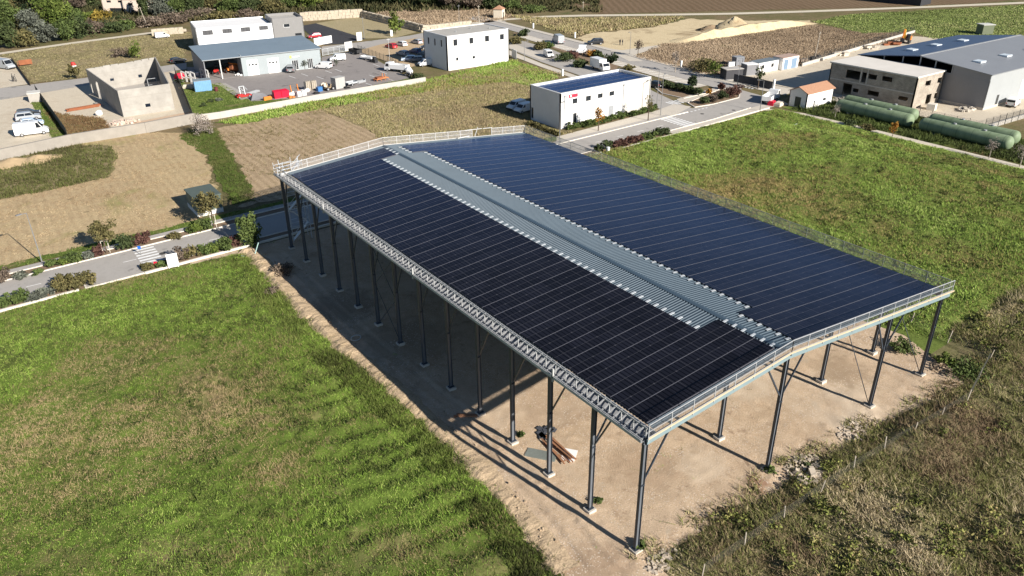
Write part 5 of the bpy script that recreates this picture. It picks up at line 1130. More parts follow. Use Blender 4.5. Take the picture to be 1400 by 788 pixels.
for x, y in ((.5,.5),(-.5,.5),(.5,-.5),(-.5,-.5)): k.bar((x,y,0),(x*.8,y*.8,.62),.1)
part(k, 'stand', GREY_P, t)
k = MB()
for i in range(6): k.bar((R.uniform(-.6,.6),R.uniform(-.6,.6),.1),(R.uniform(-.6,.6),R.uniform(-.6,.6),1.2+.3*i % 1.1),.1)
small(k, 'scrap_stand', BUMP, 'dark metal scrap stand in the upper left car park', 'scrap', (20,112))
# hangar yard: timber, pavers, sheet
t = thing('timber_pile', 'pile of reddish timber planks lying under the hangar', 'planks', P(762,618), math.atan2(P(776,631)[1]-P(748,604)[1], P(776,631)[0]-P(748,604)[0])); g_ = np.random.default_rng(2); TB = mat('reddish_timber', (.33,.16,.085), .85, .25, 3)
for i in range(13):
    k = MB(); L = g_.uniform(1.2, 2.2); y = g_.uniform(-.6,.6); h = g_.uniform(-.25,.25); z = .06+.07*(i//4); k.bar((-L,y-h*.6,z),(L,y+h*.6,z+.02*i % .05),.11,.05); part(k, 'plank', TB, t)
k = MB(); k.obox((0,0,.02), 1.5, 1.15, .05, .3); small(k, 'white_board', mat('white_sheet', (.85,.85,.84), .6), 'white sheet lying by the timber planks under the hangar', 'sheet', (778,624), 20)
k = MB()
for i in range(12): k.obox((g_.uniform(-.8,.8), g_.uniform(-.5,.5), .02+.05*(i//5)), .9, .5, .06, g_.uniform(0,3))
small(k, 'slate_pile', mat('dark_slate', (.07,.075,.09), .6, .3), 'small heap of dark slate sheets under the hangar', 'pile', (747,592), 0)
k = MB()
for i in range(7): k.bar((-1.3,-.5+i*.16,.06),(1.3,-.45+i*.16,.08),.1,.09)
small(k, 'profile_stack', mat('grey_profile', (.2,.22,.2), .7, .3), 'grey metal profiles lying left of the timber planks', 'profiles', (740,624), -55)
k = MB(); k.bar((-1.1,0,.08),(1.0,.2,.1),.22,.12); k.bar((-.9,.35,.06),(1.2,.3,.1),.18,.1); small(k, 'loose_plank', TB, 'two loose planks by a column foot at the shadow edge', 'planks', (637,572), -40)
k = MB()
for i in range(14): q = 2*math.pi*i/14; q2 = 2*math.pi*(i+1)/14; k.bar((.55*math.cos(q),.3*math.sin(q),.12+.3*(math.sin(q)+1)/2),(.55*math.cos(q2),.3*math.sin(q2),.12+.3*(math.sin(q2)+1)/2),.08)
small(k, 'hose_coil', mat('pale_hose', (.4,.42,.4), .6), 'coil of pale hose lying on the dirt berm edge', 'hose', (487,466))
# scaffold stair at the far corner
t = thing('scaffold_stair', 'white metal scaffold stair tower at the far hangar corner', 'stairs', (1.0,66.9)); k = MB()
for x in (0,2.6):
    for y in (0,1.4): k.bar((x,y,0),(x,y,11.2),.07)
for z in (2.2,4.4,6.6,8.8,10.6):
    for y in (0,1.4): k.bar((0,y,z),(2.6,y,z),.06)
    for x in (0,2.6): k.bar((x,0,z),(x,1.4,z),.06); k.bar((x,0,z-2.1),(x,1.4,z),.04)
part(k, 'frame', GALV, t)
for i in range(5):
    k = MB(); z0 = .2+i*2.15; a, b = ((0.1,.35,z0),(2.5,.35,z0+2.1)) if i % 2 == 0 else ((2.5,1.05,z0),(.1,1.05,z0+2.1))
    k.bar(a, b, .5, .1); k.bar((a[0],a[1]-.3,a[2]+.9),(b[0],b[1]-.3,b[2]+.9),.05); part(k, 'flight', GALV, t)
# excavator in the far yard
t = thing('excavator', 'orange excavator working behind the blue roof of the hall', 'excavator', P(1238,59), rad(200)); k = MB(); k.box(-1.6,1.6,-1.2,-.6,0,.8); k.box(-1.6,1.6,.6,1.2,0,.8); part(k, 'track', BUMP, t); k = MB(); k.box(-1.9,.4,-1.2,1.2,.9,1.9); part(k, 'body', ORG, t); k = MB(); k.box(.2,1.5,.1,1.1,.9,2.7); part(k, 'cab', CGLASS, t); k = MB(); k.bar((.8,-.4,1.5),(2.9,-.4,4.2),.5); part(k, 'boom', YEL, t); k = MB(); k.bar((2.9,-.4,4.2),(4.2,-.4,2.0),.4); part(k, 'arm', ORG, t); k = MB(); k.extr([(3.9,1.9),(4.6,1.9),(4.7,1.1),(4.0,1.2)],-.9,.1); part(k, 'bucket', BUMP, t)
# bits in the right yard
k = MB(); k.box(-.9,.9,-.8,.8,0,1.25); small(k, 'stone_block', mat('pale_block', (.66,.61,.53), .9), 'pale cube block by the unfinished office corner', 'block', (1273,150), 15)
def rubble(label, px, r, n, m, seed, name='rubble_heap', zs=.5):
    g = np.random.default_rng(seed); k = MB()
    for i in range(n): q = r*g.random()**.5; an = g.uniform(0,6.28); s = g.uniform(.15,.42)*r**.3*(.45 if n > 80 else 1); k.obox((q*math.cos(an), q*.6*math.sin(an), max(0, zs*(1-q/r))*g.random()), s*1.5, s, s*.8, g.uniform(0,3), tilt=g.uniform(-.4,.4))
    small(k, name, m, label, 'heap', px)
RB = mat('pale_rubble', (.5,.45,.38), .9, .3)
rubble('heap of pale rubble and boards in front of the grey hall', (1322,151), 2.2, 45, RB, 4); rubble('pale rubble scattered at the foot of the concrete shell', (172,168), 3.0, 50, mat('pink_rubble', (.55,.44,.36), .9, .2), 6, zs=.3); rubble('rubble and poles between the tiled house and green tanks', (1150,138), 2.6, 40, RB, 8); rubble('stones heaped near a plinth in the weeds at lower right', (1108,653), 1.6, 40, mat('yard_stone', (.5,.42,.33), .9, .25), 9, zs=.35)
for i, (px, lab) in enumerate((((1098,87), 'left stack of building blocks behind the rusty roofed cabin'), ((1113,84), 'right stack of dark building materials behind the cabins'))):
    k = MB(); g = np.random.default_rng(i)
    for j in range(9): k.obox((g.uniform(-2,2), g.uniform(-.8,.8), .0+.6*(j//5)), 1.1, .9, .7, .1*g.random())
    small(k, 'material_stack', mat('stack_brown' if i == 0 else 'stack_dark', (.33,.26,.2) if i == 0 else (.06,.055,.05), .9, .3), lab, 'stack', px, -10)
for px, lab, s, m in (((1055,144), 'red plastic barrier on the pavement corner', (.9,.6,.7), PLAST_R), ((1065,144.5), 'beige crate on the pavement next to the red barrier', (1.4,.7,.6), PALLET)):
    k = MB(); k.box(-s[0],s[0],-s[1],s[1],0,s[2]); k.box(-s[0]*.8,s[0]*.8,-s[1]*.8,s[1]*.8,s[2]+.001,s[2]*1.35); small(k, 'crate', m, lab, 'crate', px, 15)
k = MB(); k.add([(-1.4,-.6,.3),(1.2,-.8,.3),(1.5,.5,.3),(-1.1,.7,.3),(-.6,0,.65),(.6,.1,.6)], [(0,1,5,4),(1,2,5),(2,3,4,5),(3,0,4)]); small(k, 'white_tarp', mat('pale_tarp', (.55,.54,.52), .8), 'pale tarpaulin lying in the right meadow', 'tarp', (1090,173), 10)
k = MB(); k.box(-.9,.9,-.5,.5,0,.06); small(k, 'pale_board', CW_, 'pale board lying beside the right pavement edge', 'board', (941,181.5), 10)
k = MB(); k.bar((-.45,0,.04),(.45,.12,.06),.09,.05); small(k, 'white_stake', CW_, 'short white stake lying alone in the left meadow', 'stake', (354,542), 30)
# two people on the sandy plot
def person(label, px, h, top, leg):
    me = bpy.data.meshes.new('person'); pts = [(0,0,.95),(0,0,1.2),(0,0,1.45),(0,0,1.58),(0,0,1.72),(0,.1,.9),(.05,.11,.5),(0,.12,.06),(.14,.12,.03),(0,-.1,.9),(-.03,-.11,.5),(-.05,-.12,.06),(.1,-.12,.03),(0,.2,1.42),(.03,.25,1.12),(.12,.22,.88),(0,-.2,1.42),(.03,-.25,1.12),(.12,-.22,.88)]
    ed = [(0,1),(1,2),(2,3),(3,4),(0,5),(5,6),(6,7),(7,8),(0,9),(9,10),(10,11),(11,12),(2,13),(13,14),(14,15),(2,16),(16,17),(17,18)]
    me.from_pydata(pts, ed, []); o = bpy.data.objects.new('person', me); C.objects.link(o); o.location = (*P(*px), 0); o.rotation_euler = (0,0,rad(h)); sm = o.modifiers.new('skin', 'SKIN'); rr = [.15,.15,.16,.06,.1,.1,.07,.05,.045,.1,.07,.05,.045,.06,.05,.04,.06,.05,.04]
    for i, v in enumerate(me.skin_vertices[0].data): v.radius = (rr[i], rr[i]); v.use_root = i == 0
    ss = o.modifiers.new('sub', 'SUBSURF'); ss.levels = 1; ss.render_levels = 1; me.materials.append(top); return tag(o, label, 'person')
DK = mat('dark_clothing', (.03,.03,.04), .9); person('person in dark clothing standing at left on the sandy plot', (847.5,62), 200, DK, DK); person('person in dark clothing standing at right on the sandy plot', (851,62), 160, mat('navy_clothing', (.025,.03,.05), .9), DK)
# sand heaps
def heap(name, label, px, rx, ry, h, m, seed, rz_=0, cat='mound'):
    g = np.random.default_rng(seed); k = MB(); n = 18; rings = 7; pts = [(0,0,h)]
    for i in range(1, rings+1):
        t_ = i/rings
        for j in range(n): q = 2*math.pi*j/n; w_ = 1+.16*g.uniform(-1,1); pts.append((rx*t_*w_*math.cos(q), ry*t_*w_*math.sin(q), max(-.05, h*(1-t_)**1.05*g.uniform(.86,1.1)) if i < rings else -.1))
    fs = [(0,1+j,1+(j+1) % n) for j in range(n)]
    for i in range(rings-1):
        a = 1+i*n; fs += [(a+j, a+n+j, a+n+(j+1) % n, a+(j+1) % n) for j in range(n)]
    k.add(pts, fs); o = k.build(name, m, None, True, (*P(*px), 0), rad(rz_)); return tag(o, label, cat)
heap('earth_mound', 'tall pale sand heap on the building plot', (1002,41), 8.5, 8, 4.3, G_SAND, 1); heap('earth_mound', 'low brown earth heap left of the pale sand heap', (972,41), 6, 4, 1.7, G_BROWN, 2)
heap('earth_mound', 'small tan sand heap at the left frame edge', (18,224), 4.5, 3, 1.1, mat('tan_heap', (.42,.31,.18), .95, .15), 3); heap('earth_mound', 'small tan sand heap, right of the one at the frame edge', (53,219), 4.5, 2.5, 1.0, MC['tan_heap'], 4)
a, b = P(920,58), P(1108,31); k = MB(); L = math.dist(a, b); n = 40; pr = []
g = np.random.default_rng(8)
for i in range(n+1): s = min(1, 4*i/n, 4*(n-i)/n); hh = 2.2*s*g.uniform(.85,1.1)+.05; pr.append([(L*i/n, -3.2, -.05), (L*i/n, -1.0+g.uniform(-.2,.2), hh), (L*i/n, 1.2, hh*.9), (L*i/n, 4, -.05)])
for i in range(n):
    for j in range(3): k.face([pr[i][j], pr[i+1][j], pr[i+1][j+1], pr[i][j+1]])
o = k.build('earth_bank', G_SAND, None, False, (*a, 0), math.atan2(b[1]-a[1], b[0]-a[0])); tag(o, 'long pale sand bank along the near edge of the building plot', 'bank')
# more of the yard's clutter
def boxes(label, name, cat, px, h, items, m):
    k = MB()
    for x, y, z, a, b, c in items: k.box(x-a/2, x+a/2, y-b/2, y+b/2, z, z+c)
    return small(k, name, m, label, cat, px, h)
k = MB()
for i in range(10): k.tube((-2,-.5+.22*(i % 5),.12+.2*(i//5)), (2,-.5+.22*(i % 5)+.04,.12+.2*(i//5)), .1, n=8)
small(k, 'pipe_stack', mat('grey_pipe', (.34,.35,.36), .5), 'stack of grey pipes on the asphalt left of the dark tarp', 'pipes', (345,128), 30)
t = thing('cable_drum', 'brown wooden cable drum beside the blue bin', 'drum', P(444,121.5), .3); k = MB(); k.tube((0,-.45,.7), (0,-.37,.7), .7, n=16); part(k, 'flange', PALLET, t); k = MB(); k.tube((0,.37,.7), (0,.45,.7), .7, n=16); part(k, 'flange', PALLET, t); k = MB(); k.tube((0,-.37,.7), (0,.37,.7), .4, n=12); part(k, 'core', RUST, t)
boxes('pair of white water tanks in cages right of the left pallet stack', 'water_tank', 'tank', (412,131), 5, [(-.6,0,.12,1,1,1), (.6,0,.12,1,1,1), (-.6,0,0,1.1,1.1,.11), (.6,0,0,1.1,1.1,.11)], mat('tank_white', (.66,.66,.64), .5))
boxes('orange road barriers stacked by the yard edge', 'barrier_stack', 'barriers', (366,137), 8, [(0,0,.05,1.9,.5,.25), (.1,.05,.31,1.9,.45,.25), (-.05,0,.57,1.8,.4,.25)], ORG)
boxes('grey steel frame stack next to the small trailer', 'steel_frame', 'frame', (493,113), 12, [(0,-.4,0,2.6,.15,.5), (0,.4,0,2.6,.15,.5), (-1.2,0,.51,.15,1,.2), (1.2,0,.51,.15,1,.2)], GREY_P)
boxes('dark crates by the yard fence beside the low white trailer', 'crate_stack', 'crates', (513,86), 100, [(0,0,0,1.2,1,.9), (1.3,.1,0,1.1,1,.7), (.2,0,.91,.9,.8,.6)], BUMP)
boxes('white garden boxes next to the red tarpaulin heap', 'box_stack', 'boxes', (262,103), -40, [(0,0,0,1.4,1.1,1.0), (1.5,.2,0,1.2,1.1,.7)], WHITE_B)
for px, lab in (((399,134), 'orange post base left of the spreader'), ((433,128.5), 'dark wheel set in front of the blue bin'), ((475,121), 'pair of black tyres right of the grey cabinet')):
    k = MB(); k.tube((-.35,0,.0), (-.35,0,.25), .38, n=14); k.tube((-.35,0,.251), (-.35,0,.5), .36, n=14); k.tube((.45,.1,.0), (.45,.1,.25), .38, n=14); small(k, 'tyre_stack', ORG if 'orange' in lab else TYRE, lab, 'tyres', px, 0)
for i, (px, lab, s) in enumerate((((1190,67), 'stacked pale blocks along the wall right of the cabins', 5), ((1215,62), 'stacked boards along the wall near the excavator', 6), ((1150,76), 'low stack of pale materials in the gravel yard', 4))):
    k = MB(); g = np.random.default_rng(40+i)
    for j in range(10): k.obox((g.uniform(-s/2,s/2), g.uniform(-.9,.9), .0+.4*(j//5)), 1.4, 1.0, .5, g.uniform(-.3,.3))
    small(k, 'material_stack', PALLET if i != 1 else RUST, lab, 'stack', px, -35)
for o in list(S.objects):
    if o.name.split('.')[0] in ('timber_pile','white_board','slate_pile','profile_stack','loose_plank','hose_coil'): o.location.z = .09
rubble('heap of pale stones in the weeds between the ridge column and the fence', (1098,640), 2.0, 130, MC['yard_stone'], 21, 'stone_heap', .4); rubble('spill of small pale stones at the gravel edge right of the middle gable column', (1165,592), 1.8, 110, MC['yard_stone'], 22, 'stone_heap', .3); rubble('scatter of pale stones at the gravel edge near the nearest column', (905,768), 1.5, 90, MC['yard_stone'], 23, 'stone_heap', .25); rubble('broken earth heap behind the last gable column', (1288,503), 1.5, 160, MC['clod_earth'], 24, 'clod_heap', .35)
# ================================================================== PLANTS
LG = {
 'g':  tinted('leaf_green', [(.035,.05,.016), (.075,.105,.03), (.13,.165,.05)]), 'dg': tinted('leaf_dark_green', [(.022,.032,.014), (.05,.068,.026), (.09,.11,.042)]),
 'yg': tinted('leaf_yellow_green', [(.04,.06,.012), (.09,.125,.025), (.16,.19,.045)]), 'br': tinted('leaf_brown', [(.06,.045,.035), (.13,.1,.075), (.21,.165,.125)]),
 'gr': tinted('leaf_grey_green', [(.05,.055,.045), (.1,.11,.085), (.18,.19,.15)]), 'og': tinted('leaf_olive', [(.05,.045,.02), (.11,.1,.04), (.19,.155,.065)]),
 'yel': tinted('leaf_yellow', [(.09,.06,.012), (.22,.16,.03), (.36,.26,.06)]), 'rd': tinted('leaf_dark_red', [(.035,.018,.018), (.1,.05,.04), (.18,.1,.075)]), 'or': tinted('leaf_orange', [(.12,.05,.01), (.34,.16,.03), (.5,.28,.06)]),
 'bare': tinted('bare_twigs', [(.12,.1,.085), (.24,.2,.17), (.36,.31,.27)]), 'dk': tinted('leaf_very_dark', [(.008,.014,.007), (.02,.032,.013), (.04,.055,.025)]),  # last one is the darkest leaf green, for conifers and far trees
}
BARK = mat('bark', (.11,.08,.055), .9, .3, 3); SEED = [100]
def nseed(): SEED[0] += 1; return SEED[0]
def tree(label, px, h, w, kind, n=900, size=.3, group=None, name='tree', clear=.28, clumps=16, stake=False, cat='tree', xy=None, lean=0):
    """tapered trunk with limbs, crown of leaf faces in clumps"""
    p = xy or P(*px); t = thing(name, label, cat, p, R.uniform(0,6.28), group); r = max(.05, h*.018)
    k = MB(); zc = h*(clear+(1-clear)*.5); k.tube((0,0,-.1), (lean*.5,0,h*clear), r*1.25, r, 8); k.tube((lean*.5,0,h*clear), (lean,.05,h*.8), r, r*.3, 7)
    for i in range(5):
        an = i*1.26+R.random(); z0 = h*(clear+.08*i); k.tube((lean*.6,0,z0), (lean+w*.32*math.cos(an), w*.32*math.sin(an), min(h*.92, z0+h*.25)), r*.5, r*.15, 5)
    part(k, 'trunk', mat('pale_bark', (.3,.26,.21), .9, .2) if kind in ('bare','yel') and h < 8 else BARK, t)
    V_, F, T = leaves((lean,0,zc), (w/2, w/2, h*(1-clear)/2*1.05), n, size, nseed(), clumps)
    o = link('crown', tint_mesh('crown', V_, F, T, LG[kind]), t)
    if stake:
        k = MB()
        for s in (-.45,.45): k.tube((s,0,-.1), (s,0,1.9), .045, n=6)
        k.bar((-.5,0,1.7), (.5,0,1.7), .07); part(k, 'stake', mat('stake_timber', (.6,.55,.46), .8), t)
    return t
def bush(label, px, w, h, kind, group=None, n=None, size=.12, name='shrub', cat='shrub', xy=None, d=None):
    p = xy or P(*px); n = n or int(min(900, 160+w*w*110)); d = d or w
    V_, F, T = leaves((0,0,h*.48), (w/2, d/2, h*.56), n, size, nseed(), max(6, int(10*max(1, w/2))), .5)
    V_[:, 2] = np.maximum(V_[:, 2], 0.0)
    o = link(name, tint_mesh(name, V_, F, T, LG[kind]), None, p, R.uniform(-.3,.3)); return tag(o, label, cat, group)
def hedge(label, a, b, wd, h, kind, dens=60, size=.13, name='hedge'):
    L = math.dist(a, b); ps = []; n = max(2, int(L/(wd*.7)))
    for i in range(n):
        u = L*(i+.5)/n; q = R.uniform(.75, 1.15); ps.append(leaves((u, R.uniform(-.15,.15)*wd, h*q*.48), (wd*.62, wd*.5, h*q*.56), int(dens*wd*wd*2), size, nseed(), 6, .6))
    V_, F, T = join(ps); V_[:, 2] = np.maximum(V_[:, 2], 0)
    o = link(name, tint_mesh(name, V_, F, T, LG[kind]), None, a, math.atan2(b[1]-a[1], b[0]-a[0])); return tag(o, label, 'hedge')
def mp_(px): q = P(*px); return math.dist((*q, 0), CAM)/FPX     # metres a photo pixel spans at a ground point

# --- wood on the upper left (base px, crown width px, height px, leaf kind, label)
GW = 'trees and bushes of the upper left wood'
WOOD = [
 (10,72,34,28,'dg','dark green bush at the left frame edge by the dirt track'), (36,70,32,22,'og','olive brown bush, second along the dirt track from the frame edge'), (64,64,34,26,'gr','grey leafed bush, third along the dirt track from the frame edge'),
 (90,60,38,24,'g','full green bush above the start of the rusty board, by the track'), (112,57,34,22,'dg','dark green bush in the middle of the track edge'), (130,52,30,16,'br','brown bare bush between two dark green ones by the track'), (155,50,36,13,'dg','low dark green bush below the pink house, by the track'), (172,46,26,12,'g','last low green bush by the track before the pole'),
 (12,48,42,34,'g','fresh green tree at the left frame edge, second row'), (44,50,32,28,'gr','pale grey green tree in the second row of the wood'), (76,46,50,44,'yg','large bright yellow green tree left of the pink house'), (102,42,30,26,'g','green tree just right of the big yellow green one'), (120,38,26,17,'yg','low yellow green bush on the garden lawn'), (140,40,28,24,'yel','yellow autumn bush in front of the pink house'), (163,37,20,10,'dg','dark green bush at the foot of the pink house wall'), (178,39,26,9,'br','brown bush below the pink house wing'),
 (8,28,46,42,'og','olive tree in the corner of the frame'), (36,24,50,44,'dk','very dark pine between the corner and the bright tree'), (68,20,46,40,'g','green tree behind the bright yellow green one'), (104,20,42,40,'br','bare brownish tree left of the pink house'), (126,14,24,26,'dg','dark tree touching the pink house gable'),
 (199,27,14,40,'dg','tall ivy green column tree right of the pink house'), (222,26,34,30,'gr','grey green olive tree right of the outbuilding'), (246,24,34,28,'g','green tree, second right of the outbuilding'), (268,22,32,28,'dg','dark tree, third right of the outbuilding'), (292,20,34,28,'og','olive tree, fourth right of the outbuilding'), (318,22,34,26,'g','green tree above the left end of the warehouse roof'), (345,20,34,26,'dg','dark tree above the middle of the warehouse roof'), (372,20,34,22,'og','olive tree above the right of the warehouse roof'), (398,14,34,24,'g','green tree above the grey end block'), (424,14,36,24,'yg','yellow green tree at the left end of the pale stone wall'), (448,10,30,18,'og','olive tree above the pale stone wall'),
 (208,42,40,12,'br','brown thicket right of the wooden pole'), (240,38,40,13,'br','brown thicket left of the white warehouse'), (272,31,40,12,'br','brown thicket above the warehouse left corner'), (305,27,40,12,'og','olive thicket above the warehouse roof'), (340,24,40,10,'br','brown thicket beyond the warehouse roof middle'),
 (476,9,40,22,'dk','dark tree beyond the field, leftmost of the upper row'), (508,9,44,24,'dk','dark tree beyond the field, second of the upper row'), (545,10,46,24,'dk','dark tree beyond the field, third of the upper row'), (584,11,44,24,'dg','dark green tree beyond the field, fourth of the upper row'), (616,12,40,24,'br','brown tree beyond the field, left of the stone hut'), (646,13,40,24,'br','brown bare tree right behind the field poles'), (672,12,30,22,'dg','dark tree behind the stone hut'), (702,14,30,15,'g','low green bush right of the stone hut'), (728,16,34,9,'g','low green bush on the bank by the far track'),
]
for x, y, cw, ch, kd, lab in WOOD:
    y -= 6 if y > 30 else 0; ch *= .62 if 25 < y < 38 and 110 < x < 185 else .8; s = mp_((x, y)); W = cw*s*.92; H = ch*s*1.12
    low = ch < 18
    if low: bush(lab, (x, y), W, H, kd, GW, n=1500, size=.28)
    else: tree(lab, (x, y), H, W, kd, n=3200, size=.27, group=GW, clear=.12, clumps=22)
# ground cover between the wood's trees
B_WOOD = tinted('undergrowth', [(.02,.025,.01), (.06,.06,.025), (.12,.1,.05)])
scatter('undergrowth', pp((-40,60), (0,60), (110,45), (200,34), (420,20), (700,12), (700,-8), (-40,-8)), .5, (1.2,3.2), .5, 5, B_WOOD, 51, lean=.5, spread=.9, label='dark undergrowth below the trees of the wood')
# --- single trees
tree('round staked street tree by the left road, lamp post side', (146,346), 4.6, 3.5, 'og', 1300, .13, stake=True, name='street_tree', clear=.42); tree('staked street tree right in front of the green kiosk', (293,310), 5.4, 4.4, 'og', 1500, .13, stake=True, name='street_tree', clear=.35)
bush('tall bushy shrub at the road end beside the hangar corner', (341,337), 3.4, 5.0, 'g', None, 1800, .14, name='tall_shrub'); bush('bare brown shrub growing at the corner of the white wall', (277,184), 5.2, 4.2, 'bare', None, 1500, .1); 
tree('small green tree in the dry grass by the street, left of the concrete shell', (106,108), 3.6, 4.0, 'og', 500, .2, clear=.2); tree('yellow green tree in the dry grass above the concrete shell', (187,80), 4.2, 4.4, 'yg', 500, .22, clear=.1); bush('bare brown bush left of the yellow green tree above the shell', (166,78), 6, 2.5, 'br', None, 500, .2)
tree('bushy green tree on the street below the shaded stone wall', (541,47), 6.6, 5.4, 'yg', 900, .28, clear=.1); tree('slim leafless tree in front of the white warehouse', (332,62), 4.5, 3.2, 'bare', 350, .12); tree('slim pale green tree in front of the grey end block', (397,50), 5.4, 3.6, 'yg', 350, .16)
tree('small potted tree at the workshop doors, left one', (417,95), 2.4, 1.8, 'gr', 220, .12, name='potted_tree'); tree('small tree by the workshop corner near the white van', (460,91), 2.2, 1.6, 'gr', 200, .12, name='potted_tree')
tree('autumn street tree with orange leaves in front of the office', (818,179), 5.0, 2.6, 'or', 420, .12, name='street_tree', clear=.35); tree('thin street tree at the right end of the office pavement', (886,165), 5.2, 2.0, 'og', 260, .12, name='street_tree', clear=.35)
tree('thin bare street tree by the entrance of the sandy plot', (872,77), 4.8, 2.8, 'br', 320, .16, name='street_tree'); tree('thin bare street tree halfway along the street edge', (923,99), 5.4, 2.4, 'bare', 260, .12, name='street_tree'); tree('yellow green street tree left of the charcoal shed', (977,107), 4.4, 3.8, 'yg', 520, .18, name='street_tree', clear=.25); tree('dark street tree in front of the long white cabin', (1036,122), 5.2, 2.4, 'dg', 420, .15, name='street_tree', clear=.4)
tree('little orange leafed tree beside the path and tanks', (1220,187), 2.8, 2.0, 'or', 420, .11, clear=.2); tree('leafless grey tree on the path near the right frame edge, nearer of two', (1352,217), 3.6, 2.6, 'bare', 420, .06, clear=.3); tree('leafless grey tree at the right frame edge beside the tank end', (1394,228), 4.4, 3.2, 'bare', 520, .06, clear=.3); tree('leafless grey tree at the left end of the green tanks', (1141,163), 3.2, 2.2, 'bare', 300, .07, clear=.3)
bush('yellow green bush at the foot of the brown field by the street', (960,98), 9, 3.2, 'og', None, 900, .22)
# --- road beds, left road
UB = 'shrubs in the upper bed of the left road'; LB = 'shrubs in the lower bed of the left road'
for px, w_, h, kd, lab in [((4,385),2.4,1.5,'br','brown bush in the upper roadside bed at the frame edge'), ((28,381),1.7,1.0,'gr','grey green ball shrub, second in the upper roadside bed'), ((53,375),1.3,.8,'g','small green shrub in the upper bed left of the lamp post'), ((71,365),1.6,1.1,'g','neat green ball shrub right of the lamp post'), ((82,362),1.3,.9,'dg','small dark shrub, second right of the lamp post'), ((89,362),1.6,.9,'yg','light green shrub, third right of the lamp post'), ((101,358),2.6,1.3,'g','wide green shrub left of the staked round tree'), ((121,354),2.0,.9,'gr','grey shrub just left of the staked round tree'), ((136,349),1.8,1.5,'rd','purple grey shrub at the foot of the round tree'), ((173,340),2.6,2.0,'dg','large dark green shrub right of the round tree'), ((188,336),2.2,1.6,'rd','dark red shrub, left half of the red pair in the upper bed'), ((200,332),2.0,1.4,'rd','dark red shrub, right half of the red pair in the upper bed'), ((237,327),2.2,.9,'og','low olive shrub between the red pair and the kiosk'), ((261,318),1.6,1.0,'g','green shrub, leftmost of the cluster below the kiosk'), ((270,318),1.8,1.1,'yg','bright green shrub in the cluster below the kiosk'), ((281,314),2.2,1.4,'g','round green shrub in the middle of the kiosk cluster'), ((276,309),1.8,1.2,'dg','dark green shrub at the back of the kiosk cluster')]: bush(lab, px, w_, h, kd, UB)
for px, w_, h, kd, lab in [((4,421),2.2,1.3,'g','green shrub in the lower bed at the frame edge'), ((25,415),2.8,1.6,'g','large green shrub, second in the lower bed'), ((50,409),2.4,.9,'gr','grey lavender like shrub in the lower bed'), ((66,403),1.9,.9,'gr','second grey shrub in the lower bed'), ((84,398),2.8,1.8,'og','tall olive brown shrub, left one of the big pair'), ((102,393),2.8,1.9,'og','tall olive brown shrub in the middle of the lower bed'), ((121,389),2.4,1.7,'og','olive brown shrub at the right end before the parking bay'), ((203,368),2.0,.8,'og','low flowering shrub right of the parking bay'), ((221,365),1.8,.8,'g','low green shrub beside the white sign board'), ((248,356),2.4,1.6,'br','brown green shrub, first of the row right of the white board'), ((264,351),2.6,1.6,'og','olive shrub, second of the row right of the white board'), ((280,348),2.4,1.5,'g','green shrub, third of the row right of the white board'), ((293,345),2.2,1.4,'yg','light green shrub, fourth of the row right of the white board'), ((307,341),2.6,1.7,'g','green shrub, fifth of the row right of the white board'), ((322,337),2.2,1.7,'rd','purple red shrub next to the tall bush at the road end')]: bush(lab, px, w_, h, kd, LB)
# --- right road and islands
RBD = 'shrubs in the bed below the right road'
for px, w_, h, kd, lab in [((817,208),2.0,1.4,'dg','dark green shrub next to the white post on the right road'), ((830,204),2.4,1.5,'dg','dark green shrub, second from the white post'), ((841,202),2.4,1.3,'rd','dark red shrub, first of four in the right road bed'), ((852,199),2.4,1.3,'rd','dark red shrub, second of four in the right road bed'), ((863,196),2.4,1.3,'rd','dark red shrub, third of four in the right road bed'), ((873,194),2.2,1.3,'rd','dark red shrub, last of four in the right road bed'), ((883,191),2.2,1.3,'g','green shrub, first after the red ones in the right bed'), ((892,188),2.2,1.4,'g','green shrub, second after the red ones in the right bed'), ((901,186),2.4,1.8,'dg','taller dark shrub near the end of the right bed'), ((911,184),2.0,1.1,'dg','last dark shrub of the right bed by the crossing')]: bush(lab, px, w_, h, kd, RBD)
IB = 'shrubs of the junction island'
for px, w_, h, kd, lab in [((962,142),2.6,1.6,'dg','dark shrub at the left tip of the junction island'), ((975,139),2.6,1.7,'br','brown shrub, second on the junction island'), ((987,136),2.6,1.8,'dg','dark green shrub in the middle of the junction island'), ((998,133),3.2,2.6,'rd','big dark red shrub on the junction island'), ((1007,130),2.8,2.4,'rd','dark red shrub at the right end of the junction island'), ((970,128),1.6,1.1,'or','rusty shrub by the small post above the island')]: bush(lab, px, w_, h, kd, IB)
hedge('clipped green hedge along the front of the office', (64.5,86.3), (89,86.6), 1.9, 1.25, 'g', 90, .12); hedge('loose green hedge between the service road and the striped bays', P(905,119), P(958,131), 3.0, 1.6, 'dg', 70, .16); hedge('dark weeds along the shaded end wall of the office', P(722,170), P(764,188), 1.8, 1.0, 'og', 60, .12)
SB = 'shrubs in the street car park beds'
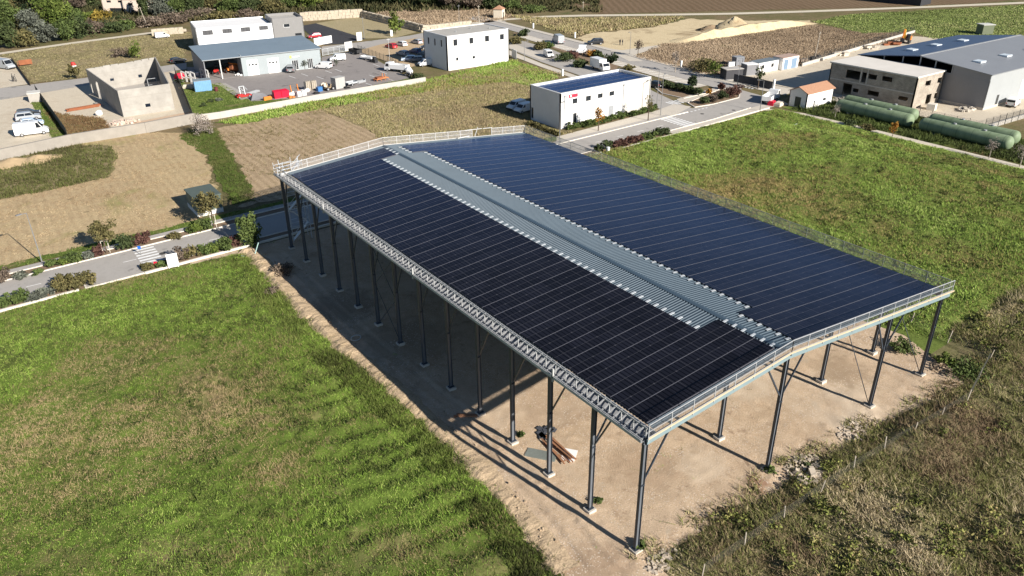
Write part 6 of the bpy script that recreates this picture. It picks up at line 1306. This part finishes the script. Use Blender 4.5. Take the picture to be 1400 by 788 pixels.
for px, w_, h, kd, lab in [((706,60),6,2.2,'og','olive bush right of the white cube'), ((716,49),4,2.0,'dg','dark bush by the first striped bay'), ((738,68),5,2.2,'og','olive bush between the striped bays and the service road'), ((748,66),4,1.8,'g','green bush left of the silver van'), ((772,84),6,2.4,'dg','dark bush right of the small white van'), ((784,80),4,2.2,'rd','reddish bush in the middle street bed'), ((792,92),4.5,2.0,'dg','dark bush left of the box truck shadow'), ((809,77),3.6,1.8,'or','rust and yellow bush below the black four by four'), ((818,79),3.6,1.8,'dg','dark green bush beside the rusty one'), ((836,86),4.5,2.6,'dk','dark conifer bush right of the box truck'), ((859,96),3,1.2,'og','low bush on the striped bay edge'), ((985,122),2,1.2,'rd','small dark shrub on the pavement corner'), ((946,118),2.4,2.8,'dk','dark upright bush at the bay end')]: bush(lab, px, w_, h, kd, SB, size=.2)
for px, w_, h, kd, lab in [((245,114),2.2,1.0,'dg','dark bush behind the workshop left fence'), ((288,140),1.6,.7,'dg','small dark shrub on the yard lawn, upper one'), ((279,146),1.6,.7,'dg','small dark shrub on the yard lawn, left one'), ((300,138),1.6,.7,'gr','grey shrub on the yard lawn, right one'), ((570,108),4,1.6,'dg','dark bush below the mixer at the yard corner'), ((1185,178),3,1.0,'og','brown weed bush in front of the left tank'), ((1160,172),3,1.1,'dg','dark weed bush below the left tank end'), ((1275,180),3,1.2,'br','brown weed bush between the tank pairs')]: bush(lab, px, w_, h, kd)
# weeds and green bushes round the hangar
for px, w_, h, kd, lab in [((817,688),.9,.6,'g','small green weed by the second column foot'), ((877,752),1.1,.8,'g','green weed right of the nearest column foot'), ((712,597),.8,.5,'g','small green weed by the fourth column foot'), ((388,374),2.8,1.3,'br','brown weedy bush on the meadow rim, upper one'), ((372,402),2.0,1.0,'br','brown weedy bush on the meadow rim, left one'), ((1052,648),1.0,.7,'g','green weed by the ridge column foot'), ((1100,640),.9,.6,'dg','dark weed at the yard edge'), ((1236,480),3.2,1.2,'g','green weed clump behind the hangar gable'), ((1322,514),4.2,1.2,'g','green weed clump by the last fence corner'), ((1296,498),2.4,.9,'yg','light green weed clump left of the fence corner')]: bush(lab, px, w_, h, kd, size=.09)

# ================================================================== GRASS AND WEEDS
T_MEADOW = tinted('meadow_blades', [(.38,.29,.155), (.31,.245,.115), (.13,.14,.04), (.155,.25,.04), (.24,.37,.055), (.4,.45,.13)]); T_EAST = tinted('east_meadow_blades', [(.34,.255,.115), (.27,.235,.08), (.17,.26,.045), (.26,.38,.07), (.42,.46,.15)])
T_SCRUB = tinted('scrub_blades', [(.2,.14,.085), (.34,.26,.15), (.13,.14,.045), (.22,.23,.07), (.42,.34,.2), (.5,.41,.26)]); T_DRY = tinted('dry_weed_blades', [(.2,.16,.09), (.36,.28,.165), (.25,.24,.09), (.5,.4,.25)]); T_BRN = tinted('brown_weed_blades', [(.18,.135,.09), (.33,.25,.17), (.45,.35,.24)])
T_STRAW = tinted('straw_blades', [(.22,.15,.08), (.36,.27,.16), (.5,.4,.25)])
MEADOW_WEED = tinted('weed_leaves_east', [(.05,.055,.02), (.08,.1,.026), (.13,.12,.045)])
scatter('meadow_grass', MEADOW_N, 26, (.1,.3), .02, 6, T_MEADOW, 1, lean=.7, spread=.13, patch=.12, hf=meadow_h, tone=dry_spots, label='green and dry grass of the left meadow')
scatter('meadow_weeds', MEADOW_N, 2.6, (.12,.3), .05, 14, tinted('weed_leaves', [(.05,.06,.02), (.075,.1,.024), (.11,.13,.035)]), 71, lean=.9, spread=.16, thin=(.22,.3,.65,.1), hf=meadow_h, label='darker broad leaved weeds in the left meadow')
scatter('meadow_weeds', EAST_N, .9, (.15,.4), .07, 12, MEADOW_WEED, 72, lean=.9, spread=.22, thin=(.2,.35,.65,.05), hf=east_h, label='darker weeds in the right meadow')
RIM = EDGE+[(x-3.2, y-1.2) for x, y in EDGE[::-1]]
scatter('rim_weeds', RIM, 20, (.25,.6), .035, 7, tinted('rim_blades', [(.04,.04,.016), (.07,.085,.02), (.12,.16,.035), (.2,.23,.06)]), 2, lean=.6, spread=.18, thin=(.25,.3,.6), hf=meadow_h, label='taller weeds along the meadow rim')
scatter('east_meadow_grass', EAST_N, 11, (.12,.36), .04, 5, T_EAST, 3, lean=.6, spread=.22, patch=.09, hf=east_h, tone=east_tone, label='green and brown grass of the right meadow')
SCRUB_N = [(47,3), (46,-1)]+YARD_R+[(8,-24), (4,-34), (90,-34), (100,3)]
def scrub_h(X, Y):
    f = np.clip(edge_dist(SCRUB_N, X, Y)/2.0, 0, 1)
    return f*(.8*vnoise(X, Y, .18, 21)+.5*np.maximum(0, vnoise(X, Y, .55, 22)-.35)+.12*vnoise(X, Y, 1.6, 23))
def scrub_tone(X, Y):
    d = np.zeros(len(X))
    for px, r, a in (((1300,650),4,-.5), ((1090,770),4,-.35), ((1240,765),4,.45), ((1385,720),6,.3), ((1320,590),4,-.45), ((1390,620),4,-.3), ((1000,770),3,-.3), ((1150,740),3,.35), ((1330,755),4,-.4), ((1080,700),2.5,-.3), ((1370,540),4,.2), ((1180,700),3,.3)):
        q = P(*px); d += a*np.exp(-((X-q[0])**2+(Y-q[1])**2)/(r*r)*1.6)
    return d
relief('scrubland', SCRUB_N, .35, scrub_h, G_SCRUB)
scatter('scrub_weeds', SCRUB_N, 26, (.15,.55), .028, 7, T_SCRUB, 4, lean=.8, spread=.2, thin=(.22,.2,.45,.3), patch=.17, hf=scrub_h, tone=scrub_tone, label='tall dry weeds on the rough ground')
g = np.random.default_rng(77); bl = []
for i in range(1500):
    x = g.uniform(6, 75); y = g.uniform(-33, 2)
    if not inside(SCRUB_N, np.array([x]), np.array([y]))[0] or vnoise(np.array([x]), np.array([y]), .16, 31)[0]*.7+g.random()*.3 < .5: continue
    q = g.uniform(.5, 1.3); V_, F, T = leaves((x, y, float(scrub_h(np.array([x]), np.array([y]))[0])+q*.22), (q, q*g.uniform(.7,1.2), q*.5), int(90*q), .085, 900+i, 6, .6)
    bl.append((V_, F, np.clip(T*.7+g.uniform(-.25,.5), 0, 1)))
V_, F, T = join(bl); o = link('brambles', tint_mesh('brambles', V_, F, T, tinted('bramble_leaves', [(.05,.055,.018), (.1,.115,.03), (.16,.18,.045), (.26,.26,.08), (.3,.21,.11)]))); o['kind'] = 'stuff'; o['label'] = 'low brambles and bushes among the dry weeds'
BAND = [(x+.9, y-1.1) for x, y in YARD_R]+[(x-1.6, y+2.0) for x, y in YARD_R[::-1]]
scatter('edge_weeds', BAND, 11, (.12,.5), .04, 9, T_SCRUB, 73, lean=.7, spread=.2, thin=(.35,.4,.62,0), hf=lambda X, Y: np.full(len(X), .06), label='weeds creeping over the edge of the gravel')
scatter('verge_weeds', [(112,-30), (127,-20), (127,67), (112,70)], 5, (.3,.8), .07, 6, tinted('verge_blades', [(.03,.035,.015), (.06,.08,.02), (.1,.13,.035)]), 5, lean=.5, spread=.25, label='dark weeds round the green tanks')
scatter('dry_field_weeds', FC, 7, (.15,.5), .055, 5, T_DRY, 6, lean=.5, spread=.3, patch=.08, thin=(.1,.2,.5,.3), label='dry brown weeds in front of the office')
scatter('green_edge_grass', GSTRIP2, 5, (.2,.6), .08, 5, T_EAST, 7, lean=.5, spread=.3, label='green grass strip along the white wall')
scatter('green_strip_grass', GSTRIP, 8, (.12,.4), .05, 5, MEADOW_WEED, 8, lean=.5, spread=.2, label='green grass strip between the two fields')
scatter('patch_weeds', PATCH, 6, (.25,.7), .06, 6, tinted('patch_blades', [(.05,.045,.02), (.09,.085,.035), (.1,.12,.03), (.18,.14,.08)]), 9, lean=.5, spread=.25, label='dark weeds in the mown field')
scatter('straw_stubble', FA, 4, (.06,.2), .05, 4, T_STRAW, 10, lean=1.2, spread=.3, holes=[PATCH], thin=(.3,.35,.6,.2), label='cut straw lying on the mown field')
scatter('plough_weeds', FB, 3, (.1,.3), .06, 4, tinted('plough_blades', [(.1,.075,.035), (.2,.15,.08), (.13,.13,.05), (.34,.26,.15)]), 11, lean=.9, spread=.3, thin=(.3,.35,.65,.1), label='stubble and weeds on the ploughed field')
scatter('brown_field_weeds', BSCRUB, 5, (.15,.5), .08, 5, T_BRN, 12, lean=.5, spread=.4, patch=.05, label='brown weeds of the field by the sandy plot')
scatter('hill_grass', HILL, 2.2, (.08,.25), .1, 4, tinted('hill_blades', [(.2,.165,.09), (.28,.23,.13), (.24,.22,.1), (.34,.28,.16)]), 13, lean=1.0, spread=.5, label='dry grass on the slope below the wood')
scatter('green_field_grass', GF, 1.6, (.12,.35), .16, 4, tinted('field_blades', [(.13,.13,.05), (.17,.22,.06), (.22,.27,.08), (.32,.31,.14)]), 14, lean=.7, spread=.6, patch=.03, label='green grass of the field behind the hall')
TALLV = pp((700,22), (760,26), (895,24), (938,24), (895,36), (800,46), (790,50), (745,38)); scatter('verge_grass', TALLV, 2, (.4,1.0), .14, 5, T_DRY, 15, lean=.5, spread=.4, label='dry grass between the street and the far track')
scatter('bank_brush', pp((695,20), (745,17), (820,17), (815,-6), (690,-6)), .9, (.6,2.0), .35, 6, B_WOOD, 16, lean=.5, spread=.7, thin=(.05,.3,.6), label='dark brush on the bank above the far track')
scatter('plot_weeds', WEEDP, 7, (.2,.6), .07, 5, tinted('plot_blades', [(.1,.06,.03), (.18,.11,.055), (.11,.11,.04)]), 17, lean=.5, spread=.25, label='reddish brown weeds on the bare plot')
T_LAWN = tinted('lawn_blades', [(.08,.09,.03), (.11,.14,.035), (.15,.19,.05), (.22,.23,.08)])
for nm, pl_, sd_ in (('lawn_grass', LAWN1, 18), ('lawn_grass', LAWN2, 19), ('verge_grass', VERGE3, 20), ('verge_grass', VERGE, 21)): scatter(nm, pl_, 5, (.1,.3), .06, 4, T_LAWN, sd_, lean=.5, spread=.25)
scatter('dirt_weeds', DIRT, 1.6, (.3,.8), .14, 5, T_BRN, 22, lean=.5, spread=.4, thin=(.08,.3,.6,.2))
scatter('yard_weeds', YARD, .5, (.08,.25), .035, 6, T_MEADOW, 23, lean=.6, spread=.14, thin=(.2,.55,.8,0), label='sparse weeds on the gravel under the hangar')
g = np.random.default_rng(31); mb = MB(); A = np.array(YARD)      # loose stones on the hangar yard
X = g.uniform(-12, 43, 16000); Y = g.uniform(-20, 45, 16000); kk = inside(YARD, X, Y) & ~inside(MEADOW, X, Y) & ((vnoise(X, Y, .12, 3) > .5) | (g.random(16000) < .2))
for x, y in zip(X[kk], Y[kk]): s = g.uniform(.025, .085); mb.obox((x, y, 0), s*1.3, s, s*.7, g.uniform(0,3), tilt=g.uniform(-.3,.3))
o = mb.build('gravel_stones', mat('loose_stone', (.5,.41,.31), .9, .3)); o['kind'] = 'stuff'

# ================================================================== POLES, FENCES, WALLS
POLE = mat('pole_grey', (.2,.2,.2), .5, .1)
def lamp(label, px, h, arm=1.1, rz_=0, name='lamp_post'):
    t = thing(name, label, 'lamp post', P(*px), rad(rz_)); k = MB(); k.tube((0,0,0), (0,0,h), .085, .045, 8); k.box(-.16,.16,-.16,.16,0,.06); part(k, 'pole', POLE, t); k = MB(); k.bar((0,0,h-.05), (arm,0,h+.05), .07); part(k, 'arm', POLE, t); k = MB(); k.box(arm-.1, arm+.55, -.14, .14, h, h+.12); part(k, 'lamp_head', POLE, t)
lamp('grey lamp post at the pavement of the left road', (58,360), 6.9, .7, 200); lamp('tall grey lamp post in front of the office sign', (765,198), 7.6, .9, 20); lamp('lamp post at the right end of the office by the pavement', (903,158), 8.2, .9, 30); lamp('lamp post behind the right end of the office by the crossing', (898,143), 7.6, .9, 100); lamp('lamp post on the pavement in front of the white flatbed truck', (1039,152), 6.3, .8, 120); lamp('lamp post by the hoarding, left of the dark street tree', (1008,117), 5.8, .8, 200); lamp('lamp post at the corner of the sandy plot entrance', (861,74), 6.0, .9, 200); lamp('lamp post by the service road, right of the white cube', (656,86) if False else (717,83), 5.0, .8, 0)
def pole(label, px, h, m=None, lean=0, r=.13, name='utility_pole'):
    t = thing(name, label, 'pole', P(*px)); k = MB(); k.tube((0,0,-.1), (lean,0,h), r, r*.7, 8); part(k, 'pole', m or mat('weathered_pole', (.4,.35,.28), .9, .2), t); k = MB(); k.bar((lean-.5,0,h-.4), (lean+.5,0,h-.4), .1); part(k, 'crossarm', m or MC['weathered_pole'], t)
pole('pale wooden pole at the edge of the brown field', (1114,79), 6.8, lean=.6); pole('pale wooden pole on the slope right of the pink house', (202,38), 7, lean=-1.2); pole('thin grey pole on the dry lawn plot', (498,53), 6.6, POLE, r=.08); pole('thin grey pole in front of the lower stone wall', (628,36), 7, POLE, r=.08); pole('grey pole with box left of the stone hut', (655,34), 6.4, MC['weathered_pole']); pole('pale post by the track on the bank', (797,15), 3.4); pole('thin white pole behind the tipper truck cab', (533,84), 6.2, WHITE_ST, r=.06)
def fence(label, pts, h, post, gap, m_post, m_mesh, lean=0, mesh=.2, wire=.018, solid=False, name='wire_fence', base=None):
    t = thing(name, label, 'fence', pts[0]); o0 = Vector((*pts[0], 0))
    for a, b in zip(pts[:-1], pts[1:]):
        a = Vector((*a, 0))-o0; b = Vector((*b, 0))-o0; L = (b-a).length; n = max(1, round(L/gap))
        for i in range(n):
            p = a+(b-a)*(i/n); k = MB(); k.bar(p+Vector((0,0,-.1)), p+Vector((R.uniform(-lean,lean),R.uniform(-lean,lean),h*R.uniform(.97,1.08))), post); part(k, 'post', m_post, t)
        k = MB()
        if solid: c = (a+b)/2; k.bar(a+Vector((0,0,h*.5)), b+Vector((0,0,h*.5)), .04, h*.94)
        else:
            for i in range(int(L/mesh)): p = a+(b-a)*((i+.5)*mesh/L); k.bar(p, p+Vector((0,0,h*.93)), wire)
            for q in np.arange(.1, h*.95, mesh): k.bar(a+Vector((0,0,q)), b+Vector((0,0,q)), wire)
        part(k, 'mesh' if not solid else 'screen', m_mesh, t)
    return t
MW = mat('galv_mesh', (.12,.12,.1), .7); MD = mat('dark_mesh', (.035,.04,.04), .7); MT = mat('fence_timber', (.42,.37,.3), .9, .2)
fence('wire mesh fence with leaning posts through the weeds at lower right', [(2,-4.4), (20,-4.2), (36.5,-4.9), (45.4,-2.6)], 1.5, .07, 4.1, MT, MW, .22, wire=.009); fence('short wire fence with posts behind the hangar gable', [(45.4,-2.6), (46,10), (45,20)], 1.5, .07, 4.2, MT, MW, .25, wire=.009)
fence('dark screened fence left of the bare plot', pp((50,127), (93,188)), 1.9, .08, 2.5, MD, MD, 0, solid=True, name='screen_fence'); fence('dark screened fence between the shell plot and the yard', pp((240,102), (265,164)), 1.9, .08, 2.5, MD, MD, 0, solid=True, name='screen_fence'); fence('dark mesh fence between the yard and the tan car park', pp((490,70), (530,85), (562,104)), 1.8, .07, 2.6, MD, MD, .03, mesh=.3, name='mesh_fence')
fence('dark mesh fence behind the green tanks', [(127.2,68), (127.2,38)], 1.7, .07, 2.6, MD, MD, .03, mesh=.3, name='mesh_fence'); fence('dark mesh fence on the low wall at the right frame edge', [(127.5,37.7), (150,36.8)], 2.1, .07, 2.6, MD, MD, 0, mesh=.3, name='mesh_fence'); fence('dark mesh fence on the wall behind the cabins', pp((1096,90), (1180,65), (1250,44)), 2.2, .08, 3, MD, MD, 0, mesh=.3, name='mesh_fence'); fence('dark hoarding of boards along the street corner', pp((1003,112), (1030,117), (1055,123)), 1.9, .1, 2.5, MD, mat('dark_hoarding', (.05,.05,.055), .7), 0, solid=True, name='hoarding')
fence('short dark gate frame beside the tiled house', pp((1111,153), (1120,154.5)), 2.3, .14, 1.6, MD, MD, 0, mesh=.5, wire=.05, name='gate_frame'); fence('dark timber edge along the upper left car park', pp((16,82), (42,118)), 1.0, .1, 3, mat('dark_timber', (.08,.06,.04), .9), MC['dark_timber'], 0, solid=True, name='edge_fence')
def lowwall(label, pts, h, th, m, name='boundary_wall'):
    o0 = pts[0]; k = MB()
    for a, b in zip(pts[:-1], pts[1:]):
        a = (a[0]-o0[0], a[1]-o0[1]); b = (b[0]-o0[0], b[1]-o0[1]); k.bar((*a,h/2-.05), (*b,h/2-.05), th, h+.1)
    return tag(k.build(name, m, None, False, (*o0, 0)), label, 'wall')
lowwall('white boundary wall along the workshop yard', pp((269,166), (302,161.5), (440,136.5), (582,113)), 1.3, .25, mat('white_wall', (.46,.43,.385), .85, .12, .5)); lowwall('beige concrete wall below the car park and the concrete shell', pp((-70,232), (0,220), (100,198), (200,181.5), (268,168)), 2.0, .5, mat('beige_wall', (.3,.272,.235), .9, .18, .6))
lowwall('low pale wall under the fence at the right frame edge', [(127.4,37.9), (150,37)], .75, .3, MC['white_wall']); lowwall('low pale wall behind the cabins along the brown field', pp((1096,91), (1180,66), (1250,45)), .8, .3, MC['white_wall'])
def stonewall(label, a, b, h, seed, m):
    g = np.random.default_rng(seed); L = math.dist(a, b); k = MB()
    for c in range(3):
        u = 0
        while u < L: w_ = g.uniform(1.0, 2.0); k.obox((u+w_/2, g.uniform(-.15,.15)+c*.25, c*h/3-.05), w_*.96, 1.1, h/3*g.uniform(.9,1.15), g.uniform(-.06,.06), tilt=g.uniform(-.05,.05)); u += w_
    return tag(k.build('stone_wall', m, None, False, (*a, 0), math.atan2(b[1]-a[1], b[0]-a[0])), label, 'wall')
ST = mat('limestone_block', (.45,.39,.3), .9, .3, 1.5)
stonewall('long sunlit dry stone wall behind the dry lawn plot', P(411,29), P(494,23.5), 2.9, 1, ST); stonewall('shaded dry stone wall descending towards the street', P(495,24), P(577,44), 2.3, 2, ST); stonewall('sunlit dry stone wall below the brown field by the cube', P(578,44), P(642,37), 2.0, 3, ST); stonewall('short stone wall left of the white warehouse', P(208,49), P(250,46), 2.0, 4, ST)
# signs and small street things
def sign(label, px, rz_, m, s=(.5,.06,.7), h=1.2):
    t = thing('road_sign', label, 'sign', P(*px), rad(rz_)); k = MB(); k.tube((0,0,0),(0,0,h+s[2]),.035,n=6); part(k, 'post', POLE, t); k = MB(); k.box(-s[0]/2,s[0]/2,-.08,-.036,h,h+s[2]); part(k, 'plate', m, t)
sign('small blue sign at the painted crossing of the left road', (193,349), -30, mat('sign_blue', (.02,.13,.5), .4), (.42,.06,.42), .9); sign('small red sign in the planted strip by the white board', (214,366), -30, PLAST_R, (.4,.06,.45), .4)
k = MB(); k.box(-.65,.65,-.05,.05,.1,1.9); k.box(-.6,-.5,-.04,.04,0,.1); k.box(.5,.6,-.04,.04,0,.1); tag(k.build('info_board', mat('board_white', (.82,.81,.79), .6), None, False, (*P(238,366), 0), rad(-8)), 'blank white board standing at the kerb of the left road', 'board')
k = MB(); k.box(-.26,.26,-.2,.2,0,1.1); k.box(-.29,.29,-.23,.23,1.101,1.16); tag(k.build('post_box', CW_, None, False, (*P(831,210), 0), .1), 'white post cabinet at the edge of the right meadow', 'cabinet')
for px, lab in (((729,39), 'left white marker post at the street edge'), ((786,52), 'right white marker post at the street edge'), ((769,104), 'white marker post on the service road pavement'), ((931,92), 'white marker post halfway along the street'), ((1057,123), 'white gate pillar at the end of the hoarding')):
    k = MB(); hh = 1.6 if px[0] < 1000 else 2.3; k.box(-.22,.22,-.18,.18,0,hh); k.box(-.26,.26,-.22,.22,hh+.001,hh+.08); tag(k.build('marker_post', CW_, None, False, (*P(*px), 0)), lab, 'post')
for i, px in enumerate(((348,350), (339,352))):
    k = MB(); k.bar((0,0,.05), (.9 if i == 0 else -.7, .4, 1.5 if i == 0 else .25), .08); tag(k.build('survey_rod', mat('pale_turquoise', (.4,.58,.55), .6), None, False, (*P(*px), 0)), ('leaning turquoise rod at the top of the dirt berm', 'turquoise rod lying at the top of the dirt berm')[i], 'rod')
